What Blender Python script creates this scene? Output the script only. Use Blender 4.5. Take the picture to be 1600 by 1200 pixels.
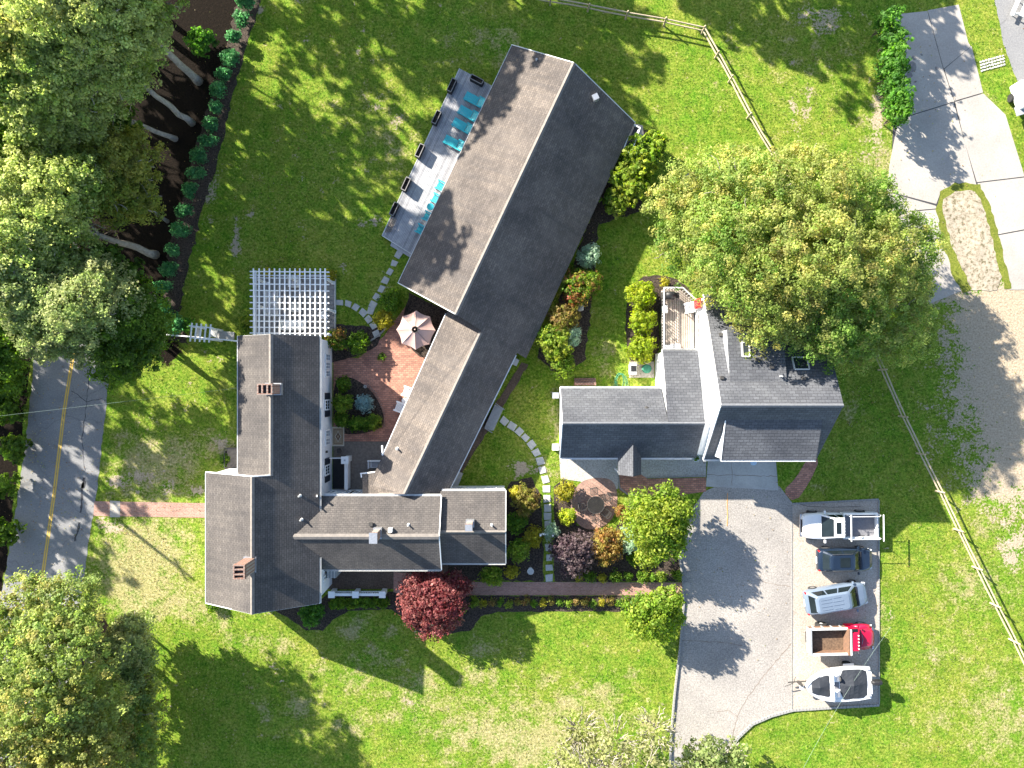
import bpy, bmesh, math, random
import numpy as np
from mathutils import Vector, Matrix

random.seed(7)
RNG = np.random.default_rng(7)
for _o in list(bpy.data.objects):
    bpy.data.objects.remove(_o)
SC = bpy.context.scene
COL = SC.collection

# ------------------------------------------------------------------ camera, sky, sun, exposure
H = 55.5          # flying height of the camera in metres
F = 1110.0        # focal length in photograph pixels (1600 wide)
cam_d = bpy.data.cameras.new('camera')
cam_d.sensor_fit = 'HORIZONTAL'
cam_d.sensor_width = 36.0
cam_d.lens = 36.0 * F / 1600.0
cam_d.clip_start = 0.5
cam_d.clip_end = 2000.0
cam = bpy.data.objects.new('camera', cam_d)
cam.location = (0, 0, H)
cam.rotation_euler = (0, 0, 0)
COL.objects.link(cam)
SC.camera = cam

SUN_EL = math.radians(26.5)
SUN_DIR = (0.786, -0.618)          # way the shadows fall on the ground
world = bpy.data.worlds.new('World')
SC.world = world
world.use_nodes = True
wn = world.node_tree
wn.nodes.clear()
w_out = wn.nodes.new('ShaderNodeOutputWorld')
w_bg = wn.nodes.new('ShaderNodeBackground')
w_sky = wn.nodes.new('ShaderNodeTexSky')
w_sky.sky_type = 'NISHITA'
w_sky.sun_disc = False
w_sky.sun_elevation = SUN_EL
w_sky.sun_rotation = math.atan2(-SUN_DIR[0], -SUN_DIR[1])
w_sky.altitude = 50
w_sky.air_density = 1.0
w_sky.dust_density = 0.8
w_sky.ozone_density = 1.0
w_bg.inputs['Strength'].default_value = 0.085
wn.links.new(w_sky.outputs[0], w_bg.inputs['Color'])
wn.links.new(w_bg.outputs[0], w_out.inputs['Surface'])

sun_d = bpy.data.lights.new('sun', 'SUN')
sun_d.energy = 5.0
sun_d.angle = math.radians(0.53)
sun_d.color = (1.0, 0.93, 0.81)
sun = bpy.data.objects.new('sun', sun_d)
sun.rotation_euler = Vector((SUN_DIR[0] * math.cos(SUN_EL), SUN_DIR[1] * math.cos(SUN_EL), -math.sin(SUN_EL))).to_track_quat('-Z', 'Y').to_euler()
sun.location = (-40, 30, 40)
COL.objects.link(sun)

SC.render.engine = 'CYCLES'
SC.view_settings.view_transform = 'Standard'
SC.view_settings.look = 'None'
SC.view_settings.exposure = 2.0
SC.view_settings.gamma = 1.0
SC.view_settings.use_curve_mapping = False
SC.render.resolution_x = 1024
SC.render.resolution_y = 768
SC.cycles.max_bounces = 6
SC.cycles.diffuse_bounces = 3
SC.cycles.transparent_max_bounces = 6


def G(px, py, z=0.0):
    """point of the place seen at photograph pixel px, py when it stands z metres high"""
    k = (H - z) / F
    return ((px - 800) * k, (600 - py) * k, z)


def G2(px, py, z=0.0):
    return G(px, py, z)[:2]


# ------------------------------------------------------------------ materials
def _nt(name):
    m = bpy.data.materials.new(name)
    m.use_nodes = True
    nt = m.node_tree
    nt.nodes.clear()
    out = nt.nodes.new('ShaderNodeOutputMaterial')
    bs = nt.nodes.new('ShaderNodeBsdfPrincipled')
    nt.links.new(bs.outputs[0], out.inputs['Surface'])
    return m, nt, bs


def _n(nt, kind, **kw):
    n = nt.nodes.new(kind)
    for k, v in kw.items():
        if k in n.inputs:
            n.inputs[k].default_value = v
        else:
            setattr(n, k, v)
    return n


def _ramp(nt, fac, stops):
    r = nt.nodes.new('ShaderNodeValToRGB')
    cr = r.color_ramp
    while len(cr.elements) < len(stops):
        cr.elements.new(0.5)
    for e, (p, c) in zip(cr.elements, stops):
        e.position = p
        e.color = tuple(c) + (1,) if len(c) == 3 else c
    nt.links.new(fac, r.inputs[0])
    return r.outputs[0]


def _mix(nt, fac, a, b, mode='MIX'):
    m = nt.nodes.new('ShaderNodeMix')
    m.data_type = 'RGBA'
    m.blend_type = mode
    for sock, val in ((m.inputs[0], fac), (m.inputs[6], a), (m.inputs[7], b)):
        if isinstance(val, (int, float)):
            sock.default_value = val
        elif isinstance(val, tuple):
            sock.default_value = val + (1,) if len(val) == 3 else val
        else:
            nt.links.new(val, sock)
    return m.outputs[2]


def _math(nt, op, a, b=None, clamp=False):
    m = nt.nodes.new('ShaderNodeMath')
    m.operation = op
    m.use_clamp = clamp
    for i, val in enumerate((a, b)):
        if val is None:
            continue
        if isinstance(val, (int, float)):
            m.inputs[i].default_value = val
        else:
            nt.links.new(val, m.inputs[i])
    return m.outputs[0]


def _noise(nt, vec, scale, detail=4, rough=0.55, dist=0.0):
    n = nt.nodes.new('ShaderNodeTexNoise')
    n.inputs['Scale'].default_value = scale
    n.inputs['Detail'].default_value = detail
    n.inputs['Roughness'].default_value = rough
    n.inputs['Distortion'].default_value = dist
    if vec is not None:
        nt.links.new(vec, n.inputs['Vector'])
    return n.outputs[0]


def _bump(nt, bs, height, strength, dist=0.02):
    b = nt.nodes.new('ShaderNodeBump')
    b.inputs['Strength'].default_value = strength
    b.inputs['Distance'].default_value = dist
    nt.links.new(height, b.inputs['Height'])
    nt.links.new(b.outputs[0], bs.inputs['Normal'])


def _pos(nt):
    return nt.nodes.new('ShaderNodeNewGeometry').outputs['Position']


def _obj(nt):
    return nt.nodes.new('ShaderNodeTexCoord').outputs['Object']


def plain(name, c1, c2=None, scale=3.0, rough=0.7, bump=0.15, bscale=30.0, metallic=0.0, coat=0.0, spec=0.4, world_space=False, lo=0.35, hi=0.65):
    m, nt, bs = _nt(name)
    vec = _pos(nt) if world_space else _obj(nt)
    if c2 is None:
        c2 = tuple(x * 0.8 for x in c1)
    n = _noise(nt, vec, scale, 6, 0.6)
    nt.links.new(_ramp(nt, n, [(lo, c1), (hi, c2)]), bs.inputs['Base Color'])
    bs.inputs['Roughness'].default_value = rough
    bs.inputs['Metallic'].default_value = metallic
    bs.inputs['Specular IOR Level'].default_value = spec
    bs.inputs['Coat Weight'].default_value = coat
    if bump:
        _bump(nt, bs, _noise(nt, vec, bscale, 3), bump)
    return m


def shingle(name, c1, c2, cm, row=0.2, width=0.42, streak=(0.0, 0.0, 0.0), streak_amt=0.25, patch=None):
    """asphalt shingles laid in courses over the roof's own UV (metres)"""
    m, nt, bs = _nt(name)
    uv = nt.nodes.new('ShaderNodeUVMap').outputs[0]
    b = nt.nodes.new('ShaderNodeTexBrick')
    b.offset = 0.5
    b.inputs['Color1'].default_value = c1 + (1,)
    b.inputs['Color2'].default_value = c2 + (1,)
    b.inputs['Mortar'].default_value = cm + (1,)
    b.inputs['Scale'].default_value = 1.0
    b.inputs['Mortar Size'].default_value = 0.014
    b.inputs['Mortar Smooth'].default_value = 0.25
    b.inputs['Bias'].default_value = -0.1
    b.inputs['Brick Width'].default_value = width
    b.inputs['Row Height'].default_value = row
    nt.links.new(uv, b.inputs['Vector'])
    mp = nt.nodes.new('ShaderNodeMapping')
    mp.inputs['Scale'].default_value = (2.2, 0.18, 1)
    nt.links.new(uv, mp.inputs['Vector'])
    st = _noise(nt, mp.outputs[0], 1.0, 5, 0.6)
    big = _noise(nt, uv, 0.25, 5, 0.6)
    fine = _noise(nt, uv, 9.0, 3, 0.7)
    c = _mix(nt, _math(nt, 'MULTIPLY', _ramp(nt, st, [(0.42, (0, 0, 0)), (0.7, (1, 1, 1))]), streak_amt), b.outputs[0], streak)
    c = _mix(nt, 0.8, c, _ramp(nt, big, [(0.3, (0.58, 0.58, 0.61)), (0.7, (1.3, 1.26, 1.2))]), 'MULTIPLY')
    c = _mix(nt, 0.5, c, _ramp(nt, fine, [(0.3, (0.6, 0.6, 0.6)), (0.7, (1.35, 1.35, 1.35))]), 'MULTIPLY')
    if patch:
        pv = _ramp(nt, _noise(nt, uv, 0.3, 2, 0.4), [(0.55, (0, 0, 0)), (0.57, (1, 1, 1))])
        c = _mix(nt, _math(nt, 'MULTIPLY', pv, 0.14), c, patch)
    nt.links.new(c, bs.inputs['Base Color'])
    bs.inputs['Roughness'].default_value = 0.9
    bs.inputs['Specular IOR Level'].default_value = 0.25
    # every course thickens towards its lower edge
    sep = nt.nodes.new('ShaderNodeSeparateXYZ')
    nt.links.new(uv, sep.inputs[0])
    saw = _math(nt, 'FRACT', _math(nt, 'DIVIDE', sep.outputs[1], row))
    h = _math(nt, 'SUBTRACT', _math(nt, 'MULTIPLY', fine, 0.7), _math(nt, 'MULTIPLY', saw, 0.9))
    _bump(nt, bs, _math(nt, 'SUBTRACT', h, _math(nt, 'MULTIPLY', b.outputs['Fac'], 0.6)), 0.4, 0.03)
    return m


def brickmat(name, c1, c2, cm, bw=0.24, rh=0.115, rot=0.0, herring=False, var=0.5):
    m, nt, bs = _nt(name)
    p = _pos(nt)
    mp = nt.nodes.new('ShaderNodeMapping')
    mp.inputs['Rotation'].default_value = (0, 0, rot)
    nt.links.new(p, mp.inputs['Vector'])
    b = nt.nodes.new('ShaderNodeTexBrick')
    b.inputs['Color1'].default_value = c1 + (1,)
    b.inputs['Color2'].default_value = c2 + (1,)
    b.inputs['Mortar'].default_value = cm + (1,)
    b.inputs['Scale'].default_value = 1.0
    b.inputs['Mortar Size'].default_value = 0.014
    b.inputs['Brick Width'].default_value = bw
    b.inputs['Row Height'].default_value = rh
    nt.links.new(mp.outputs[0], b.inputs['Vector'])
    c = _mix(nt, var, b.outputs[0], _ramp(nt, _noise(nt, p, 0.7, 5, 0.65), [(0.3, (0.55, 0.52, 0.5)), (0.7, (1.3, 1.25, 1.2))]), 'MULTIPLY')
    c = _mix(nt, 0.4, c, _ramp(nt, _noise(nt, p, 11, 2, 0.6), [(0.3, (0.55, 0.55, 0.55)), (0.7, (1.4, 1.4, 1.4))]), 'MULTIPLY')
    nt.links.new(c, bs.inputs['Base Color'])
    bs.inputs['Roughness'].default_value = 0.85
    _bump(nt, bs, _math(nt, 'SUBTRACT', _noise(nt, p, 14, 3), b.outputs['Fac']), 0.6, 0.02)
    return m


def gritmat(name, cols, scale=12.0, big=0.35, bump=0.5, rough=0.92, cracks=0.0, big_amt=0.5):
    """gravel, asphalt, concrete and earth: coarse grains over broad stains"""
    m, nt, bs = _nt(name)
    p = _pos(nt)
    n = _noise(nt, p, scale, 4, 0.75)
    k = len(cols)
    c = _ramp(nt, n, [(0.28 + 0.44 * i / (k - 1), cols[i]) for i in range(k)])
    c = _mix(nt, big_amt, c, _ramp(nt, _noise(nt, p, big, 6, 0.62, 0.3), [(0.3, (0.6, 0.6, 0.61)), (0.7, (1.3, 1.28, 1.24))]), 'MULTIPLY')
    if cracks:
        v = nt.nodes.new('ShaderNodeTexVoronoi')
        v.feature = 'DISTANCE_TO_EDGE'
        v.inputs['Scale'].default_value = 0.16
        mp = nt.nodes.new('ShaderNodeVectorMath')
        mp.operation = 'ADD'
        nz = nt.nodes.new('ShaderNodeTexNoise')
        nz.inputs['Scale'].default_value = 0.8
        nz.inputs['Detail'].default_value = 6
        nt.links.new(p, nz.inputs['Vector'])
        sc = nt.nodes.new('ShaderNodeVectorMath')
        sc.operation = 'SCALE'
        sc.inputs['Scale'].default_value = 1.6
        nt.links.new(nz.outputs[1], sc.inputs[0])
        nt.links.new(p, mp.inputs[0])
        nt.links.new(sc.outputs[0], mp.inputs[1])
        nt.links.new(mp.outputs[0], v.inputs['Vector'])
        cr = _ramp(nt, v.outputs[0], [(0.0, (1, 1, 1)), (0.012, (0, 0, 0))])
        c = _mix(nt, _math(nt, 'MULTIPLY', cr, cracks), c, (0.03, 0.03, 0.03))
    nt.links.new(c, bs.inputs['Base Color'])
    bs.inputs['Roughness'].default_value = rough
    bs.inputs['Specular IOR Level'].default_value = 0.25
    _bump(nt, bs, _noise(nt, p, scale * 1.6, 3, 0.7), bump, 0.03)
    return m


def lawnmat():
    m, nt, bs = _nt('lawn_grass')
    p = _pos(nt)
    at = nt.nodes.new('ShaderNodeAttribute')
    at.attribute_name = 'ground'
    sep = nt.nodes.new('ShaderNodeSeparateColor')
    nt.links.new(at.outputs['Color'], sep.inputs[0])
    fine = _noise(nt, p, 5.5, 5, 0.72)
    mid = _noise(nt, p, 0.9, 6, 0.7)
    big = _noise(nt, p, 0.16, 5, 0.6)
    green = _ramp(nt, fine, [(0.32, (0.020, 0.075, 0.004)), (0.45, (0.074, 0.178, 0.010)), (0.57, (0.145, 0.255, 0.020)), (0.72, (0.290, 0.335, 0.066))])
    yell = _ramp(nt, fine, [(0.32, (0.064, 0.104, 0.010)), (0.5, (0.195, 0.236, 0.028)), (0.72, (0.370, 0.345, 0.092))])
    c = _mix(nt, _ramp(nt, _math(nt, 'ADD', _math(nt, 'MULTIPLY', mid, 0.75), _math(nt, 'MULTIPLY', big, 0.45)), [(0.46, (0, 0, 0)), (0.70, (1, 1, 1))]), green, yell)
    c = _mix(nt, 0.75, c, _ramp(nt, _noise(nt, p, 0.42, 6, 0.68, 0.4), [(0.3, (0.66, 0.78, 0.60)), (0.5, (1.0, 1.0, 1.0)), (0.7, (1.30, 1.12, 1.6))]), 'MULTIPLY')
    c = _mix(nt, 0.8, c, _ramp(nt, _noise(nt, p, 2.3, 4, 0.7), [(0.3, (0.58, 0.62, 0.55)), (0.7, (1.32, 1.28, 1.3))]), 'MULTIPLY')
    # straw: dry patches, R of the painted ground mask broken up by noise
    dryf = _math(nt, 'ADD', _math(nt, 'MULTIPLY', sep.outputs[0], 1.35), _math(nt, 'MULTIPLY', _math(nt, 'SUBTRACT', mid, 0.5), 2.2))
    dryf = _ramp(nt, _math(nt, 'ADD', dryf, _math(nt, 'MULTIPLY', _math(nt, 'SUBTRACT', fine, 0.5), 1.1)), [(0.42, (0, 0, 0)), (0.85, (1, 1, 1))])
    straw = _ramp(nt, fine, [(0.3, (0.16, 0.15, 0.05)), (0.52, (0.33, 0.29, 0.14)), (0.72, (0.52, 0.45, 0.28))])
    c = _mix(nt, _math(nt, 'MULTIPLY', dryf, 0.85), c, straw)
    # bare earth, G of the mask
    dirf = _math(nt, 'ADD', _math(nt, 'MULTIPLY', sep.outputs[1], 1.25), _math(nt, 'MULTIPLY', _math(nt, 'SUBTRACT', mid, 0.5), 2.3))
    dirf = _ramp(nt, _math(nt, 'ADD', dirf, _math(nt, 'MULTIPLY', _math(nt, 'SUBTRACT', fine, 0.5), 2.2)), [(0.46, (0, 0, 0)), (0.6, (1, 1, 1))])
    dirt = _ramp(nt, _noise(nt, p, 7, 5, 0.75), [(0.3, (0.20, 0.15, 0.095)), (0.5, (0.37, 0.30, 0.215)), (0.72, (0.50, 0.42, 0.32))])
    c = _mix(nt, dirf, c, dirt)
    # woods leaf litter, canopy shade darkened into its colour; B of the mask
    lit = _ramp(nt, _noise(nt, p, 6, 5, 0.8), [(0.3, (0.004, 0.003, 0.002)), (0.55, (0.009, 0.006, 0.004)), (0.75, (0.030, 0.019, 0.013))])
    litter_shade_f = _ramp(nt, _math(nt, 'ADD', sep.outputs[2], _math(nt, 'MULTIPLY', _math(nt, 'SUBTRACT', mid, 0.5), 1.4)), [(0.42, (0, 0, 0)), (0.6, (1, 1, 1))])
    c = _mix(nt, litter_shade_f, c, lit)
    nt.links.new(c, bs.inputs['Base Color'])
    bs.inputs['Roughness'].default_value = 0.95
    bs.inputs['Specular IOR Level'].default_value = 0.1
    hgt = _math(nt, 'ADD', _math(nt, 'MULTIPLY', fine, 1.0), _math(nt, 'MULTIPLY', _noise(nt, p, 18, 3, 0.7), 0.5))
    _bump(nt, bs, hgt, 0.75, 0.09)
    return m


def leafmat(name, transl=0.58, rough=0.6):
    """leaves take their colour from the 'col' attribute of each leaf"""
    m = bpy.data.materials.new(name)
    m.use_nodes = True
    nt = m.node_tree
    nt.nodes.clear()
    out = nt.nodes.new('ShaderNodeOutputMaterial')
    at = nt.nodes.new('ShaderNodeAttribute')
    at.attribute_name = 'col'
    bs = nt.nodes.new('ShaderNodeBsdfPrincipled')
    bs.inputs['Roughness'].default_value = rough
    bs.inputs['Specular IOR Level'].default_value = 0.3
    tr = nt.nodes.new('ShaderNodeBsdfTranslucent')
    mx = nt.nodes.new('ShaderNodeMixShader')
    mx.inputs[0].default_value = transl
    nt.links.new(at.outputs['Color'], bs.inputs['Base Color'])
    hs = nt.nodes.new('ShaderNodeHueSaturation')
    hs.inputs['Saturation'].default_value = 1.1
    hs.inputs['Value'].default_value = 1.5
    nt.links.new(at.outputs['Color'], hs.inputs['Color'])
    nt.links.new(hs.outputs[0], tr.inputs['Color'])
    nt.links.new(bs.outputs[0], mx.inputs[1])
    nt.links.new(tr.outputs[0], mx.inputs[2])
    nt.links.new(mx.outputs[0], out.inputs['Surface'])
    return m


def glassmat(name, tint=(0.02, 0.025, 0.03), rough=0.06):
    m, nt, bs = _nt(name)
    n = _noise(nt, _obj(nt), 1.5, 3)
    nt.links.new(_ramp(nt, n, [(0.3, tint), (0.7, tuple(x * 1.6 for x in tint))]), bs.inputs['Base Color'])
    bs.inputs['Roughness'].default_value = rough
    bs.inputs['Specular IOR Level'].default_value = 0.6
    return m


M = {}
M['leaf'] = leafmat('leaf')
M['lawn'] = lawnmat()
M['roof_old'] = shingle('shingle_taupe', (0.092, 0.084, 0.079), (0.122, 0.111, 0.104), (0.052, 0.048, 0.047), row=0.16, width=0.3, streak=(0.050, 0.048, 0.050), streak_amt=0.5)
M['roof_barn'] = shingle('shingle_barn', (0.112, 0.096, 0.085), (0.160, 0.137, 0.121), (0.065, 0.058, 0.055), row=0.17, width=0.32, streak=(0.065, 0.062, 0.064), streak_amt=0.5, patch=(0.185, 0.158, 0.138))
M['roof_grey'] = shingle('shingle_slate_grey', (0.082, 0.087, 0.099), (0.112, 0.119, 0.134), (0.038, 0.040, 0.047), row=0.22, width=0.42, streak=(0.07, 0.074, 0.085), streak_amt=0.2)
M['ridge'] = plain('ridge_cap', (0.20, 0.178, 0.16), (0.15, 0.135, 0.122), 4, 0.9, 0.4, 25)
M['ridge_grey'] = plain('ridge_cap_grey', (0.135, 0.142, 0.158), (0.105, 0.11, 0.125), 4, 0.9, 0.4, 25)
M['white'] = plain('white_paint', (0.80, 0.80, 0.79), (0.74, 0.74, 0.73), 2, 0.55, 0.08, 25)
M['clap'] = plain('white_clapboard', (0.78, 0.79, 0.80), (0.70, 0.71, 0.73), 1.2, 0.6, 0.1, 25)
M['trim'] = plain('grey_white_trim', (0.62, 0.62, 0.60), (0.50, 0.50, 0.49), 3, 0.6, 0.1, 25)
M['shingle_wall'] = plain('weathered_cedar_wall', (0.20, 0.17, 0.14), (0.13, 0.11, 0.095), 6, 0.9, 0.5, 20)
M['glass'] = glassmat('window_glass')
M['shutter'] = plain('dark_shutter', (0.018, 0.022, 0.032), (0.028, 0.032, 0.042), 8, 0.5, 0.1, 30)
M['brick'] = brickmat('red_brick', (0.33, 0.145, 0.095), (0.23, 0.095, 0.065), (0.33, 0.29, 0.25))
M['patio'] = brickmat('patio_brick', (0.52, 0.245, 0.165), (0.31, 0.138, 0.098), (0.17, 0.12, 0.10), 0.32, 0.16)
M['walk'] = brickmat('walk_brick', (0.40, 0.205, 0.160), (0.29, 0.140, 0.105), (0.30, 0.24, 0.20), 0.24, 0.11)
M['chimney_brick'] = brickmat('chimney_brick', (0.27, 0.150, 0.112), (0.19, 0.10, 0.075), (0.28, 0.245, 0.22))
M['paver'] = brickmat('round_paver', (0.38, 0.235, 0.185), (0.28, 0.165, 0.130), (0.22, 0.17, 0.14), 0.22, 0.2, 0.5)
M['stone'] = plain('bluestone', (0.46, 0.45, 0.42), (0.36, 0.36, 0.35), 6, 0.85, 0.4, 20)
M['concrete'] = gritmat('concrete', [(0.28, 0.258, 0.235), (0.34, 0.315, 0.287), (0.39, 0.362, 0.33)], 8, 0.3, 0.25, 0.9, 0.0, 0.45)
M['apron'] = gritmat('apron_concrete', [(0.34, 0.33, 0.32), (0.40, 0.39, 0.37), (0.45, 0.44, 0.42)], 8, 0.4, 0.2)
M['drive'] = gritmat('chip_seal_drive', [(0.15, 0.137, 0.126), (0.29, 0.270, 0.250), (0.42, 0.392, 0.365)], 9, 0.22, 0.5, 0.92, 0.1, 0.5)
M['road'] = gritmat('road_asphalt', [(0.15, 0.15, 0.155), (0.205, 0.205, 0.21), (0.26, 0.255, 0.25)], 9, 0.2, 0.3, 0.9, 0.25, 0.5)
M['tar'] = plain('tar_patch', (0.05, 0.05, 0.055), (0.035, 0.035, 0.04), 5, 0.8, 0.2, 20)
M['gravel'] = gritmat('tan_gravel', [(0.21, 0.18, 0.15), (0.37, 0.325, 0.28), (0.50, 0.445, 0.39)], 9, 0.35, 0.8, 0.95, 0, 0.3)
M['gravel_grey'] = gritmat('pea_gravel', [(0.22, 0.205, 0.19), (0.40, 0.375, 0.345), (0.55, 0.52, 0.48)], 8, 0.6, 0.8, 0.95, 0, 0.3)
M['mulch'] = gritmat('dark_mulch', [(0.006, 0.005, 0.004), (0.024, 0.018, 0.015), (0.075, 0.056, 0.044), (0.13, 0.10, 0.08)], 8, 0.6, 1.0)
M['brownmulch'] = gritmat('brown_mulch', [(0.06, 0.042, 0.032), (0.115, 0.082, 0.062), (0.17, 0.125, 0.095)], 8, 0.6, 1.0)
M['dirt'] = gritmat('sandy_dirt', [(0.045, 0.045, 0.015), (0.16, 0.135, 0.085), (0.32, 0.275, 0.21), (0.36, 0.315, 0.25), (0.40, 0.35, 0.285)], 3.2, 0.4, 0.7)
M['cobble'] = plain('granite_cobble', (0.30, 0.29, 0.28), (0.20, 0.20, 0.19), 9, 0.9, 0.5, 15)
M['yellow'] = plain('road_yellow', (0.62, 0.40, 0.06), (0.50, 0.33, 0.08), 9, 0.8, 0.2, 20, world_space=True)
M['bark_pale'] = plain('pale_bark', (0.36, 0.32, 0.27), (0.22, 0.19, 0.16), 5, 0.9, 0.6, 14, world_space=True)
M['bark'] = plain('grey_brown_bark', (0.13, 0.105, 0.085), (0.08, 0.065, 0.05), 5, 0.9, 0.6, 14, world_space=True)
M['rail'] = plain('cedar_rail', (0.47, 0.39, 0.27), (0.36, 0.29, 0.20), 5, 0.85, 0.4, 16, world_space=True)
M['deck_grey'] = plain('weathered_grey_deck', (0.40, 0.40, 0.41), (0.30, 0.30, 0.315), 2.5, 0.8, 0.3, 14, world_space=True)
M['deck_grey2'] = plain('weathered_grey_deck_dark', (0.31, 0.31, 0.325), (0.23, 0.23, 0.245), 2.5, 0.8, 0.3, 14, world_space=True)
M['deck_brown2'] = plain('tan_deck_dark', (0.33, 0.28, 0.24), (0.26, 0.215, 0.18), 2.5, 0.8, 0.3, 14, world_space=True)
M['deck_brown'] = plain('tan_deck', (0.40, 0.345, 0.30), (0.32, 0.27, 0.23), 2.5, 0.8, 0.3, 14, world_space=True)
M['deck_dark'] = plain('grey_floor', (0.25, 0.24, 0.235), (0.18, 0.17, 0.165), 2.5, 0.8, 0.2, 14, world_space=True)
M['black'] = plain('matte_black', (0.012, 0.012, 0.014), (0.02, 0.02, 0.022), 8, 0.5, 0.1, 30)
M['iron'] = plain('wrought_iron', (0.035, 0.035, 0.035), (0.06, 0.055, 0.05), 8, 0.6, 0.2, 30)
M['turq'] = plain('turquoise_plastic', (0.03, 0.40, 0.46), (0.045, 0.47, 0.52), 4, 0.45, 0.05, 30)
M['turq_dark'] = plain('turquoise_seat', (0.015, 0.30, 0.36), (0.02, 0.34, 0.40), 4, 0.5, 0.05, 30)
M['canvas'] = plain('dusty_pink_canvas', (0.47, 0.305, 0.262), (0.42, 0.27, 0.23), 3, 0.85, 0.2, 30)
M['canvas_pale'] = plain('pale_pink_canvas', (0.50, 0.345, 0.305), (0.45, 0.31, 0.27), 3, 0.85, 0.2, 30)
M['cushion'] = plain('grey_cushion', (0.44, 0.44, 0.46), (0.36, 0.36, 0.38), 4, 0.9, 0.2, 20)
M['steel'] = plain('galvanised_steel', (0.50, 0.51, 0.53), (0.40, 0.41, 0.43), 8, 0.4, 0.1, 30, metallic=0.7)
M['greywood'] = plain('painted_grey_steps', (0.30, 0.315, 0.33), (0.24, 0.25, 0.265), 4, 0.8, 0.2, 20)
M['rug_tan'] = plain('rug_tan', (0.40, 0.30, 0.19), (0.33, 0.25, 0.16), 8, 0.95, 0.2, 30)
M['rug_brown'] = plain('rug_brown', (0.17, 0.09, 0.055), (0.13, 0.07, 0.04), 8, 0.95, 0.2, 30)
M['rug_cream'] = plain('rug_cream', (0.60, 0.54, 0.43), (0.52, 0.47, 0.37), 8, 0.95, 0.2, 30)
M['tyre'] = plain('tyre_rubber', (0.018, 0.018, 0.019), (0.03, 0.03, 0.03), 10, 0.85, 0.2, 25)
M['hose'] = plain('green_hose', (0.04, 0.22, 0.13), (0.05, 0.26, 0.16), 8, 0.5, 0.05, 30)
M['orange'] = plain('orange_cord', (0.75, 0.36, 0.08), (0.65, 0.30, 0.06), 8, 0.6, 0.05, 30)
M['wire'] = plain('pale_cable', (0.20, 0.27, 0.23), (0.16, 0.22, 0.19), 8, 0.6, 0.05, 30)
M['red_plastic'] = plain('red_plastic', (0.45, 0.03, 0.03), (0.38, 0.025, 0.025), 6, 0.4, 0.05, 30)
M['rust'] = plain('rusty_steel', (0.20, 0.105, 0.062), (0.12, 0.075, 0.052), 5, 0.85, 0.4, 18)
M['dirtbed'] = plain('soil_in_bed', (0.17, 0.11, 0.07), (0.08, 0.05, 0.032), 6, 0.95, 0.7, 16)
M['moss'] = gritmat('mossy_grass', [(0.06, 0.085, 0.008), (0.13, 0.155, 0.018), (0.21, 0.205, 0.04)], 8, 0.6, 1.0)


# ------------------------------------------------------------------ mesh helpers
WL = {}


def wl(o):
    return WL.get(o.name, Vector((0, 0, 0))) if o is not None else Vector((0, 0, 0))


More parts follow.
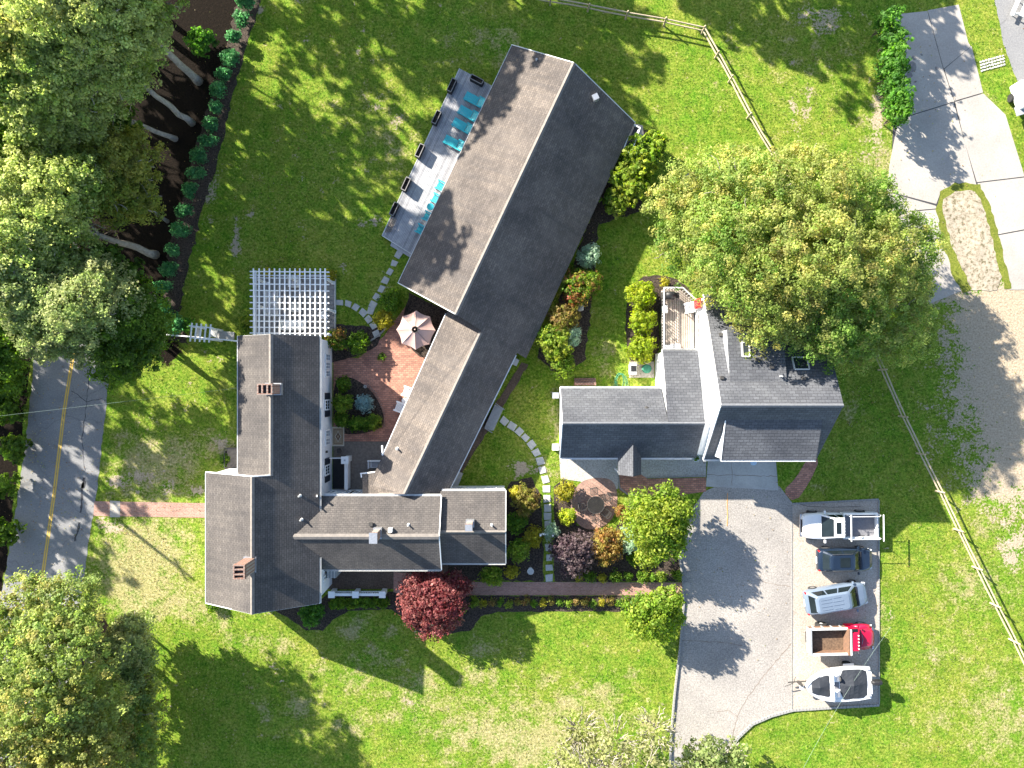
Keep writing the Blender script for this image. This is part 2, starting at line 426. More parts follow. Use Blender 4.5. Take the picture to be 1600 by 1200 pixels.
class MB:
    def __init__(self):
        self.v, self.f, self.uv = [], [], {}

    def add(self, verts, faces, uvs=None):
        b = len(self.v)
        self.v += [tuple(p) for p in verts]
        for i, fc in enumerate(faces):
            if uvs:
                self.uv[len(self.f)] = uvs[i]
            self.f.append(tuple(b + k for k in fc))
        return self

    def box(self, c, s, rz=0.0, ry=0.0, rx=0.0):
        m = Matrix.Translation(c) @ Matrix.Rotation(rz, 4, 'Z') @ Matrix.Rotation(ry, 4, 'Y') @ Matrix.Rotation(rx, 4, 'X')
        hx, hy, hz = s[0] / 2, s[1] / 2, s[2] / 2
        vs = [m @ Vector((x, y, z)) for z in (-hz, hz) for x, y in ((-hx, -hy), (hx, -hy), (hx, hy), (-hx, hy))]
        return self.add(vs, [(3, 2, 1, 0), (4, 5, 6, 7), (0, 1, 5, 4), (1, 2, 6, 5), (2, 3, 7, 6), (3, 0, 4, 7)])

    def bar(self, a, b, w, h):
        """square bar from a to b"""
        a, b = Vector(a), Vector(b)
        d = (b - a).normalized()
        up = Vector((0, 0, 1)) if abs(d.z) < 0.95 else Vector((1, 0, 0))
        s = d.cross(up).normalized() * (w / 2)
        t = s.cross(d).normalized() * (h / 2)
        vs = [p + i * s + j * t for p in (a, b) for i, j in ((-1, -1), (1, -1), (1, 1), (-1, 1))]
        return self.add(vs, [(0, 1, 2, 3), (7, 6, 5, 4), (0, 4, 5, 1), (1, 5, 6, 2), (2, 6, 7, 3), (3, 7, 4, 0)])

    def prism(self, poly, z0, z1):
        n = len(poly)
        area = sum(poly[i][0] * poly[(i + 1) % n][1] - poly[(i + 1) % n][0] * poly[i][1] for i in range(n))
        if area < 0:
            poly = poly[::-1]
        vs = [(x, y, z0) for x, y in poly] + [(x, y, z1) for x, y in poly]
        fs = [tuple(range(n, 2 * n)), tuple(range(n - 1, -1, -1))]
        fs += [(i, (i + 1) % n, n + (i + 1) % n, n + i) for i in range(n)]
        return self.add(vs, fs)

    def sheet(self, poly, z):
        n = len(poly)
        area = sum(poly[i][0] * poly[(i + 1) % n][1] - poly[(i + 1) % n][0] * poly[i][1] for i in range(n))
        if area < 0:
            poly = poly[::-1]
        return self.add([(x, y, z) for x, y in poly], [tuple(range(n))])

    def tube(self, pts, r, n=7, caps=True):
        pts = [Vector(p) for p in pts]
        if not hasattr(r, '__len__'):
            r = [r] * len(pts)
        vs, fs = [], []
        for i, p in enumerate(pts):
            d = (pts[min(i + 1, len(pts) - 1)] - pts[max(i - 1, 0)]).normalized()
            up = Vector((0, 0, 1)) if abs(d.z) < 0.9 else Vector((1, 0, 0))
            s = d.cross(up).normalized()
            t = s.cross(d)
            for k in range(n):
                a = 2 * math.pi * k / n
                vs.append(p + (s * math.cos(a) + t * math.sin(a)) * r[i])
        for i in range(len(pts) - 1):
            for k in range(n):
                k2 = (k + 1) % n
                fs.append((i * n + k, i * n + k2, (i + 1) * n + k2, (i + 1) * n + k))
        if caps:
            fs.append(tuple(range(n - 1, -1, -1)))
            fs.append(tuple((len(pts) - 1) * n + k for k in range(n)))
        return self.add(vs, fs)

    def lathe(self, prof, c=(0, 0, 0), n=16, axis='Z', close=True):
        vs, fs = [], []
        for r, z in prof:
            for k in range(n):
                a = 2 * math.pi * k / n
                p = (r * math.cos(a), r * math.sin(a), z)
                if axis == 'Y':
                    p = (p[0], p[2], p[1])
                elif axis == 'X':
                    p = (p[2], p[0], p[1])
                vs.append((p[0] + c[0], p[1] + c[1], p[2] + c[2]))
        for i in range(len(prof) - 1):
            for k in range(n):
                k2 = (k + 1) % n
                q = (i * n + k, i * n + k2, (i + 1) * n + k2, (i + 1) * n + k)
                fs.append(q if axis != 'Y' else q[::-1])
        if close:
            a, b = tuple(range(n - 1, -1, -1)), tuple((len(prof) - 1) * n + k for k in range(n))
            fs += [a, b] if axis != 'Y' else [a[::-1], b[::-1]]
        return self.add(vs, fs)

    def loft(self, secs, caps=True):
        n = len(secs[0])
        vs = [p for s in secs for p in s]
        fs = []
        for i in range(len(secs) - 1):
            for k in range(n):
                k2 = (k + 1) % n
                fs.append((i * n + k, (i + 1) * n + k, (i + 1) * n + k2, i * n + k2))
        if caps:
            fs.append(tuple(range(n)))
            fs.append(tuple((len(secs) - 1) * n + k for k in range(n - 1, -1, -1)))
        return self.add(vs, fs)

    def mesh(self, name, off):
        me = bpy.data.meshes.new(name)
        me.from_pydata([(x - off[0], y - off[1], z - off[2]) for x, y, z in self.v], [], self.f)
        if self.uv:
            ul = me.uv_layers.new(name='UVMap')
            for i, uv in self.uv.items():
                for li, c in zip(me.polygons[i].loop_indices, uv):
                    ul.data[li].uv = c
        me.update()
        return me

    def build(self, name, mat, parent=None, smooth=False, bevel=0.0, kind=None, fixn=False):
        off = wl(parent)
        me = self.mesh(name, off)
        if fixn:
            bm = bmesh.new()
            bm.from_mesh(me)
            bmesh.ops.recalc_face_normals(bm, faces=bm.faces)
            bm.to_mesh(me)
            bm.free()
        me.materials.append(M[mat] if isinstance(mat, str) else mat)
        o = bpy.data.objects.new(name, me)
        COL.objects.link(o)
        WL[o.name] = off.copy()
        if parent is not None:
            o.parent = parent
        if smooth:
            me.polygons.foreach_set('use_smooth', [True] * len(me.polygons))
        if bevel:
            bv = o.modifiers.new('bevel', 'BEVEL')
            bv.width = bevel
            bv.segments = 2
            bv.limit_method = 'ANGLE'
        if kind:
            o['kind'] = kind
        return o


def tag(o, label, cat, group=None):
    o['label'] = label
    o['category'] = cat
    if group:
        o['group'] = group
    return o


def thing(name, label, cat, loc=(0, 0, 0), group=None):
    o = bpy.data.objects.new(name, None)
    o.empty_display_size = 0.3
    COL.objects.link(o)
    o.location = loc
    WL[o.name] = Vector(loc)
    return tag(o, label, cat, group)


def single(mb, name, mat, label, cat, loc=(0, 0, 0), group=None, **kw):
    """a thing that is one mesh, with its origin at loc"""
    h = bpy.data.objects.new('tmp', None)
    WL[h.name] = Vector(loc)
    off = Vector(loc)
    o = mb.build(name, mat, None, **kw)
    for v in o.data.vertices:
        v.co -= off
    o.location = loc
    WL[o.name] = off
    bpy.data.objects.remove(h)
    return tag(o, label, cat, group)


def struct(mb, name, mat, parent=None, **kw):
    o = mb.build(name, mat, parent, **kw)
    if parent is None:
        o['kind'] = 'structure'
    return o


def copy_tree(o, parent=None):
    c = o.copy()
    COL.objects.link(c)
    WL[c.name] = wl(o).copy()
    if parent is not None:
        c.parent = parent
    for ch in list(o.children):
        copy_tree(ch, c)
    return c


def place(o, x, y, z=0.0, rz=0.0, s=None):
    o.location = (x, y, z)
    o.rotation_euler = (0, 0, rz)
    if s is not None:
        o.scale = (s, s, s) if not hasattr(s, '__len__') else s
    WL[o.name] = Vector((x, y, z))
    return o


def relabel(o, label, group=None):
    o['label'] = label
    if group:
        o['group'] = group
    return o


def pxpoly(pts, z=0.0):
    return [G2(x, y, z) for x, y in pts]


def smooth_poly(pts, it=2, closed=True):
    """Chaikin corner cutting"""
    for _ in range(it):
        out = []
        n = len(pts)
        rng = range(n) if closed else range(n - 1)
        if not closed:
            out.append(pts[0])
        for i in rng:
            a, b = pts[i], pts[(i + 1) % n]
            out.append((a[0] * .75 + b[0] * .25, a[1] * .75 + b[1] * .25))
            out.append((a[0] * .25 + b[0] * .75, a[1] * .25 + b[1] * .75))
        if not closed:
            out.append(pts[-1])
        pts = out
    return pts


def ragged(poly, amp=0.12, step=0.35, seed=1):
    """an uneven ground edge: subdivide and jitter"""
    rg = random.Random(seed)
    out = []
    n = len(poly)
    for i in range(n):
        a, b = poly[i], poly[(i + 1) % n]
        L = math.hypot(b[0] - a[0], b[1] - a[1])
        k = max(1, int(L / step))
        for j in range(k):
            t = j / k
            out.append((a[0] + (b[0] - a[0]) * t + rg.uniform(-amp, amp), a[1] + (b[1] - a[1]) * t + rg.uniform(-amp, amp)))
    return out


def in_poly(x, y, poly):
    x = np.asarray(x)
    y = np.asarray(y)
    ins = np.zeros(x.shape, bool)
    n = len(poly)
    j = n - 1
    for i in range(n):
        xi, yi = poly[i]
        xj, yj = poly[j]
        c = ((yi > y) != (yj > y)) & (x < (xj - xi) * (y - yi) / ((yj - yi) or 1e-9) + xi)
        ins ^= c
        j = i
    return ins


# ------------------------------------------------------------------ leaves, trees, shrubs
PAL = {
    'maple': [(0.095, 0.155, 0.030), (0.140, 0.195, 0.044), (0.185, 0.215, 0.064), (0.068, 0.125, 0.024), (0.140, 0.185, 0.045), (0.215, 0.210, 0.070), (0.235, 0.205, 0.068)],
    'maple_gold': [(0.125, 0.165, 0.042), (0.155, 0.185, 0.055), (0.085, 0.130, 0.026), (0.180, 0.185, 0.060), (0.19, 0.160, 0.055), (0.11, 0.155, 0.050), (0.145, 0.18, 0.06)],
    'wood': [(0.155, 0.200, 0.048), (0.200, 0.232, 0.070), (0.112, 0.160, 0.036), (0.228, 0.245, 0.092), (0.170, 0.205, 0.078)],
    'wood_yellow': [(0.130, 0.150, 0.026), (0.165, 0.172, 0.034), (0.090, 0.120, 0.020), (0.185, 0.175, 0.042), (0.12, 0.15, 0.035)],
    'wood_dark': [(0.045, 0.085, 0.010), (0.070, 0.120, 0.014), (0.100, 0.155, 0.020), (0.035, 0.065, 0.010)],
    'wood_grey': [(0.135, 0.170, 0.060), (0.175, 0.205, 0.085), (0.100, 0.135, 0.042), (0.205, 0.210, 0.100)],
    'bright': [(0.090, 0.145, 0.016), (0.130, 0.180, 0.022), (0.060, 0.110, 0.012), (0.175, 0.195, 0.030)],
    'lime': [(0.150, 0.195, 0.014), (0.185, 0.215, 0.017), (0.110, 0.155, 0.012), (0.210, 0.225, 0.022)],
    'mid': [(0.060, 0.115, 0.012), (0.085, 0.150, 0.016), (0.045, 0.090, 0.010), (0.12, 0.17, 0.02)],
    'dark': [(0.045, 0.130, 0.050), (0.060, 0.165, 0.065), (0.032, 0.095, 0.036), (0.080, 0.190, 0.075)],
    'blue': [(0.160, 0.230, 0.230), (0.120, 0.185, 0.190), (0.205, 0.275, 0.265)],
    'silver': [(0.20, 0.26, 0.19), (0.14, 0.20, 0.14), (0.27, 0.32, 0.24)],
    'red': [(0.125, 0.034, 0.036), (0.170, 0.062, 0.058), (0.085, 0.022, 0.026), (0.20, 0.095, 0.082)],
    'purple': [(0.060, 0.038, 0.045), (0.085, 0.060, 0.068), (0.040, 0.025, 0.032), (0.11, 0.085, 0.085)],
    'orange': [(0.165, 0.115, 0.032), (0.180, 0.090, 0.034), (0.140, 0.125, 0.030), (0.16, 0.145, 0.035)],
    'brown': [(0.120, 0.085, 0.030), (0.095, 0.095, 0.022), (0.150, 0.105, 0.035), (0.13, 0.14, 0.025)],
    'gold': [(0.190, 0.175, 0.020), (0.220, 0.200, 0.024), (0.140, 0.145, 0.018)],
    'redgreen': [(0.075, 0.130, 0.014), (0.110, 0.170, 0.018), (0.23, 0.07, 0.045), (0.055, 0.100, 0.012), (0.18, 0.16, 0.03)],
    'pale': [(0.170, 0.175, 0.075), (0.150, 0.165, 0.055), (0.210, 0.205, 0.115), (0.13, 0.155, 0.04)],
    'conifer': [(0.040, 0.105, 0.016), (0.065, 0.145, 0.020), (0.090, 0.180, 0.024), (0.028, 0.075, 0.013)],
    'grass': [(0.060, 0.150, 0.010), (0.095, 0.205, 0.014), (0.150, 0.260, 0.024), (0.210, 0.290, 0.050)],
}


def leaf_mesh(name, lobes, n, size, pal, seed=0, clump=0.55, per=14, shell=(0.42, 1.06), low=-0.35, up=0.12, flat=0.75, clumpvar=0.28):
    """diamond shaped leaves, folded on the midrib, gathered in clumps over uneven ellipsoid lobes
    lobes: (cx, cy, cz, rx, ry, rz)"""
    rg = np.random.default_rng(seed + 11)
    pal = np.array(PAL[pal] if isinstance(pal, str) else pal)
    lobes = np.array(lobes, float)
    wgt = lobes[:, 3] * lobes[:, 4]
    nc = max(4, n // per)
    li = rg.choice(len(lobes), nc, p=wgt / wgt.sum())
    # directions over the lobe, most of them on the upper side
    d = rg.normal(size=(nc, 3))
    d /= np.linalg.norm(d, axis=1)[:, None]
    flip = (d[:, 2] < low)
    d[flip, 2] *= -1
    rad = shell[0] + (shell[1] - shell[0]) * rg.random(nc) ** 0.6
    # the outline swells and sinks
    rad *= 1 + 0.11 * np.sin(d[:, 0] * 5.1 + li * 1.7) * np.cos(d[:, 1] * 4.3 + li) + 0.08 * np.sin(d[:, 1] * 9 + d[:, 2] * 6 + li)
    L = lobes[li]
    cc = L[:, :3] + d * L[:, 3:] * rad[:, None]
    # sprays stand out from the lobe on boughs of their own
    bough = rg.normal(size=(len(lobes), 9, 3))
    bough /= np.linalg.norm(bough, axis=2)[:, :, None]
    near = (bough[li] * d[:, None, :]).sum(2).max(1)
    cc += d * L[:, 3:] * (near ** 6 * 0.2 - 0.09)[:, None]
    base = pal[rg.integers(0, len(pal), nc)] * (1 + clumpvar * rg.normal(size=(nc, 1))).clip(0.55, 1.6)
    # a lobe leans towards a tone of its own
    lt = pal[rg.integers(0, len(pal), len(lobes))]
    base = base * 0.6 + lt[li] * 0.4
    # leaves
    N = nc * per
    ci = np.repeat(np.arange(nc), per)
    o_ = rg.normal(size=(N, 3))
    o_ /= np.linalg.norm(o_, axis=1)[:, None]
    o_[:, 2] = np.abs(o_[:, 2]) * 0.9 - 0.25
    crad = clump * (0.6 + 0.8 * rg.random(nc))
    off = o_ * (rg.random(N) ** 0.45 * crad[ci])[:, None] * np.array([1, 1, 0.75])
    p = cc[ci] + off
    # leaves of a spray face out of the spray
    nrm = o_ * 0.62 + d[ci] * 0.3 + rg.normal(size=(N, 3)) * flat * 0.45 + np.array([0, 0, up])
    nrm /= np.linalg.norm(nrm, axis=1)[:, None]
    t = np.cross(nrm, rg.normal(size=(N, 3)))
    t /= np.linalg.norm(t, axis=1)[:, None]
    b = np.cross(nrm, t)
    s = size * (0.65 + 0.7 * rg.random(N))[:, None]
    v = np.empty((N, 4, 3))
    v[:, 0] = p - t * s * 0.62
    v[:, 1] = p + b * s * 0.42 + nrm * s * 0.10
    v[:, 2] = p + t * s * 0.62 - nrm * s * 0.12
    v[:, 3] = p - b * s * 0.42 + nrm * s * 0.10
    col = 1.9 * base[ci] * (1 + 0.16 * rg.normal(size=(N, 1))).clip(0.6, 1.5)
    me = bpy.data.meshes.new(name)
    me.vertices.add(N * 4)
    me.vertices.foreach_set('co', v.reshape(-1))
    me.loops.add(N * 4)
    me.loops.foreach_set('vertex_index', np.arange(N * 4, dtype=np.int32))
    me.polygons.add(N)
    me.polygons.foreach_set('loop_start', np.arange(N, dtype=np.int32) * 4)
    me.polygons.foreach_set('loop_total', np.full(N, 4, dtype=np.int32))
    me.update(calc_edges=True)
    a = me.attributes.new('col', 'FLOAT_COLOR', 'FACE')
    ca = np.ones((N, 4), np.float32)
    ca[:, :3] = col.clip(0.004, 0.75)
    a.data.foreach_set('color', ca.reshape(-1))
    me.materials.append(M['leaf'])
    return me


def put_mesh(me, name, parent):
    o = bpy.data.objects.new(name, me)
    COL.objects.link(o)
    WL[o.name] = wl(parent).copy()
    o.parent = parent
    return o


def limb(a, b, r0, r1, seed=0, wob=0.12, n=7, seg=6):
    rg = random.Random(seed)
    a, b = Vector(a), Vector(b)
    L = (b - a).length
    pts, rs = [], []
    for i in range(seg + 1):
        t = i / seg
        p = a.lerp(b, t)
        if 0 < i < seg:
            p += Vector((rg.uniform(-1, 1), rg.uniform(-1, 1), rg.uniform(-.3, .3))) * L * wob * 0.35
        pts.append(p)
        rs.append(r0 + (r1 - r0) * t)
    return pts, rs, n


def tree(name, label, cat, base, lobes, n, size, pal, bark='bark', tr=0.22, seed=0, group=None, fork=0.45, twigs=0, twig_mat=None, forks=None, **kw):
    """base: (x, y) on the ground; lobes in world metres"""
    bx, by = base
    t = thing(name, label, cat, (bx, by, 0), group)
    rg = random.Random(seed)
    zc = sum(l[2] for l in lobes) / len(lobes)
    cx = sum(l[0] for l in lobes) / len(lobes)
    cy = sum(l[1] for l in lobes) / len(lobes)
    zf = zc * fork
    fx, fy = bx + (cx - bx) * 0.3, by + (cy - by) * 0.3
    mb = MB()
    pts, rs, k = limb((bx, by, -0.1), (fx, fy, zf), tr, tr * 0.72, seed, 0.05, 9)
    rs[0] *= 1.35
    mb.tube(pts, rs, k)
    for i, l in enumerate(lobes):
        tip = (l[0], l[1], l[2] + l[5] * 0.25)
        p2, r2, k = limb((fx, fy, zf - 0.15), tip, tr * 0.5, tr * 0.1, seed + i, 0.16, 6, 7)
        mb.tube(p2, r2, k)
        for j in range(3):
            q = p2[2 + j]
            a = rg.uniform(0, 6.28)
            e = (q[0] + math.cos(a) * l[3] * 0.7, q[1] + math.sin(a) * l[4] * 0.7, q[2] + l[5] * rg.uniform(.3, .7))
            p3, r3, k = limb(q, e, tr * 0.22, tr * 0.05, seed + i * 7 + j, 0.2, 5, 5)
            mb.tube(p3, r3, k)
    mb.build('trunk', bark, t, smooth=True)
    if twigs:
        tb = MB()
        for i in range(twigs):
            l = lobes[rg.randrange(len(lobes))]
            a, e = rg.uniform(0, 6.28), rg.uniform(0.0, 1.2)
            d = Vector((math.cos(a) * math.cos(e), math.sin(a) * math.cos(e), math.sin(e)))
            p0 = Vector(l[:3]) + Vector((d.x * l[3], d.y * l[4], d.z * l[5])) * rg.uniform(.35, .6)
            p1 = Vector(l[:3]) + Vector((d.x * l[3], d.y * l[4], d.z * l[5])) * rg.uniform(.98, 1.12)
            pp, rr, k = limb(p0, p1, 0.05, 0.018, seed + i * 3, 0.3, 4, 5)
            tb.tube(pp, rr, k)
        tb.build('twigs', twig_mat or bark, t, smooth=True, kind='stuff')
    me = leaf_mesh(name + '_leaves', [(l[0] - bx, l[1] - by, l[2], l[3], l[4], l[5]) for l in lobes], n, size, pal, seed, **kw)
    put_mesh(me, 'crown', t)
    return t


def shrub(name, label, cat, px, py, z, r, pal, n=900, size=0.14, seed=0, ry=None, rz=None, group=None, lobes=3, clump=0.22, per=10, **kw):
    """a rounded bush whose middle is seen at px, py standing z high; r in metres"""
    x, y, _ = G(px, py, z)
    ry = ry or r
    rz = rz or max(0.35, z * 1.05)
    t = thing(name, label, cat, (x, y, 0), group)
    rg = random.Random(seed)
    lb = [(0, 0, z * 0.85, r * 0.85, ry * 0.85, rz * 0.9)]
    for i in range(lobes):
        a = 6.283 * (i + rg.random() * 0.6) / lobes
        lb.append((math.cos(a) * r * 0.42, math.sin(a) * ry * 0.42, z * rg.uniform(0.7, 1.05), r * rg.uniform(.5, .62), ry * rg.uniform(.5, .62), rz * rg.uniform(.55, .75)))
    mb = MB()
    for i in range(5):
        a = 6.283 * i / 5 + rg.random()
        mb.tube([(x, y, -0.03), (x + math.cos(a) * r * .2, y + math.sin(a) * ry * .2, z * .5), (x + math.cos(a) * r * .5, y + math.sin(a) * ry * .5, z)], [0.035, 0.025, 0.01], 5)
    mb.build('stem', 'bark', t)
    me = leaf_mesh(name + '_leaves', lb, n, size, pal, seed, clump=clump, per=per, **kw)
    put_mesh(me, 'foliage', t)
    return t


# ------------------------------------------------------------------ the ground
def ground_mask(x, y):
    """R dry grass, G bare earth, B shade-darkened leaf litter for points given in photograph pixels on the ground"""
    r = np.full(x.shape, 0.05)
    g = np.zeros(x.shape)
    b = np.zeros(x.shape)

    def blob(ch, cx, cy, rx, ry, w):
        d = ((x - cx) / rx) ** 2 + ((y - cy) / ry) ** 2
        ch += w * np.exp(-d * 1.4)

    for a in ((230, 870, 110, 95, .62), (245, 720, 100, 70, .55), (300, 950, 90, 40, .35), (200, 930, 50, 70, .25), (345, 690, 30, 30, .4),
              (1250, 150, 60, 140, .22), (1370, 250, 40, 90, .45), (1320, 70, 70, 60, .2), (1180, 60, 70, 60, .2), (1120, 130, 40, 40, .22), (1000, 200, 60, 60, .1),
              (1520, 900, 110, 90, .32), (1570, 1120, 120, 110, .42), (1470, 1010, 90, 60, .15), (1410, 1120, 80, 80, .12), (1380, 960, 18, 60, .35),
              (800, 1130, 170, 90, .36), (600, 1090, 150, 80, .26), (430, 1010, 60, 40, .22), (940, 1060, 80, 60, .18), (880, 1170, 120, 60, .25),
              (750, 1000, 80, 30, .12), (1230, 1140, 90, 30, .14), (945, 560, 26, 70, .35), (870, 660, 20, 60, .4), (845, 730, 40, 30, .3), (720, 60, 60, 60, .25),
              (790, 75, 40, 60, .35), (600, 190, 70, 90, .2), (630, 250, 40, 60, .18), (560, 60, 70, 40, .15), (500, 200, 120, 120, .12), (1180, 330, 60, 60, .2), (1330, 640, 30, 40, .2)):
        blob(r, *a)
    for a in ((1480, 460, 60, 30, .5), (1560, 500, 70, 60, 1.0), (1590, 580, 70, 90, .95), (1540, 560, 60, 60, .34), (1500, 620, 70, 60, .26), (1560, 690, 60, 90, .34), (1600, 740, 60, 110, .55),
              (1480, 690, 50, 70, .24), (1530, 770, 50, 60, .32), (1585, 850, 30, 30, .4), (1460, 540, 40, 40, .25), (1600, 480, 40, 40, .9),
              (1238, 175, 10, 34, .5), (1262, 160, 9, 40, .48), (1250, 215, 9, 30, .4), (1372, 180, 16, 60, .55), (1355, 240, 30, 30, .36), (1290, 45, 40, 16, .4), (1280, 20, 70, 14, .5), (1236, 100, 8, 12, .45), (1260, 100, 6, 10, .42),
              (345, 690, 16, 16, .6), (210, 745, 46, 16, .5), (172, 822, 30, 20, .62), (180, 755, 20, 14, .5), (306, 770, 22, 10, .45), (262, 765, 20, 16, .36),
              (835, 735, 34, 11, .62), (810, 725, 14, 12, .55), (812, 743, 8, 20, .5), (868, 575, 10, 30, .3), (420, 955, 24, 8, .3),
              (1592, 1100, 40, 40, .3), (1578, 880, 26, 26, .34), (1390, 960, 6, 14, .6), (1460, 1020, 8, 8, .45), (425, 1040, 14, 10, .38), (440, 1062, 10, 8, .42), (640, 1100, 20, 14, .3),
              (330, 300, 16, 26, .55), (370, 380, 8, 46, .6), (320, 345, 14, 10, .4), (480, 62, 9, 8, .5), (560, 78, 9, 10, .55), (567, 48, 6, 8, .45), (400, 12, 18, 12, .5), (470, 2, 22, 6, .5),
              (600, 440, 10, 26, .4), (585, 345, 14, 12, .5), (560, 350, 10, 8, .4), (468, 358, 8, 7, .5), (535, 420, 6, 12, .4), (625, 265, 10, 10, .4), (575, 265, 10, 10, .35), (320, 535, 9, 14, .5), (342, 560, 6, 10, .4), (510, 228, 6, 8, .4), (620, 190, 12, 26, .4), (590, 160, 14, 20, .4)):
        blob(g, *a)
    rg = random.Random(5)
    for i in range(46):
        blob(g, rg.uniform(330, 720), rg.uniform(0, 400), rg.uniform(4, 9), rg.uniform(4, 9), rg.uniform(.25, .45))
    for i in range(30):
        blob(g, rg.uniform(170, 320), rg.uniform(600, 770), rg.uniform(3, 9), rg.uniform(3, 8), rg.uniform(.2, .5))
    for i in range(90):
        blob(r, rg.uniform(330, 1050), rg.uniform(960, 1200), rg.uniform(8, 34), rg.uniform(6, 24), rg.uniform(.06, .32))
    for i in range(90):
        blob(r, rg.uniform(1060, 1620), rg.uniform(0, 1200), rg.uniform(10, 30), rg.uniform(10, 30), rg.uniform(.05, .28))
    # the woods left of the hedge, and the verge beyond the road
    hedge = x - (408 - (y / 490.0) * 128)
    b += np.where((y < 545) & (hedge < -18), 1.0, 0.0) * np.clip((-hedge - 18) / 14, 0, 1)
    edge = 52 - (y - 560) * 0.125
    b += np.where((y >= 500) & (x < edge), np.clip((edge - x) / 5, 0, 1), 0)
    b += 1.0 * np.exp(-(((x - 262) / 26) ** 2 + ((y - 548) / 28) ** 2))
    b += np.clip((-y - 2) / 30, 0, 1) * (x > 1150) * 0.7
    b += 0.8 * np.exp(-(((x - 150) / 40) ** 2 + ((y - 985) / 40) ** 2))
    return np.stack([r, g, b.clip(0, 1)], -1).clip(0, 1)


gx = np.concatenate([[-620, -420, -260, -160, -100, -74], np.arange(-60, 60.01, 0.4), [74, 100, 160, 260, 420, 620]])
gy = np.concatenate([[-620, -420, -260, -160, -100, -64], np.arange(-50, 50.01, 0.4), [64, 100, 160, 260, 420, 620]])
NX, NY = len(gx), len(gy)
XX, YY = np.meshgrid(gx, gy)
lm = bpy.data.meshes.new('lawn')
vv = np.stack([XX, YY, np.zeros_like(XX)], -1).reshape(-1, 3)
ii = (np.arange(NY - 1)[:, None] * NX + np.arange(NX - 1)[None, :]).reshape(-1)
qq = np.stack([ii, ii + 1, ii + NX + 1, ii + NX], -1)
lm.vertices.add(len(vv))
lm.vertices.foreach_set('co', vv.reshape(-1))
lm.loops.add(qq.size)
lm.loops.foreach_set('vertex_index', qq.reshape(-1).astype(np.int32))
lm.polygons.add(len(qq))
lm.polygons.foreach_set('loop_start', (np.arange(len(qq)) * 4).astype(np.int32))
lm.polygons.foreach_set('loop_total', np.full(len(qq), 4, np.int32))
lm.update(calc_edges=True)
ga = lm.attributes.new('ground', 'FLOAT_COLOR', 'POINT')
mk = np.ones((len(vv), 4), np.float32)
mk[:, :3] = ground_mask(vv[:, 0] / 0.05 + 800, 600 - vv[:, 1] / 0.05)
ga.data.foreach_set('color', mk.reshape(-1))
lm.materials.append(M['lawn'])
lawn = bpy.data.objects.new('lawn', lm)
lawn['kind'] = 'structure'
COL.objects.link(lawn)

HARD = []       # ground polygons where no grass grows


def flat(name, mat, px, z, rag=0.0, seed=1, smooth=0, hard=True):
    poly = pxpoly(px)
    if smooth:
        poly = smooth_poly(poly, smooth)
    if hard:
        HARD.append(poly)
    if rag:
        poly = ragged(poly, rag, 0.35, seed)
    return struct(MB().sheet(poly, z), name, mat)


# street on the west side
ROAD = [(120, 380), (178, 540), (172, 575), (163, 660), (150, 780), (138, 850), (130, 915), (112, 1010), (88, 1260), (-70, 1260), (-18, 1010), (8, 900), (26, 790), (40, 690), (50, 600), (54, 540), (30, 380)]
flat('road', 'road', ROAD, 0.012, 0.06, 3)
mid = [(112, 380), (119, 520), (116, 545), (100, 645), (85, 770), (66, 905), (50, 1010), (20, 1260)]
for off, nm in ((-1.6, 'centre_line'), (1.6, 'centre_line')):
    ln = MB()
    L = [G2(x + off * 1.0, y) for x, y in mid]
    for i in range(len(L) - 1):
        a, b_ = Vector(L[i]), Vector(L[i + 1])
        d = (b_ - a).normalized()
        s = Vector((d.y, -d.x)) * 0.055
        ln.add([(a.x - s.x, a.y - s.y, .018), (a.x + s.x, a.y + s.y, .018), (b_.x + s.x, b_.y + s.y, .018), (b_.x - s.x, b_.y - s.y, .018)], [(0, 1, 2, 3)])
    struct(ln, nm, 'yellow')
tp = MB()
for x0, y0, x1, y1, w in ((130, 748, 126, 800, .18), (125, 815, 117, 845, .2), (132, 745, 130, 762, .3)):
    tp.sheet(ragged([G2(x0 - w * 8, y0), G2(x0 + w * 8, y0), G2(x1 + w * 8, y1), G2(x1 - w * 8, y1)], .07, .2, 4), .017)
struct(tp, 'tar_patch', 'tar')

# driveway, parking strip, aprons
DRIVE = [(1100, 768), (1125, 757), (1170, 752), (1218, 760), (1238, 786), (1238, 1110), (1205, 1117), (1175, 1130), (1152, 1152), (1136, 1178), (1120, 1240), (1044, 1240), (1048, 1150), (1053, 1090), (1062, 1010), (1068, 940), (1066, 900), (1061, 870), (1064, 830), (1085, 790)]
flat('driveway', 'drive', DRIVE, 0.014)
PARK = [(1238, 786), (1372, 780), (1373, 1100), (1300, 1104), (1238, 1108)]
flat('parking_gravel', 'gravel', PARK, 0.020, 0.03, 5)
flat('drive_apron', 'apron', [(1106, 718), (1212, 718), (1216, 766), (1103, 760)], 0.026)
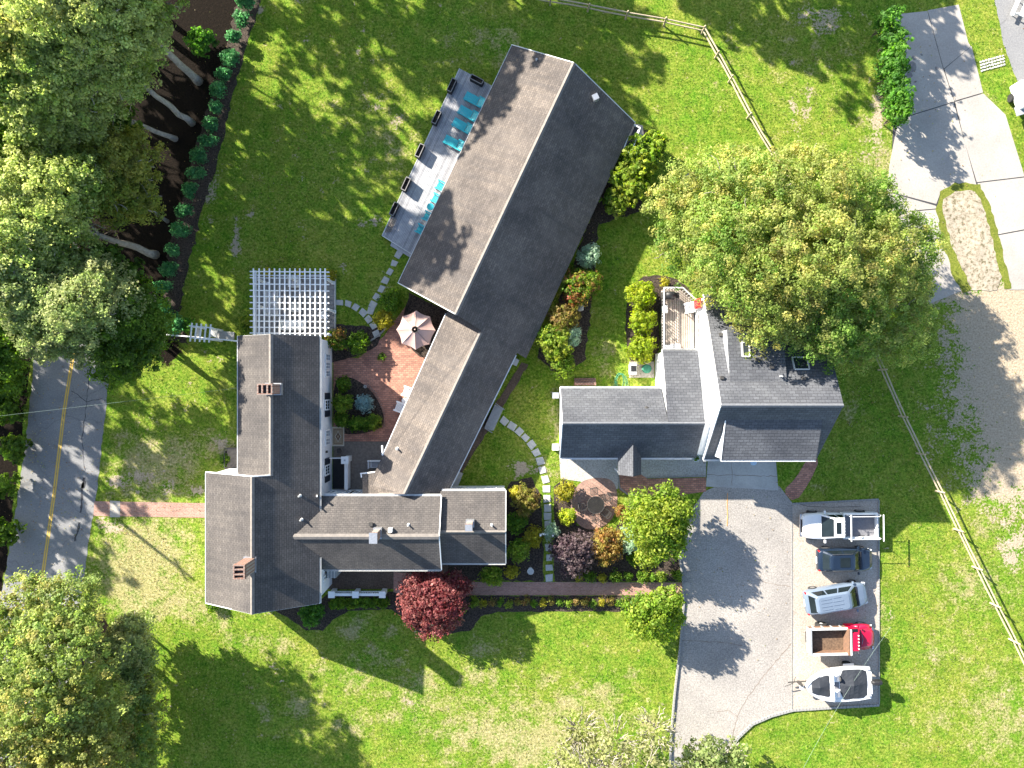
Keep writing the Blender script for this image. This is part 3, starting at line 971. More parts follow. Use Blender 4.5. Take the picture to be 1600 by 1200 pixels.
# east concrete drive: one slab after another
east = bpy.data.objects.new('concrete_drive', None)
east['kind'] = 'structure'
COL.objects.link(east)
SL = [[(1395, 24), (1448, 18), (1473, 108), (1490, 158), (1404, 185), (1407, 120)],
      [(1450, 17), (1497, 8), (1512, 66), (1516, 72), (1475, 107)],
      [(1476, 109), (1517, 73), (1535, 144), (1492, 157)],
      [(1404, 188), (1489, 161), (1507, 225), (1525, 290), (1498, 286), (1468, 302), (1462, 318), (1387, 298), (1390, 260)],
      [(1493, 160), (1537, 147), (1570, 180), (1600, 275), (1527, 284), (1509, 225)],
      [(1387, 301), (1461, 321), (1463, 325), (1388, 332)],
      [(1389, 335), (1463, 328), (1477, 385), (1497, 432), (1506, 452), (1453, 474), (1430, 400)],
      [(1528, 287), (1601, 278), (1640, 350), (1557, 366), (1546, 330)],
      [(1558, 369), (1642, 353), (1660, 440), (1640, 452), (1578, 452)],
      [(1603, 277), (1700, 262), (1740, 340), (1642, 349)]]
for i, s in enumerate(SL):
    mx, my = sum(p[0] for p in s) / len(s), sum(p[1] for p in s) / len(s)
    s = [(x + (0.7 if x > mx else -0.7), y + (0.7 if y > my else -0.7)) for x, y in s]
    MB().prism(pxpoly(s), -0.1, 0.022 + 0.003 * (i % 3)).build('concrete_slab', 'concrete', east)
HARD.append(pxpoly([(1395, 22), (1497, 8), (1537, 147), (1570, 180), (1602, 276), (1660, 440), (1578, 452), (1453, 474), (1387, 298)]))
st_ = MB()
for x, y, r in ((1424, 105, .42), (1428, 91, .2), (1414, 83, .14), (1416, 100, .12), (1440, 86, .1), (1463, 107, .16), (1430, 128, .08), (1420, 118, .25)):
    cx, cy = G2(x, y)
    st_.sheet(ragged([(cx + r * math.cos(k * .7), cy + r * math.sin(k * .7)) for k in range(9)], .05, .2, int(x)), .0302 + .0006 * (int(x) % 5))
struct(st_, 'oil_stain', plain('oil_stain', (0.13, 0.12, 0.12), (0.22, 0.21, 0.20), 3, .8, .1, world_space=True))
flat('drive_base', 'tar', [(1400, 30), (1495, 14), (1533, 147), (1566, 182), (1596, 276), (1690, 270), (1655, 438), (1580, 448), (1560, 375), (1540, 310), (1500, 290), (1470, 305), (1466, 330), (1500, 445), (1455, 470), (1392, 298)], 0.006)
isl = [(1472, 304), (1492, 293), (1524, 292), (1540, 318), (1556, 372), (1576, 455), (1508, 458), (1496, 425), (1477, 375), (1467, 330)]
flat('island_moss', 'moss', [(1462, 325), (1470, 299), (1492, 286), (1530, 287), (1548, 322), (1562, 375), (1580, 452), (1570, 452), (1550, 375), (1538, 325), (1522, 298), (1494, 299), (1474, 310), (1474, 330), (1484, 375), (1503, 420), (1518, 452), (1503, 460), (1488, 428), (1472, 382)], 0.034, 0.09, 7, 0, False)
flat('island_dirt', 'dirt', [(1472, 305), (1492, 293), (1524, 292), (1540, 318), (1556, 372), (1572, 452), (1508, 456), (1497, 425), (1478, 375), (1468, 330)], 0.030, 0.1, 8, 1)
flat('neighbour_drive', 'road', [(1548, -30), (1640, -30), (1660, 125), (1590, 128), (1568, 70)], 0.012, 0.05, 6)

def crack(name, pts, w, mat, z, seed):
    rg = random.Random(seed)
    L = [Vector(G2(*p)) for p in pts]
    m = MB()
    prev = None
    for i in range(len(L) - 1):
        n = max(2, int((L[i + 1] - L[i]).length / .25))
        d = (L[i + 1] - L[i]).normalized()
        s_ = Vector((d.y, -d.x))
        for k in range(n + 1):
            c = L[i].lerp(L[i + 1], k / n) + s_ * rg.uniform(-.05, .05)
            ww = w * rg.uniform(.4, 1.3)
            cur = (c + s_ * ww, c - s_ * ww)
            if prev:
                m.add([(prev[0].x, prev[0].y, z), (prev[1].x, prev[1].y, z), (cur[1].x, cur[1].y, z), (cur[0].x, cur[0].y, z)], [(0, 1, 2, 3)])
            prev = cur
    return struct(m, name, mat)


M['seam'] = plain('crack_fill', (0.16, 0.125, 0.10), (0.23, 0.19, 0.16), 3, .9, .3, world_space=True)
crack('driveway_crack', [(1137, 1180), (1152, 1120), (1166, 1092), (1190, 1060), (1236, 1005)], .035, 'seam', .0185, 1)
crack('driveway_crack', [(1066, 1000), (1120, 1003), (1160, 1008)], .03, 'seam', .0182, 2)
crack('driveway_crack', [(1120, 1112), (1140, 1110), (1153, 1120)], .03, 'seam', .0179, 3)
crack('driveway_crack', [(1180, 905), (1210, 913), (1236, 916)], .025, 'seam', .0183, 4)
crack('road_crack', [(140, 590), (134, 640), (128, 690), (133, 735)], .03, 'tar', .0165, 5)
crack('road_crack', [(112, 610), (135, 628), (160, 622)], .025, 'tar', .0168, 6)
crack('apron_joint', [(1143, 720), (1143, 758)], .02, 'seam', .030, 7)
crack('apron_joint', [(1105, 742), (1214, 744)], .02, 'seam', .0305, 8)
# beds, walks and patios
flat('hedge_bed', 'mulch', [(412, -20), (403, 15), (368, 130), (342, 240), (312, 350), (290, 430), (278, 500), (296, 540), (250, 522), (262, 400), (300, 250), (345, 100), (378, -20)], 0.008, 0.15, 2)
flat('entry_walk', 'walk', [(148, 783), (322, 786), (322, 809), (146, 806)], 0.022)
flat('walk_slab', 'concrete', [(172, 782), (188, 783), (188, 808), (172, 808)], 0.028)
flat('garden_walk', 'walk', [(615, 893), (735, 909), (1068, 910), (1068, 930), (735, 930), (650, 935), (615, 925)], 0.024)
flat('garden_bed', 'mulch', [(790, 768), (800, 752), (830, 745), (845, 775), (848, 820), (850, 908), (735, 908), (690, 890), (690, 780)], 0.009, 0.08, 9)
flat('garden_bed', 'mulch', [(865, 760), (880, 748), (905, 765), (900, 820), (960, 830), (985, 780), (1060, 800), (1060, 870), (1066, 909), (866, 909)], 0.010, 0.05, 10)
flat('border_bed', 'mulch', [(730, 931), (1050, 931), (1050, 955), (780, 956), (752, 962), (735, 985), (690, 993), (655, 990), (632, 965), (612, 952), (545, 954), (525, 965), (505, 985), (480, 985), (455, 968), (430, 955), (430, 940), (498, 940), (515, 925), (640, 925), (700, 905)], 0.011, 0.06, 12)
flat('front_floor', 'brownmulch', [(500, 880), (700, 880), (700, 920), (616, 920), (500, 921)], 0.016)
flat('brick_patio', 'patio', [(521, 556), (560, 560), (583, 540), (600, 525), (640, 470), (690, 480), (700, 520), (640, 640), (615, 740), (600, 765), (521, 765)], 0.018)
flat('courtyard_bed', 'mulch', smooth_poly([(521, 590), (545, 588), (566, 598), (585, 615), (600, 645), (600, 668), (560, 680), (521, 676)], 2), 0.030)
flat('corner_bed', 'mulch', [(640, 458), (712, 492), (690, 560), (655, 558), (622, 520)], 0.027, .05)
flat('shrub_bed', 'mulch', [(512, 505), (600, 512), (590, 540), (560, 556), (521, 566), (508, 566)], 0.025, .05)
flat('porch_floor', 'shingle_wall', [(521, 690), (610, 690), (600, 768), (521, 768)], 0.034)
flat('barn_bed', 'brownmulch', [(815, 566), (826, 570), (705, 765), (690, 765)], 0.013, .06, 3)
flat('barn_side_bed', 'mulch', [(985, 195), (1010, 205), (1000, 330), (935, 350), (925, 470), (915, 560), (880, 590), (838, 560), (930, 320)], 0.010, .12, 4)
flat('gold_shrub_bed', 'mulch', [(980, 550), (976, 500), (982, 460), (992, 440), (1012, 430), (1048, 432), (1080, 450), (1085, 470), (1032, 470), (1030, 570), (990, 575)], 0.011, .05, 5, 1)
flat('round_patio', 'paver', smooth_poly([(905, 752), (935, 745), (960, 750), (966, 780), (960, 808), (940, 826), (915, 828), (895, 812), (890, 780)], 2), 0.026)
flat('side_gravel', 'gravel_grey', [(873, 700), (966, 700), (966, 764), (935, 760), (905, 752), (876, 748)], 0.017)
flat('front_gravel', 'gravel_grey', [(998, 700), (1104, 700), (1103, 745), (1010, 747), (998, 740)], 0.019)
flat('front_walk', 'patio', [(966, 735), (1000, 740), (1012, 748), (1103, 746), (1103, 768), (1072, 772), (1060, 780), (1030, 775), (980, 773), (968, 766)], 0.021)
flat('side_brick_path', 'patio', smooth_poly([(1262, 715), (1282, 715), (1266, 752), (1242, 786), (1222, 768), (1243, 748)], 1), 0.023)
flat('step_pad', 'concrete', [(978, 190), (1004, 196), (1006, 212), (990, 240), (975, 245)], 0.015)
for px in ([(372, 702), (352, 705), (352, 735), (372, 738)],):
    flat('bulkhead_pit', 'mulch', px, 0.015)


def edging(name, pts, n, w, hgt, mat, seed=1):
    """a row of single stones set along a line of pixels"""
    root = bpy.data.objects.new(name, None)
    root['kind'] = 'structure'
    COL.objects.link(root)
    P_ = [Vector(G2(*p)) for p in pts]
    seg = [(P_[i + 1] - P_[i]).length for i in range(len(P_) - 1)]
    tot = sum(seg)
    mb = MB()
    mb.box((0, 0, 0), (tot / n * 0.9, w, hgt))
    me = mb.mesh('edging_stone', (0, 0, 0))
    me.materials.append(M[mat])
    rg = random.Random(seed)
    for k in range(n):
        d = (k + .5) / n * tot
        i = 0
        while d > seg[i]:
            d -= seg[i]
            i += 1
        p = P_[i].lerp(P_[i + 1], d / seg[i])
        v = P_[i + 1] - P_[i]
        o = bpy.data.objects.new('edging_stone', me)
        o.location = (p.x, p.y, hgt * .25 + rg.uniform(0, .02))
        o.rotation_euler = (rg.uniform(-.03, .03), rg.uniform(-.03, .03), math.atan2(v.y, v.x) + rg.uniform(-.04, .04))
        o.parent = root
        COL.objects.link(o)
    return root


edging('parking_edging', [(1238, 787), (1372, 780)], 30, .12, .12, 'cobble', 1)
edging('parking_edging', [(1372.5, 781), (1373, 1100)], 66, .1, .1, 'cobble', 2)
edging('parking_edging', [(1373, 1101), (1300, 1105), (1238, 1109), (1205, 1118), (1175, 1131), (1152, 1153), (1136, 1180), (1122, 1235)], 62, .18, .16, 'cobble', 3)
edging('parking_edging', [(1237, 790), (1237, 1107)], 66, .08, .06, 'cobble', 4)
edging('driveway_edging', [(1061, 872), (1066, 902), (1068, 940), (1062, 1010), (1053, 1090), (1048, 1150), (1045, 1230)], 74, .13, .22, 'cobble', 5)
edging('walk_edging', [(1010, 746), (1060, 745), (1103, 743)], 24, .1, .1, 'cobble', 6)
edging('walk_edging', [(966, 742), (968, 762), (980, 772), (1005, 774)], 20, .1, .1, 'cobble', 7)
edging('bed_edging', [(572, 598), (588, 615), (601, 645), (601, 668)], 20, .12, .1, 'brick', 8)
edging('patio_edging', [(566, 538), (580, 532), (592, 524), (604, 512)], 14, .12, .12, 'cobble', 9)

# stepping stones
def stones(name, pts, w, rot, seed):
    root = bpy.data.objects.new(name, None)
    root['kind'] = 'structure'
    COL.objects.link(root)
    rg = random.Random(seed)
    for i, (x, y) in enumerate(pts):
        a = pts[max(i - 1, 0)]
        b_ = pts[min(i + 1, len(pts) - 1)]
        ang = math.atan2(-(b_[1] - a[1]), b_[0] - a[0]) + rot + rg.uniform(-.08, .08)
        mb = MB()
        hw, hh = w * rg.uniform(.44, .54), w * rg.uniform(.40, .50)
        c, s = math.cos(ang), math.sin(ang)
        X, Y = G2(x, y)
        q = [(-hw, -hh), (hw, -hh), (hw, hh), (-hw, hh)]
        q = [(u + rg.uniform(-.04, .04), v_ + rg.uniform(-.04, .04)) for u, v_ in q]
        poly = [(X + u * c - v_ * s, Y + u * s + v_ * c) for u, v_ in q]
        HARD.append(poly)
        o = mb.prism(poly, -0.05, 0.035 + rg.uniform(0, .012)).build('paving_stone', 'stone', root, bevel=0.02)
    return root


stones('stepping_path', [(622.5, 398), (616, 411.5), (609.4, 425), (602, 438), (596, 451.5), (588.6, 464), (582.6, 476), (578.7, 486)], .52, 0, 1)
stones('stepping_path', [(530.6, 473), (544, 474.5), (556, 480), (567, 488.5), (575.5, 498.7), (583, 509.5), (588, 521.8)], .52, 0, 2)
stones('stepping_path', [(788, 658), (800, 666), (811, 674), (821, 684), (830, 694.6), (838, 707), (844, 720.6), (848, 734.6), (852, 749), (854, 764), (855, 779), (855.6, 794), (855.6, 807), (856, 819)], .60, 0, 3)
stones('stepping_path', [(857, 855.6), (858, 871), (858, 887), (858, 903)], .58, 0, 4)
cob = bpy.data.objects.new('cobble_path', None)
cob['kind'] = 'structure'
COL.objects.link(cob)
rgc = random.Random(3)
for r in range(4):
    for c in range(9):
        X, Y = G2(1532 + c * 4.3 + r * 0.7, 97 + r * 4.6 - c * 1.2)
        MB().box((X, Y, .02), (.17 * rgc.uniform(.7, 1.1), .15 * rgc.uniform(.7, 1.1), .08), rgc.uniform(-.3, .5)).build('cobble_stone', 'stone', cob)


# ------------------------------------------------------------------ building helpers
def slope(name, mat, parent, pts, th=0.12):
    """a roof plane as a slab; pts run along the eave first; UV in metres along eave and up the slope"""
    P_ = [Vector(p) for p in pts]
    n = Vector((0, 0, 0))
    for i in range(len(P_)):
        a, b = P_[i], P_[(i + 1) % len(P_)]
        n += Vector(((a.y - b.y) * (a.z + b.z), (a.z - b.z) * (a.x + b.x), (a.x - b.x) * (a.y + b.y)))
    n.normalize()
    if n.z < 0:
        P_ = [P_[1], P_[0]] + P_[:1:-1]
        n = -n
    u = (P_[1] - P_[0]).normalized()
    v = n.cross(u).normalized()
    if v.z < 0:
        v = -v
        u = -u
    k = len(P_)
    top = [tuple(p) for p in P_]
    bot = [(p.x, p.y, p.z - th) for p in P_]
    def uvof(p):
        q = Vector(p)
        return (q.dot(u), q.dot(v))
    fs = [tuple(range(k)), tuple(range(2 * k - 1, k - 1, -1))] + [(i, k + i, k + (i + 1) % k, (i + 1) % k) for i in range(k)]
    al = top + bot
    mb = MB()
    mb.add(al, fs, [[uvof(al[i]) for i in f] for f in fs])
    return mb.build(name, mat, parent)


def walls(parent, poly, mat, z0=-0.1, name='wall'):
    """walls round a footprint whose corners carry their own top height; the roof closes them"""
    n = len(poly)
    vs = [(x, y, z0) for x, y, z in poly] + [(x, y, z) for x, y, z in poly]
    return MB().add(vs, [(i, (i + 1) % n, n + (i + 1) % n, n + i) for i in range(n)]).build(name, mat, parent, fixn=True)


def window(parent, c, nx, ny, w, h, panes=(2, 2), mat='white', lean=None):
    """double hung window on a wall with outward normal (nx, ny); c at the wall face"""
    tx, ty = -ny, nx
    rz = math.atan2(ty, tx)
    f = MB()
    c = Vector(c)
    o = Vector((nx, ny, 0))
    t = Vector((tx, ty, 0))
    for s in (-1, 1):
        f.box(c + t * s * (w / 2) + o * .03, (.09, .07, h + .18), rz)
        f.box(c + Vector((0, 0, s * h / 2)) + o * .032, (w + .09, .075, .09), rz)
    for i in range(1, panes[0]):
        f.box(c + t * (i / panes[0] - .5) * w + o * .03, (.025, .03, h), rz)
    for i in range(1, panes[1]):
        f.box(c + Vector((0, 0, (i / panes[1] - .5) * h)) + o * .033, (w, .035, .035), rz)
    fr = f.build('window', mat, parent)
    MB().box(c + o * .012, (w, .02, h), rz).build('pane', 'glass', fr)
    return fr


def shutter(parent, c, nx, ny, w, h):
    rz = math.atan2(nx, -ny)
    m = MB().box(Vector(c) + Vector((nx, ny, 0)) * .03, (w, .05, h), rz)
    k = int(h / .12)
    for i in range(k):
        m.box(Vector(c) + Vector((nx, ny, 0)) * .058 + Vector((0, 0, -h / 2 + (i + .5) * h / k)), (w * .8, .02, h / k * .6), rz)
    return m.build('shutter', 'shutter', parent)


def chimney(parent, x0, x1, y0, y1, z0, z1, flues=2, axis='y', capmat='apron', mat='chimney_brick', flash=True):
    c = MB()
    cx, cy = (x0 + x1) / 2, (y0 + y1) / 2
    dx, dy = x1 - x0, y1 - y0
    c.box((cx, cy, (z0 + z1 - .18) / 2), (dx - .06, dy - .06, z1 - .18 - z0))
    c.box((cx, cy, z1 - .15), (dx + .02, dy + .02, .10))
    # rim and partitions leave the flues open
    t = .09
    zt = z1 - .02
    for yy in (y0 + t / 2, y1 - t / 2):
        c.box((cx, yy, zt), (dx, t, .22))
    for xx in (x0 + t / 2, x1 - t / 2):
        c.box((xx, cy, zt - .002), (t, dy - 2 * t, .216))
    for k in range(1, flues):
        if axis == 'y':
            c.box((cx, y0 + dy * k / flues, zt - .004), (dx - 2 * t, .1, .208))
        else:
            c.box((x0 + dx * k / flues, cy, zt - .004), (.1, dy - 2 * t, .208))
    o = c.build('chimney', mat, parent)
    for k in range(flues):
        a = (k + .5) / flues
        q = (cx, y0 + dy * a) if axis == 'y' else (x0 + dx * a, cy)
        s = (dx - 2 * t - .02, dy / flues - .12) if axis == 'y' else (dx / flues - .12, dy - 2 * t - .02)
        MB().box((q[0], q[1], z1 - .095), (max(s[0], .08), max(s[1], .08), .012)).build('flue', 'black', o)
    if flash:
        MB().box((cx, cy, z0 + .34), (dx + .10, dy + .10, .5)).build('flashing', 'steel', o)
    return o


def gutter(parent, a, b, w=0.12, mat='white', brackets=0):
    a, b = Vector(a), Vector(b)
    d = (b - a).normalized()
    s = d.cross(Vector((0, 0, 1))).normalized() * (w / 2)
    m = MB()
    m.bar(a - s + Vector((0, 0, .0)), b - s, .02, .12)
    m.bar(a + s, b + s, .02, .12)
    m.bar(a - Vector((0, 0, .055)), b - Vector((0, 0, .055)), w, .015)
    for i in range(brackets):
        p = a.lerp(b, (i + .5) / brackets)
        m.bar(p - s * 1.3 + Vector((0, 0, .05)), p + s * 1.3 + Vector((0, 0, .05)), .05, .03)
    return m.build('gutter', mat, parent)


def ridgecap(parent, a, b, mat='ridge', w=0.3):
    a, b = Vector(a), Vector(b)
    d = (b - a).normalized()
    s = Vector((d.y, -d.x, 0)).normalized() * (w / 2)
    u = Vector((0, 0, 1))
    vs = []
    for p in (a, b):
        vs += [p - s - u * .06, p + u * .035, p + s - u * .06, p - u * .1]
    return MB().add(vs, [(0, 1, 5, 4), (1, 2, 6, 5), (2, 3, 7, 6), (3, 0, 4, 7), (0, 3, 2, 1), (4, 5, 6, 7)]).build('ridge_cap', mat, parent)


def vent(parent, x, y, z, r=.05, h=.35, mat='trim'):
    return MB().lathe([(r * 1.9, -.1), (r * 1.9, .02), (r, .06), (r, h), (r * .6, h), (r * .6, h - .05)], (x, y, z), 10).build('vent_pipe', mat, parent)


# ------------------------------------------------------------------ the farmhouse (main range, ell, end wing)
fh = thing('farmhouse', 'long white farmhouse with taupe shingle roofs and brick chimneys by the street', 'house', (-17, -6, 0))
EZ, EX = 4.5, -13.83
NR = (-16.73, 6.24)
SR = (-17.79, 6.88)
NW_, SW_ = -19.67, -21.96
YN, YJ, YS = 3.45, -6.38, -15.76
tN = (6.24 - 4.5) / (NW_ - NR[0])
# walls
iw = .2
walls(fh, [(NW_ + iw, YN - .15, 4.45), (NW_ + iw, YJ - .1, 4.45), (EX - .22, YJ - .1, 4.5), (EX - .22, YN - .15, 4.5), (NR[0], YN - .15, NR[1] - .12)], 'clap')
walls(fh, [(SW_ + iw, YJ - .12, 4.45), (SW_ + iw, YS + .15, 4.45), (SR[0], YS + .15, SR[1] - .12), (EX - .22, YS + .15, 4.5), (EX - .215, YJ - .12, 4.5), (SR[0], YJ - .12, SR[1] - .12)], 'clap')
# roof planes
slope('roof_slope', 'roof_old', fh, [(NW_, YN, EZ), (NW_, YJ - .1, EZ), (NR[0], YJ - .1, NR[1]), (NR[0], YN, NR[1])])
slope('roof_slope', 'roof_old', fh, [(SW_, YS, EZ), (SW_, YJ, EZ), (SR[0], YJ, SR[1]), (SR[0], YS, SR[1])])
slope('roof_slope', 'roof_old', fh, [(EX, YS, EZ), (EX, YN, EZ), (NR[0], YN, NR[1]), (NR[0], YJ + .0, NR[1]), (SR[0], YJ, SR[1]), (SR[0], YS, SR[1])])
ridgecap(fh, (NR[0], YN + .02, NR[1] + .01), (NR[0], YJ, NR[1] + .01))
ridgecap(fh, (SR[0], YJ + .02, SR[1] + .01), (SR[0], YS - .02, SR[1] + .01))
# white rake and corner boards
for a, b in (((SW_ - .02, YJ + .05, EZ - .12), (SR[0], YJ + .05, SR[1] - .12)), ((SR[0], YJ + .05, SR[1] - .12), (NR[0], YJ + .05, NR[1] - .1)),
             ((SW_ - .02, YS + .02, EZ - .12), (SR[0], YS + .02, SR[1] - .12)), ((SR[0], YS + .02, SR[1] - .12), (EX, YS + .02, EZ - .12)),
             ((NW_, YN - .02, EZ - .12), (NR[0], YN - .02, NR[1] - .12)), ((NR[0], YN - .02, NR[1] - .12), (EX, YN - .02, EZ - .12))):
    MB().bar(a, b, .06, .2).build('rake_board', 'white', fh)
for a, b, k in (((NW_ - .05, YN, EZ - .07), (NW_ - .05, YJ, EZ - .07), 0), ((SW_ - .05, YJ, EZ - .07), (SW_ - .05, YS, EZ - .07), 0)):
    MB().bar(a, b, .05, .13).build('fascia', 'trim', fh)
gutter(fh, (EX + .05, YN, EZ - .1), (EX + .05, -9.15, EZ - .1), .1, 'trim')
gutter(fh, (EX + .05, -12.45, EZ - .1), (EX + .05, YS, EZ - .1), .1, 'trim')
chimney(fh, -17.1, -16.07, -.72, .02, 5.6, 7.8, 3, 'x')
chimney(fh, -18.37, -17.6, -12.87, -11.9, 6.2, 8.65, 3, 'y')
# ell
LR, LN, LS, LE = (-10.76, 5.45), (-8.14, 3.87), (-13.51, 3.79), -5.16
def mainplane(x):
    return EZ + .6 * (EX - x)
xa = EX - (LR[1] - EZ) / .6
slope('roof_slope', 'roof_old', fh, [(LE, LN[0], LN[1]), (EX - .25, LN[0], LN[1]), (EX - .25, -9.19, 4.5), (EX + .0, -9.19, 4.5), (xa, LR[0], LR[1]), (LE, LR[0], LR[1])])
slope('roof_slope', 'roof_old', fh, [(EX - .25, LS[0], LS[1]), (LE, LS[0], LS[1]), (LE, LR[0], LR[1]), (xa, LR[0], LR[1]), (EX, -12.33, 4.5), (EX - .25, -12.33, 4.5)])
ridgecap(fh, (xa, LR[0], LR[1] + .01), (LE, LR[0], LR[1] + .01), 'ridge', .4)
walls(fh, [(EX - .3, LN[0] - .1, 3.85), (EX - .3, LS[0] + .25, 3.8), (LE - .12, LS[0] + .25, 3.85), (LE - .12, LR[0], LR[1] - .12), (LE - .12, LN[0] - .1, 3.85)], 'clap')
gutter(fh, (EX + .1, LN[0] + .06, LN[1] - .08), (LE, LN[0] + .06, LN[1] - .08), .12, 'white', 16)
gutter(fh, (EX + .1, LS[0] - .06, LS[1] - .08), (LE, LS[0] - .06, LS[1] - .08), .1, 'trim')
for a, b in (((LE + .03, LN[0], LN[1] - .08), (LE + .03, LR[0], LR[1] - .08)), ((LE + .03, LR[0], LR[1] - .08), (LE + .03, LS[0], LS[1] - .08))):
    MB().bar(a, b, .06, .2).build('rake_board', 'white', fh)
chimney(fh, -9.72, -9.24, -10.86, -10.2, 4.9, 6.9, 1, 'y', flash=True)
MB().box((-9.48, -10.53, 7.0), (.56, .74, .05)).build('chimney_cap', 'steel', fh)
# end wing
WR, WN, WS, WE = (-10.55, 4.88), (-7.85, 3.3), (-13.17, 3.3), -.47
slope('roof_slope', 'roof_old', fh, [(WE, WN[0], WN[1]), (LE - .1, WN[0], WN[1]), (LE - .1, WR[0], WR[1]), (WE, WR[0], WR[1])])
slope('roof_slope', 'roof_old', fh, [(LE - .1, WS[0], WS[1]), (WE, WS[0], WS[1]), (WE, WR[0], WR[1]), (LE - .1, WR[0], WR[1])])
ridgecap(fh, (LE, WR[0], WR[1] + .01), (WE, WR[0], WR[1] + .01), 'ridge', .22)
walls(fh, [(LE - .05, WN[0] - .1, 3.25), (LE - .05, WS[0] + .2, 3.25), (WE - .12, WS[0] + .2, 3.3), (WE - .12, WR[0], WR[1] - .12), (WE - .12, WN[0] - .1, 3.3)], 'clap')
gutter(fh, (LE, WN[0] + .06, WN[1] - .08), (WE, WN[0] + .06, WN[1] - .08), .1, 'white', 9)
gutter(fh, (LE, WS[0] - .06, WS[1] - .08), (WE, WS[0] - .06, WS[1] - .08), .1, 'trim')
for a, b in (((WE + .02, WN[0], WN[1] - .08), (WE + .02, WR[0], WR[1] - .08)), ((WE + .02, WR[0], WR[1] - .08), (WE + .02, WS[0], WS[1] - .08))):
    MB().bar(a, b, .06, .16).build('rake_board', 'trim', fh)
chimney(fh, -3.24, -2.75, -10.17, -9.75, 4.3, 6.2, 1, 'y')
MB().box((-2.995, -9.96, 6.3), (.5, .46, .05)).build('chimney_cap', 'steel', fh)
# vents on the roofs
for x, y, z in ((-15.0, -7.9, mainplane(-15.0)), (-14.9, -9.6, mainplane(-14.9)), (-7.35, -10.0, 5.0), (-1.45, -10.1, 4.6)):
    vent(fh, x, y, z, .06, .4)
MB().box((-8.58, -10.3, 5.35), (.28, .28, .35)).build('roof_vent', 'white', fh)
MB().box((-10.0, -9.95, 5.1), (.25, .25, .22)).build('roof_vent', 'iron', fh)
MB().bar((-14.0, -8.0, 4.5), (-13.9, -8.0, 4.9), .1, .1).build('gutter_elbow', 'white', fh)
# east front: windows low and high, with shutters
ex = EX - .2
for yp, sh in ((632.5, 1), (683.5, 0), (734, 1), (571, 0)):
    y = (600 - yp) * .0486
    if sh:
        window(fh, (ex, y, 1.6), 1, 0, .72, 1.35, (3, 2))
        for s in (-1, 1):
            shutter(fh, (ex, y + s * .66, 1.6), 1, 0, .5, 1.35)
    else:
        for s in (-1, 0, 1) if yp < 600 else (-.5, .5):
            window(fh, (ex, y + s * .62, 1.5), 1, 0, .5, 1.2, (2, 3))
for yp in (552, 565, 581, 640, 655, 672, 700, 714, 728, 741, 756):
    window(fh, (ex, (600 - yp) * .0462, 3.75), 1, 0, .42, .8, (1, 2))
MB().box((ex + .06, (600 - 704.7) * .0488, 1.9), (.12, .16, .26)).build('wall_lamp', 'iron', fh)
for xp in (518, 548, 556):
    window(fh, ((xp - 800) * .0489, LN[0] - .1, 1.7), 0, 1, .7, 1.3, (2, 2))
window(fh, (-15.0 + .97, -14.5, 2.2), 1, 0, .3, .9, (1, 2))
for x in (-4.2, -3.1, -1.6):
    window(fh, (x, WN[0] - .1, 1.8), 0, 1, .8, 1.1, (2, 2))

# ------------------------------------------------------------------ the barn
bn = thing('barn', 'long shingled barn with tan sunlit roof slope set at an angle between the houses', 'barn', (2, 8, 0))
A0, A1 = G(800, 70, 2.9), G(622, 442, 2.9)
B0, B1 = G(897, 98, 5.4), G(712, 491, 5.4)
C0, C1 = G(992, 191, 2.3), G(822, 560, 2.3)
slope('roof_slope', 'roof_barn', bn, [A0, A1, B1, B0])
slope('roof_slope', 'roof_barn', bn, [C1, C0, B0, B1])
ridgecap(bn, (B0[0], B0[1], B0[2] + .01), (B1[0], B1[1], B1[2] + .01), 'ridge', .3)
cen = Vector((sum(p[0] for p in (A0, A1, C0, C1)) / 4, sum(p[1] for p in (A0, A1, C0, C1)) / 4, 0))
def inset(p, d, dz):
    v = Vector((cen.x - p[0], cen.y - p[1]))
    v.normalize()
    return (p[0] + v.x * d, p[1] + v.y * d, p[2] - dz)
walls(bn, [inset(A0, .35, .05), inset(A1, .35, .05), inset(B1, .3, .12), inset(C1, .35, .0), inset(C0, .35, .0), inset(B0, .3, .12)], 'shingle_wall')
for a, b in ((A1, B1), (A0, B0), (B0, C0)):
    MB().bar((a[0], a[1], a[2] - .1), (b[0], b[1], b[2] - .1), .06, .22).build('rake_board', 'trim', bn)
MB().bar((A0[0], A0[1], A0[2] - .07), (A1[0], A1[1], A1[2] - .07), .07, .14).build('fascia', 'trim', bn)
# southern end with its own lower ridge
_bn = (Vector(C0) - Vector(B0)).cross(Vector(C1) - Vector(B0)).normalized()
def on_slope(px, py, drop=0.0):
    """point of the barn's shaded roof plane seen at px, py"""
    z_ = 4.0
    for _ in range(30):
        x_, y_, _z = G(px, py, z_)
        z_ = B0[2] - (_bn.x * (x_ - B0[0]) + _bn.y * (y_ - B0[1])) / _bn.z - drop
    return G(px, py, z_)
D0, D1 = on_slope(751, 520), on_slope(632, 772)
E0, E1 = G(697, 490, 2.8), G(598, 712, 2.8)
E2 = G(576, 758, 2.78)
F0, F1 = on_slope(806, 555), on_slope(700, 770)
D0b, F0b, E0b = on_slope(757, 507, .03), on_slope(812, 543, .03), G(703, 478, 2.8)
slope('roof_slope', 'roof_barn', bn, [E0b, E1, E2, G(590, 772, 2.9), D1, D0b])
D1d = (D1[0], D1[1], D1[2] - .02)
slope('roof_slope', 'roof_barn', bn, [F1, F0b, D0b, D1d])
ridgecap(bn, (D0[0], D0[1], D0[2] + .01), (D1[0], D1[1], D1[2] + .01), 'ridge', .3)
def shift(p, a, b, dz):
    return (p[0] + a, p[1] + b, p[2] - dz)
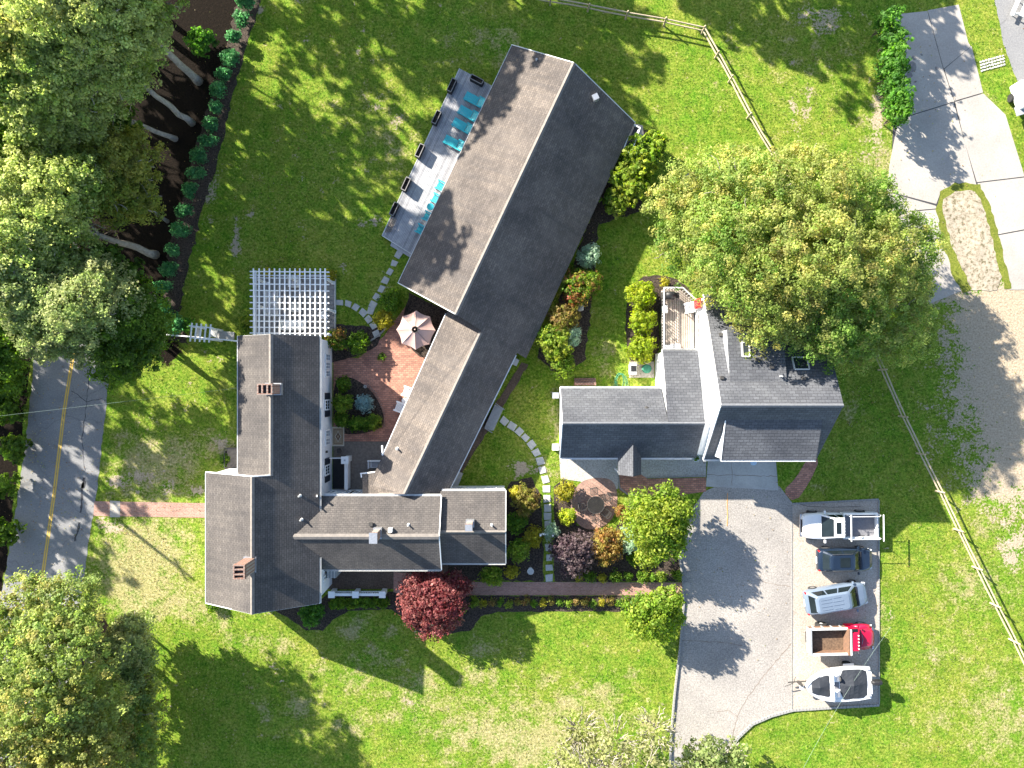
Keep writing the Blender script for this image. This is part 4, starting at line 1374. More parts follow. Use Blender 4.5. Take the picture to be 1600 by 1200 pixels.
walls(bn, [shift(E0, .3, -.1, .08), shift(E1, .3, 0, .08), shift(E2, .3, 0, .08), shift(D1, 0, .05, .15), shift(F1, -.3, .05, .05), shift(F0, -.3, -.05, .05), shift(D0, 0, -.1, .15)], 'shingle_wall')
MB().bar(shift(E0, -.03, 0, .07), shift(E1, -.03, 0, .07), .06, .14).build('fascia', 'white', bn)
MB().bar(shift(F0, .03, 0, .07), shift(F1, .03, 0, .07), .07, .12).build('fascia', 'trim', bn)
# flat entry roof, its trim and the little parapet beside it
slope('roof_slope', 'roof_barn', bn, [G(566, 772, 2.5), G(566, 740, 2.5), G(600, 736, 2.66), G(606, 772, 2.66)], .1)
for a, b in ((G(563, 740, 2.48), G(598, 736, 2.6)), (G(564, 739, 2.48), G(565, 746, 2.48))):
    MB().bar(a, b, .09, .12).build('fascia', 'white', bn)
MB().bar(G(597, 696, 2.78), G(598, 711, 2.78), .12, .14).build('downspout', 'white', bn)
# porch recess at the north corner, end stair, vents
pr = MB()
q = [G(988, 194, 2.2), G(1000, 200, 2.2), G(986, 240, 2.2), G(974, 234, 2.2)]
for i in range(4):
    a, b = q[i], q[(i + 1) % 4]
    pr.bar(a, b, .09, .14)
pr.build('hood_frame', 'trim', bn)
for i in (1, 2):
    MB().bar((q[i][0], q[i][1], 0), (q[i][0], q[i][1], 2.2), .12, .12).build('hood_post', 'trim', bn)
MB().prism(pxpoly([(992, 196), (999, 200), (984, 238), (977, 234)]), .02, .15).build('door_step', 'black', bn)
es = MB()
for i, (w, zt) in enumerate(((0, .55), (1, .36), (2, .18))):
    a = [(757 + 0, 668), (773, 632), (783 + 2 * w, 637 + w * .4), (767 + 2 * w, 672 + w * .4)]
    es.prism(pxpoly(a), -.02 + .003 * i, zt)
es.build('entry_steps', 'greywood', bn, bevel=.01)
rl = MB()
for a, b in (((774, 630), (788, 640)), ((757, 669), (769, 676))):
    rl.bar(G(a[0], a[1], .9), G(b[0], b[1], .75), .05, .05)
    rl.bar(G(b[0], b[1], 0), G(b[0], b[1], .75), .05, .05)
rl.build('hand_rail', 'greywood', bn)
MB().box(G(930, 153, 4.25), (.42, .42, .5), .45).build('roof_vent', 'steel', bn)
x, y, z = G(838, 97, 3.75)
vent(bn, x, y, z, .07, .5)
x, y, z = G(621, 701, 3.2)
vent(bn, x, y, z, .07, .45)
lamp_box = MB().box(G(806, 566, .5), (.35, .5, .9), -.45)
lamp_box.build('meter_box', 'trim', bn)
single(MB().bar(G(719, 738, .25), G(710, 760, .25), .5, .35), 'planter_bench', 'stone', 'pale stone trough bench against the barn wall by the end wing', 'bench', G(714, 749, 0))

# ------------------------------------------------------------------ the garage house
gh = thing('garage_house', 'white house with slate grey roofs, dormers and a low west wing', 'house', (15, -2, 0))
XW, XE, ZE = 14.12, 22.4, 3.2
RY, RZ = -1.45, 7.54
GN, GS = 6.6, -5.56
slope('roof_slope', 'roof_grey', gh, [(XE, GN, ZE), (XW, GN, ZE), (XW, RY, RZ), (XE, RY, RZ)])
slope('roof_slope', 'roof_grey', gh, [(XW, GS, ZE), (XE, GS, ZE), (XE, RY, RZ), (XW, RY, RZ)])
ridgecap(gh, (XW, RY, RZ + .01), (XE, RY, RZ + .01), 'ridge_grey', .26)
walls(gh, [(XW + .06, GN - .2, ZE), (XW + .06, RY, RZ - .1), (XW + .06, GS + .2, ZE), (XE - .1, GS + .2, ZE), (XE - .1, RY, RZ - .1), (XE - .1, GN - .2, ZE)], 'clap')
for a, b in (((XW - .02, GN, ZE - .09), (XW - .02, RY, RZ - .09)), ((XW - .02, RY, RZ - .09), (XW - .02, GS, ZE - .09))):
    MB().bar(a, b, .06, .2).build('rake_board', 'white', gh)
gutter(gh, (XW, GS - .06, ZE - .08), (XE, GS - .06, ZE - .08), .1, 'white')
def nz(y):
    return RZ - (RZ - ZE) / (GN - RY) * (y - RY)
def sz(y):
    return RZ - (RZ - ZE) / (RY - GS) * (RY - y)
# north shed dormer
dx0, dx1, dy0, dy1, dzt = 14.98, 18.9, .2, 3.86, 6.0
slope('roof_slope', 'roof_grey', gh, [(dx1, dy1, dzt), (dx0, dy1, dzt), (dx0, dy0, nz(dy0) + .02), (dx1, dy0, nz(dy0) + .02)], .1)
for xx in (dx0 + .03, dx1 - .03):
    MB().add([(xx, dy0 + .1, nz(dy0 + .1) - .1), (xx, dy1 - .1, nz(dy1 - .1) - .1), (xx, dy1 - .1, dzt - .06), (xx + .03, dy0 + .1, nz(dy0 + .1) - .1), (xx + .03, dy1 - .1, nz(dy1 - .1) - .1), (xx + .03, dy1 - .1, dzt - .06)],
             [(0, 1, 2), (5, 4, 3), (0, 3, 4, 1), (1, 4, 5, 2), (2, 5, 3, 0)]).build('dormer_cheek', 'clap', gh)
MB().box(((dx0 + dx1) / 2, dy1 - .12, (nz(dy1) + dzt) / 2 - .1), (dx1 - dx0 - .1, .06, dzt - nz(dy1))).build('dormer_front', 'clap', gh)
# south shed dormer
ex0, ex1, ey0, ey1, ezt = 14.78, 21.45, -2.5, -5.36, 5.38
slope('roof_slope', 'roof_grey', gh, [(ex0, ey1, ezt), (ex1, ey1, ezt), (ex1, ey0, sz(ey0) + .02), (ex0, ey0, sz(ey0) + .02)], .1)
for xx in (ex0 + .03, ex1 - .06):
    MB().add([(xx, ey0 - .1, sz(ey0 - .1) - .1), (xx, ey1 + .1, sz(ey1 + .1) - .1), (xx, ey1 + .1, ezt - .06), (xx + .03, ey0 - .1, sz(ey0 - .1) - .1), (xx + .03, ey1 + .1, sz(ey1 + .1) - .1), (xx + .03, ey1 + .1, ezt - .06)],
             [(0, 2, 1), (5, 3, 4), (0, 1, 4, 3), (1, 2, 5, 4), (2, 0, 3, 5)]).build('dormer_cheek', 'clap', gh)
MB().box(((ex0 + ex1) / 2, ey1 + .1, (sz(ey1) + ezt) / 2 - .1), (ex1 - ex0 - .1, .06, ezt - sz(ey1))).build('dormer_front', 'clap', gh)
gutter(gh, (ex0, ey1 - .06, ezt - .1), (ex1, ey1 - .06, ezt - .1), .1, 'white')
MB().bar((ex0 - .04, ey0, sz(ey0) - .03), (ex0 - .04, ey1, ezt - .05), .05, .14).build('rake_board', 'white', gh)
# skylights
def skylight(parent, p0, p1, zf):
    (ax, ay), (bx_, by_) = p0, p1
    f = MB()
    c = [(ax, ay), (bx_, ay), (bx_, by_), (ax, by_)]
    for i in range(4):
        a, b = c[i], c[(i + 1) % 4]
        f.bar((a[0], a[1], zf(a[0], a[1]) + .08), (b[0], b[1], zf(b[0], b[1]) + .08), .09, .12)
    o = f.build('skylight', 'trim', parent)
    v = [(x_, y_, zf(x_, y_) + .09) for x_, y_ in c]
    MB().add(v + [(x_, y_, z_ - .03) for x_, y_, z_ in v], [(0, 1, 2, 3), (7, 6, 5, 4), (0, 4, 5, 1), (1, 5, 6, 2), (2, 6, 7, 3), (3, 7, 4, 0)]).build('pane', 'glass', o)
def dz_(x_, y_):
    return dzt + (nz(dy0) - dzt) * (dy1 - y_) / (dy1 - dy0)
skylight(gh, (G2(1159, 557, 6.25)[0], G2(1159, 557, 6.25)[1]), (G2(1169, 535, 6.1)[0], G2(1169, 535, 6.1)[1]), dz_)
skylight(gh, G2(1239, 577, 6.0), G2(1261, 558, 5.9), lambda x_, y_: nz(y_))
for xp, yp, z in ((1128, 590, 6.6), (1183, 562, 6.45), (1206, 573, 6.55), (1256, 591, 6.6), (1134, 521, 6.1)):
    x, y, _ = G(xp, yp, z)
    MB().box((x, y, max(nz(y), dz_(x, y) if dx0 < x < dx1 and y > dy0 else 0) + .08), (.24, .24, .26)).build('roof_vent', 'iron', gh)
x, y, _ = G(1220, 588, 6.7)
vent(gh, x, y, nz(y), .06, .5)
# low west wing, its ridge runs east-west
VX, VE, VZ = 3.6, 13.72, 2.6
VF = XW + .05
VN, VS, VRY, VRZ = -.3, -5.5, -2.8, 5.0
XX0 = 235 * .0472
slope('roof_slope', 'roof_grey', gh, [(XX0 + .02, VN, VZ), (VX, VN, VZ), (VX, VRY, VRZ), (XX0 + .02, VRY, VRZ)])
slope('roof_slope', 'roof_grey', gh, [(VX, VS, VZ), (VE, VS, VZ), (VE, VRY, VRZ), (VX, VRY, VRZ)])
slope('roof_slope', 'roof_grey', gh, [(VE, 2.5, 3.1), (XX0, 2.5, 3.1), (XX0, VRY, VRZ + .02), (VE, VRY, VRZ + .02)])
ridgecap(gh, (VX, VRY, VRZ + .02), (VE, VRY, VRZ + .03), 'ridge_grey', .24)
walls(gh, [(VX + .12, VN - .1, VZ), (VX + .12, VRY, VRZ - .1), (VX + .12, VS + .25, VZ), (VE, VS + .25, VZ), (VE, VN - .1, VZ)], 'clap')
walls(gh, [(XX0 + .1, 2.35, 3.1), (XX0 + .1, VRY, VRZ - .05), (VE - .02, VRY, VRZ - .05), (VE - .02, 2.35, 3.1)], 'clap')
for a, b in (((VX - .02, VN, VZ - .09), (VX - .02, VRY, VRZ - .09)), ((VX - .02, VRY, VRZ - .09), (VX - .02, VS, VZ - .09)), ((XX0 - .02, 2.5, 3.02), (XX0 - .02, VRY + 2.0, VRZ - .78))):
    MB().bar(a, b, .06, .18).build('rake_board', 'white', gh)
gutter(gh, (VX, VN + .06, VZ - .08), (XX0, VN + .06, VZ - .08), .1, 'white')
gutter(gh, (XX0, 2.56, 3.02), (VE, 2.56, 3.02), .08, 'trim')
gutter(gh, (VX, VS - .06, VZ - .08), (7.9, VS - .06, VZ - .08), .1, 'white')
gutter(gh, (9.6, VS - .06, VZ - .08), (VE - .3, VS - .06, VZ - .08), .1, 'white')
for q in ([(VF, VS + .25, 2.72), (VE, VS + .25, 2.72), (VE, VRY, VRZ - .06), (VF, VRY, VRZ - .06)], [(VF, 2.3, 3.1), (VE, 2.3, 3.1), (VE, VRY, VRZ - .04), (VF, VRY, VRZ - .04)]):
    slope('wall_gap_fill', 'white', gh, q, .05)  # added white slab over the gap, reads as more of the gable wall
walls(gh, [(VE - .05, VS + .26, 2.65), (VF, VS + .26, 2.65), (VF, VS + .3, 2.65), (VE - .05, VS + .3, 2.65)], 'clap')
walls(gh, [(VE - .05, 2.3, 3.05), (VF, 2.3, 3.05), (VF, 2.26, 3.05), (VE - .05, 2.26, 3.05)], 'clap')
# entrance gable on the south slope
gx0, gx1, gxm, gys, gyr = 7.9, 9.62, 8.82, -6.75, -4.0
gz_, gr = 2.62, 3.75
zt = VRZ - (VRZ - VZ) / (VRY - VS) * (VRY - gyr)
gzr = min(gr, 4.0)
yb = VRY - (VRZ - gzr) / ((VRZ - VZ) / (VRY - VS))
slope('roof_slope', 'roof_grey', gh, [(gx0, -5.4, gz_), (gx0, gys, gz_), (gxm, gys, gzr), (gxm, yb, gzr)], .08)
slope('roof_slope', 'roof_grey', gh, [(gx1, gys, gz_), (gx1, -5.4, gz_), (gxm, yb, gzr), (gxm, gys, gzr)], .08)
for xx in (gx0 + .15, gx1 - .15):
    MB().bar((xx, gys + .15, 0), (xx, gys + .15, gz_), .14, .14).build('porch_post', 'white', gh)
x, y, _ = G(1010, 638, 3.9)
MB().lathe([(.12, 0), (.12, .25), (.16, .3), (.16, .38), (0.05, .42)], (x, y, 3.6), 12).build('vent_pipe', 'iron', gh)
# west gable windows, seen from the side as flat slits
for yp, z in ((601, 4.6), (657, 4.6)):
    y = (600 - yp) * .0459
    window(gh, (XW + .06, y, z), -1, 0, .8, 1.2, (4, 2))
for yp in (498, 520):
    window(gh, (XW + .06, (600 - yp) * .048, 1.8), -1, 0, .8, 1.2, (2, 2))
window(gh, (XX0 + .1, 1.4, 1.7), -1, 0, .8, 1.1, (2, 2))
for yp in (618, 700):
    MB().box((VX - .22, (600 - yp) * .049, .25), (.5, .46, .5)).build('entry_block', 'white', gh)
st = MB()
for i in range(3):
    st.box(G(914, 600 - i * 3.5, .35 - i * .12), (1.65, .22, .7 - i * .24))
st.build('back_steps', 'brick', gh)
# tan back deck with its railing
dk = thing('back_deck', 'tan plank deck with white railing behind the grey-roofed house', 'deck', G(1058, 500, 0))
z = .55
x0, y1, _ = G(1033, 452, z)
x1, y0, _ = G(1084.5, 547, z)
n = 15
rgd = random.Random(2)
for i in range(n):
    xa_ = x0 + (x1 - x0) * i / n
    w = (x1 - x0) / n
    top = y1 if xa_ < G(1062, 0, z)[0] else y1 - (xa_ - G(1062, 0, z)[0]) * .9
    MB().box((xa_ + w / 2, (y0 + top) / 2, z + rgd.uniform(-.004, .006)), (w - .035, top - y0, .04)).build('deck_board', 'deck_brown2' if rgd.random() < .35 else 'deck_brown', dk)
MB().box(((x0 + x1) / 2, (y0 + y1) / 2 - .6, z / 2 - .03), (x1 - x0 - .1, y1 - y0 - 1.4, z - .06)).build('deck_frame', 'black', dk)
rr = [(x0 + .02, y0), (x0 + .02, y1), (G(1062, 0, z)[0], y1), (x1 - .05, y1 - (x1 - G(1062, 0, z)[0]) * .85)]
for i in range(3):
    a, b = rr[i], rr[i + 1]
    MB().bar((a[0], a[1], z + .95), (b[0], b[1], z + .95), .1, .05).build('hand_rail', 'trim', dk)
    L = math.hypot(b[0] - a[0], b[1] - a[1])
    k = max(2, int(L / .22))
    m = MB()
    for j in range(k + 1):
        p = (a[0] + (b[0] - a[0]) * j / k, a[1] + (b[1] - a[1]) * j / k)
        m.bar((p[0], p[1], z), (p[0], p[1], z + .93), .04, .04)
    m.build('balusters', 'trim', dk)


# ------------------------------------------------------------------ trees
def LB(px, py, rp, z, sq=0.8, e=1.0):
    """lobe seen at px, py with a radius of rp photograph pixels, z metres up"""
    x, y, _ = G(px, py, z)
    r = 1.07 * rp * (H - z) / F
    return (x, y, z, r * e, r / e, r * sq)


def T(name, label, base, lobes, n, size, pal, **kw):
    return tree(name, label, 'tree', G2(*base), [LB(*l) for l in lobes], n, size, pal, **kw)


T('maple_tree', 'huge broad maple overhanging the grey-roofed house and the rail fence', (1185, 432),
  [(1090, 330, 72, 6), (1170, 315, 82, 7.5), (1255, 315, 80, 7), (1338, 345, 70, 5.2), (1408, 388, 52, 4), (1075, 382, 56, 5.5), (1150, 395, 85, 8), (1240, 400, 95, 8.2),
   (1330, 420, 85, 6.8), (1128, 425, 50, 6), (1205, 465, 78, 7), (1290, 500, 72, 6.5), (1372, 500, 72, 4.6), (1330, 535, 42, 5), (1405, 450, 48, 4)],
  235000, 0.13, 'maple', tr=.45, seed=3, clump=.46, per=44, low=-.2, shell=(.45, 1.05), twigs=60, twig_mat='bark_pale')
# woods along the hedge: pale trunks stand at the bed, crowns reach up and over
WG = 'woodland trees along the hedge'
T('woodland_tree', 'tall tree with forked pale trunk behind the clipped hedge by the bright bush', (310, 127), [(170, 10, 85, 12), (215, 45, 50, 10.5), (105, -15, 80, 13), (235, -5, 45, 11)], 58344, .15, 'wood', bark='bark_pale', tr=.3, seed=11, group=WG, fork=.5, clump=.46, per=40, twigs=40, twig_mat='bark_pale')
T('woodland_tree', 'tall grey-green tree with a bent pale trunk behind the hedge', (300, 192), [(150, 82, 78, 10), (195, 100, 50, 9), (100, 62, 70, 11)], 53856, .15, 'wood', bark='bark_pale', tr=.24, seed=12, group=WG, fork=.55, clump=.46, per=40, twigs=50, twig_mat='bark_pale')
T('woodland_tree', 'bushy green tree with a short straight pale trunk behind the hedge', (274, 217), [(90, 130, 78, 9), (140, 172, 52, 8), (62, 190, 56, 8.5)], 53856, .15, 'wood', bark='bark_pale', tr=.2, seed=13, group=WG, fork=.5, clump=.46, per=40, twigs=40, twig_mat='bark_pale')
T('woodland_tree', 'yellowing tree with thin slanting trunk behind the hedge', (262, 346), [(190, 255, 55, 6), (150, 292, 58, 6.5), (212, 305, 38, 5.2), (120, 250, 48, 7)], 42636, .15, 'wood_yellow', bark='bark_pale', tr=.13, seed=14, group=WG, fork=.6, clump=.42, per=34, twigs=60, twig_mat='bark_pale')
T('woodland_tree', 'grey-green tree with thick pale spreading trunk leaning out towards the road', (243, 398), [(60, 318, 75, 8.5), (112, 292, 50, 8), (28, 375, 70, 8.5), (88, 385, 52, 7.5)], 58344, .15, 'wood', bark='bark_pale', tr=.28, seed=15, group=WG, fork=.75, clump=.46, per=40, twigs=50, twig_mat='bark_pale')
T('woodland_tree', 'pale greyish tree overhanging the street', (225, 505), [(80, 482, 62, 7.5), (125, 475, 62, 8), (28, 450, 55, 8.5), (125, 525, 42, 6.5), (165, 462, 52, 7), (75, 530, 34, 6.5)], 53856, .15, 'wood_grey', bark='bark_pale', tr=.2, seed=16, group=WG, fork=.6, clump=.44, per=36, twigs=50, twig_mat='bark_pale')
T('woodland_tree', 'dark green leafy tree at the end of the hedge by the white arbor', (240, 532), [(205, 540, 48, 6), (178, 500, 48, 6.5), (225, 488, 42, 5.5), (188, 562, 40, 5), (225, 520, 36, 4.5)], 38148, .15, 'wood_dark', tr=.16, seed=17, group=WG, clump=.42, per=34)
T('woodland_tree', 'bright yellow-green tree deepest in the wood', (215, 80), [(40, 40, 80, 11), (8, 110, 55, 10.5), (60, -15, 60, 11.5)], 40000, .17, 'maple', bark='bark_pale', tr=.24, seed=18, group=WG, clump=.46, per=40)
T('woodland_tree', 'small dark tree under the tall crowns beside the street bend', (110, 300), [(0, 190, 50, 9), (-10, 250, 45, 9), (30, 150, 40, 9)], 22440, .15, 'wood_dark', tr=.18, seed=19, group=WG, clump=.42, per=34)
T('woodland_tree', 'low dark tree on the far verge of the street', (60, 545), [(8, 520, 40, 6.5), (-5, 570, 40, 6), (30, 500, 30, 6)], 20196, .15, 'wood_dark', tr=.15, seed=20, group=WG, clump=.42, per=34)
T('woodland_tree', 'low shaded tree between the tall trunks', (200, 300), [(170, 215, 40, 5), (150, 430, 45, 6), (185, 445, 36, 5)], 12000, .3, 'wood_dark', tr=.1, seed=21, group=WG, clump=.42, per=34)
# trees whose crowns stand beyond the top and the left of the frame; their shadows fall on the lawn
OG = 'trees beyond the lawn edge'
for i, (bx, by, h, r, lab) in enumerate(((150, -60, 12, 105, 'tall oak deep in the wood behind the hedge corner'), (390, -110, 12, 110, 'tall oak at the hedge end beyond the lawn'), (600, -215, 10.5, 75, 'slender oak north of the barn'), (480, -190, 11, 85, 'broad oak between the hedge end and the barn'),
                                         (850, -240, 10, 70, 'oak north of the rail fence'), (985, -185, 10, 85, 'spreading oak beyond the fence corner'), (94, 40, 12, 80, 'tall oak in the heart of the wood'), (174, -236, 12, 90, 'oak far behind the hedge corner'), (320, -250, 13, 90, 'tall oak far north of the hedge'), (560, -130, 11, 75, 'oak on the lawn edge north of the deck'), (40, 120, 8, 80, 'tall oak across the street from the wood'), (90, 0, 8, 85, 'tall oak behind the yellow-green tree'), (-5, 250, 8, 75, 'oak beyond the street near the wood'), (-150, 470, 9.5, 80, 'oak across the street from the white arbor'), (-230, 590, 10, 85, 'oak beside the utility pole'), (-190, 350, 11, 90, 'oak where the street bends'), (205, 15, 18.5, 80, 'very tall oak at the corner of the wood'), (262, -240, 18.5, 72, 'very tall oak far behind the hedge'), (1180, -150, 8, 50, 'small oak behind the neighbouring drive'))):
    k = H / (H - h)
    cx, cy = 800 + (bx - 800) * k, 600 + (by - 600) * k
    T('oak_tree', lab, (bx, by), [(cx, cy, r, h), (cx - r * .6, cy + r * .3, r * .7, h - 1), (cx + r * .6, cy - r * .2, r * .7, h - 1.4), (cx + r * .1, cy + r * .6, r * .7, h - 2)], 1300 if bx < -100 else 1800, .5, 'wood', tr=.3, seed=30 + i, group=OG, clump=.7, shell=(.5, 1.02))
# south-west corner
T('maple_tree', 'large maple turning gold beside the street at the lawn corner', (195, 1005),
  [(60, 958, 58, 7), (112, 942, 52, 7), (28, 1010, 70, 8), (100, 1028, 72, 8.5), (60, 1100, 80, 9), (128, 1105, 62, 8), (28, 1172, 80, 9), (110, 1180, 70, 8.5), (170, 1090, 42, 6), (160, 1165, 50, 6), (165, 1050, 38, 4), (160, 1130, 45, 4), (130, 1170, 55, 4.5), (100, 980, 45, 4.5), (198, 1115, 46, 3.2), (190, 1178, 55, 3.4), (215, 1062, 34, 2.6), (222, 1132, 40, 1.5), (215, 1192, 45, 1.6), (238, 1085, 26, 1.4), (-30, 1090, 70, 8)],
  150000, .145, 'maple_gold', tr=.35, seed=41, clump=.44, per=40, twigs=60, twig_mat='bark_pale', low=-.2)
T('maple_tree', 'slim young maple with orange tips beside the large gold maple', (222, 985), [(207, 985, 28, 3.6), (190, 1015, 30, 4), (215, 1020, 28, 3), (165, 1020, 26, 4.2), (200, 1055, 30, 3.4), (212, 1000, 24, 2)], 26928, .15, 'wood_grey', tr=.14, seed=42, clump=.42, per=34, twigs=20, twig_mat='bark_pale')
T('birch_tree', 'sparse pale birch with bare white twigs at the foot of the lawn', (930, 1188), [(905, 1140, 34, 4), (958, 1160, 42, 4.5), (1022, 1140, 36, 4), (930, 1215, 60, 5.5), (1000, 1220, 60, 5.5), (885, 1185, 30, 4)], 4200, .2, 'pale', bark='bark_pale', tr=.16, seed=43, clump=.5, per=8, twigs=260, twig_mat='bark_pale', shell=(.4, 1.08))
T('birch_tree', 'small pale sapling at the driveway mouth', (1105, 1180), [(1105, 1178, 30, 3), (1148, 1175, 18, 2.4), (1085, 1192, 24, 3), (1130, 1200, 30, 3)], 2600, .24, 'wood_grey', bark='bark_pale', tr=.09, seed=44, clump=.4, per=8, twigs=60, twig_mat='bark_pale')
# garden trees
T('japanese_maple', 'dark red japanese maple at the turn of the brick walk', (670, 925), [(660, 925, 34, 2.4), (690, 935, 36, 2.5), (650, 950, 26, 1.9), (680, 965, 28, 1.7), (712, 915, 22, 1.9), (700, 955, 24, 2), (668, 905, 20, 2.2)], 14000, .17, 'red', tr=.12, seed=45, clump=.34, per=12)
T('ornamental_tree', 'bright green round-crowned tree between the round patio and the driveway', (1014, 800), [(1025, 810, 38, 3.5), (1055, 800, 27, 3.1), (1003, 825, 30, 3.0), (1035, 845, 30, 2.9), (1000, 792, 23, 2.8), (1052, 832, 25, 2.9), (1012, 868, 20, 2.2), (1040, 775, 20, 2.8)], 12000, .18, 'bright', tr=.14, seed=46, clump=.42, per=12)
T('ornamental_tree', 'bright green low-branched tree at the corner of lawn and driveway', (1012, 938), [(1020, 952, 30, 2.9), (1042, 942, 25, 3.0), (998, 950, 22, 2.5), (1030, 978, 22, 2.3), (1003, 978, 20, 2.2), (1050, 966, 16, 2.5)], 7500, .18, 'bright', tr=.12, seed=47, clump=.4, per=12)

# ------------------------------------------------------------------ shrubs
HG = 'clipped hedge shrubs along the mulch bed'
for i, (x, y) in enumerate(((378, 29), (366, 58), (358, 89), (349, 115), (341, 139), (338, 168), (329, 194), (325, 220), (310, 243), (307, 270), (297, 297), (287, 329), (281, 359), (269, 390), (264, 421), (256, 448), (255, 481), (385, 4))):
    shrub('hedge_shrub', 'dark blue-green rounded shrub in the hedge row beside black mulch', 'shrub', x, y, .6, .60 + .13 * math.sin(i * 2.3 + i * i), 'dark', 1200, .13, seed=60 + i, group=HG, ry=.55 + .1 * math.cos(i * 3.1), rz=.6 + .12 * math.sin(i * 1.7))
shrub('leafy_bush', 'bright leafy bush at the foot of the forked trunk', 'shrub', 314, 64, .9, 1.15, 'conifer', 2400, .16, seed=90)
shrub('leafy_bush', 'dark bush at the end of the white fence', 'shrub', 272, 505, .8, .9, 'dark', 1500, .16, seed=91)
shrub('leafy_bush', 'light green bush tucked against the white arbor', 'shrub', 292, 508, .6, .6, 'conifer', 900, .15, seed=92)
for i, (x, y) in enumerate(((18, 585), (12, 640), (22, 700), (5, 760), (8, 830), (14, 610))):
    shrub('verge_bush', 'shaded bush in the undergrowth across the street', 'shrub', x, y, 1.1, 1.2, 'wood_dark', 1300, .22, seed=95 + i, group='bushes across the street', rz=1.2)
# arborvitae screen by the concrete drive
for i, (x, y, r) in enumerate(((1385, 35, 18), (1393, 62, 18), (1392, 88, 19), (1394, 112, 19), (1396, 136, 19), (1400, 158, 18), (1404, 178, 18))):
    shrub('arborvitae', 'feathery evergreen in the screen row beside the concrete drive', 'shrub', x, y, 2.2, r * .048, 'conifer', 1500, .17, seed=110 + i, group='evergreen screen', rz=2.4, clump=.26)
# east side of the barn
for i, (x, y, z, r, pal, nn, sz_, lab) in enumerate((
        (1000, 245, 1.80, 1.72, 'bright', 3300, 0.24, 'tall bamboo-like bush by the barn door step'), (985, 285, 1.60, 1.72, 'bright', 3300, 0.24, 'spiky bright bush beside the barn wall'), (968, 312, 1.30, 1.26, 'bright', 2100, 0.23, 'low spreading bush below the barn eave'), (1022, 225, 1.40, 1.03, 'bright', 1650, 0.23, 'wispy bush at the barn corner'),
        (921, 401, 1.28, 0.98, 'silver', 2250, 0.12, 'white-flecked hydrangea beside the barn'), (905, 450, 1.60, 1.67, 'redgreen', 4500, 0.14, 'wide bush with rusty flower heads beside the barn'), (925, 440, 1.28, 0.92, 'redgreen', 1500, 0.14, 'small bush with brown heads next to the wide one'),
        (880, 495, 1.60, 1.32, 'brown', 2850, 0.14, 'rusty green bush before the boulder'), (868, 535, 1.76, 1.55, 'bright', 4500, 0.16, 'big glossy bush nearest the barn corner'), (892, 525, 1.28, 0.92, 'silver', 1650, 0.12, 'pale flowering bush between the glossy ones'), (878, 570, 1.28, 1.15, 'bright', 2250, 0.14, 'bright bush at the end of the barn border'))):
    shrub('border_bush', lab, 'shrub', x, y, z, r, pal, nn, sz_, seed=120 + i, rz=z * .95)
for i, (x, y, lab) in enumerate(((1003, 460, 'lime yellow round shrub at the deck corner, farthest from the grill box'), (1003, 503, 'lime yellow round shrub in the middle of the deck-side row'), (1002, 546, 'lime yellow round shrub beside the grey utility box'))):
    shrub('gold_shrub', lab, 'shrub', x, y, 1.0, 1.2, 'lime', 3200, .14, seed=140 + i, group='yellow shrubs by the deck', rz=1.05, clump=.2)
shrub('gold_shrub', 'tiny yellow shrub at the bend of the deck bed', 'shrub', 1038, 442, .4, .4, 'gold', 400, .12, seed=144)
# courtyard
for i, (x, y, z, r, pal, nn, lab) in enumerate((
        (527, 532, .9, 1.0, 'redgreen', 1900, 'red-tipped bush at the pergola corner'), (560, 535, .8, .95, 'mid', 1700, 'dark green bush at the patio edge'), (612, 470, .9, 1.0, 'mid', 1900, 'round green bush at the barn corner'), (600, 500, .7, .8, 'gold', 1400, 'yellow-green bush beside the pink parasol'),
        (536, 600, .8, .6, 'mid', 900, 'green bush at the top of the courtyard bed'), (536, 630, 1.1, .85, 'bright', 1900, 'rounded yellow-green bush against the white house wall'), (569, 631, .6, .75, 'blue', 1300, 'blue spruce bush in the middle of the courtyard bed'),
        (534, 655, .7, .6, 'mid', 900, 'low green hedge piece below the rounded bush'), (556, 662, .6, .65, 'mid', 1100, 'low hedge piece left of the bright end'), (584, 659, .6, .65, 'bright', 1100, 'bright end of the low courtyard hedge'), (570, 661, .6, .6, 'mid', 900, 'middle piece of the low courtyard hedge'), (597, 440 + 118, .3, .3, 'mid', 160, 'tiny plant on the patio edge'))):
    shrub('courtyard_bush', lab, 'shrub', x, y, z, r, pal, nn, .13, seed=150 + i, rz=z)
for i, (x, y, lab) in enumerate(((518, 430, 'yellow flowering plant at the pergola corner'), (468, 427, 'yellow plant behind the middle of the pergola'), (420, 428, 'yellow plant behind the far end of the pergola'))):
    shrub('yellow_plant', lab, 'plant', x, y, .4, .38, 'gold', 320, .16, seed=165 + i, rz=.4)
shrub('leafy_bush', 'light green bush beside the pergola and the house corner', 'shrub', 384, 506, .5, .6, 'bright', 800, .15, seed=170)
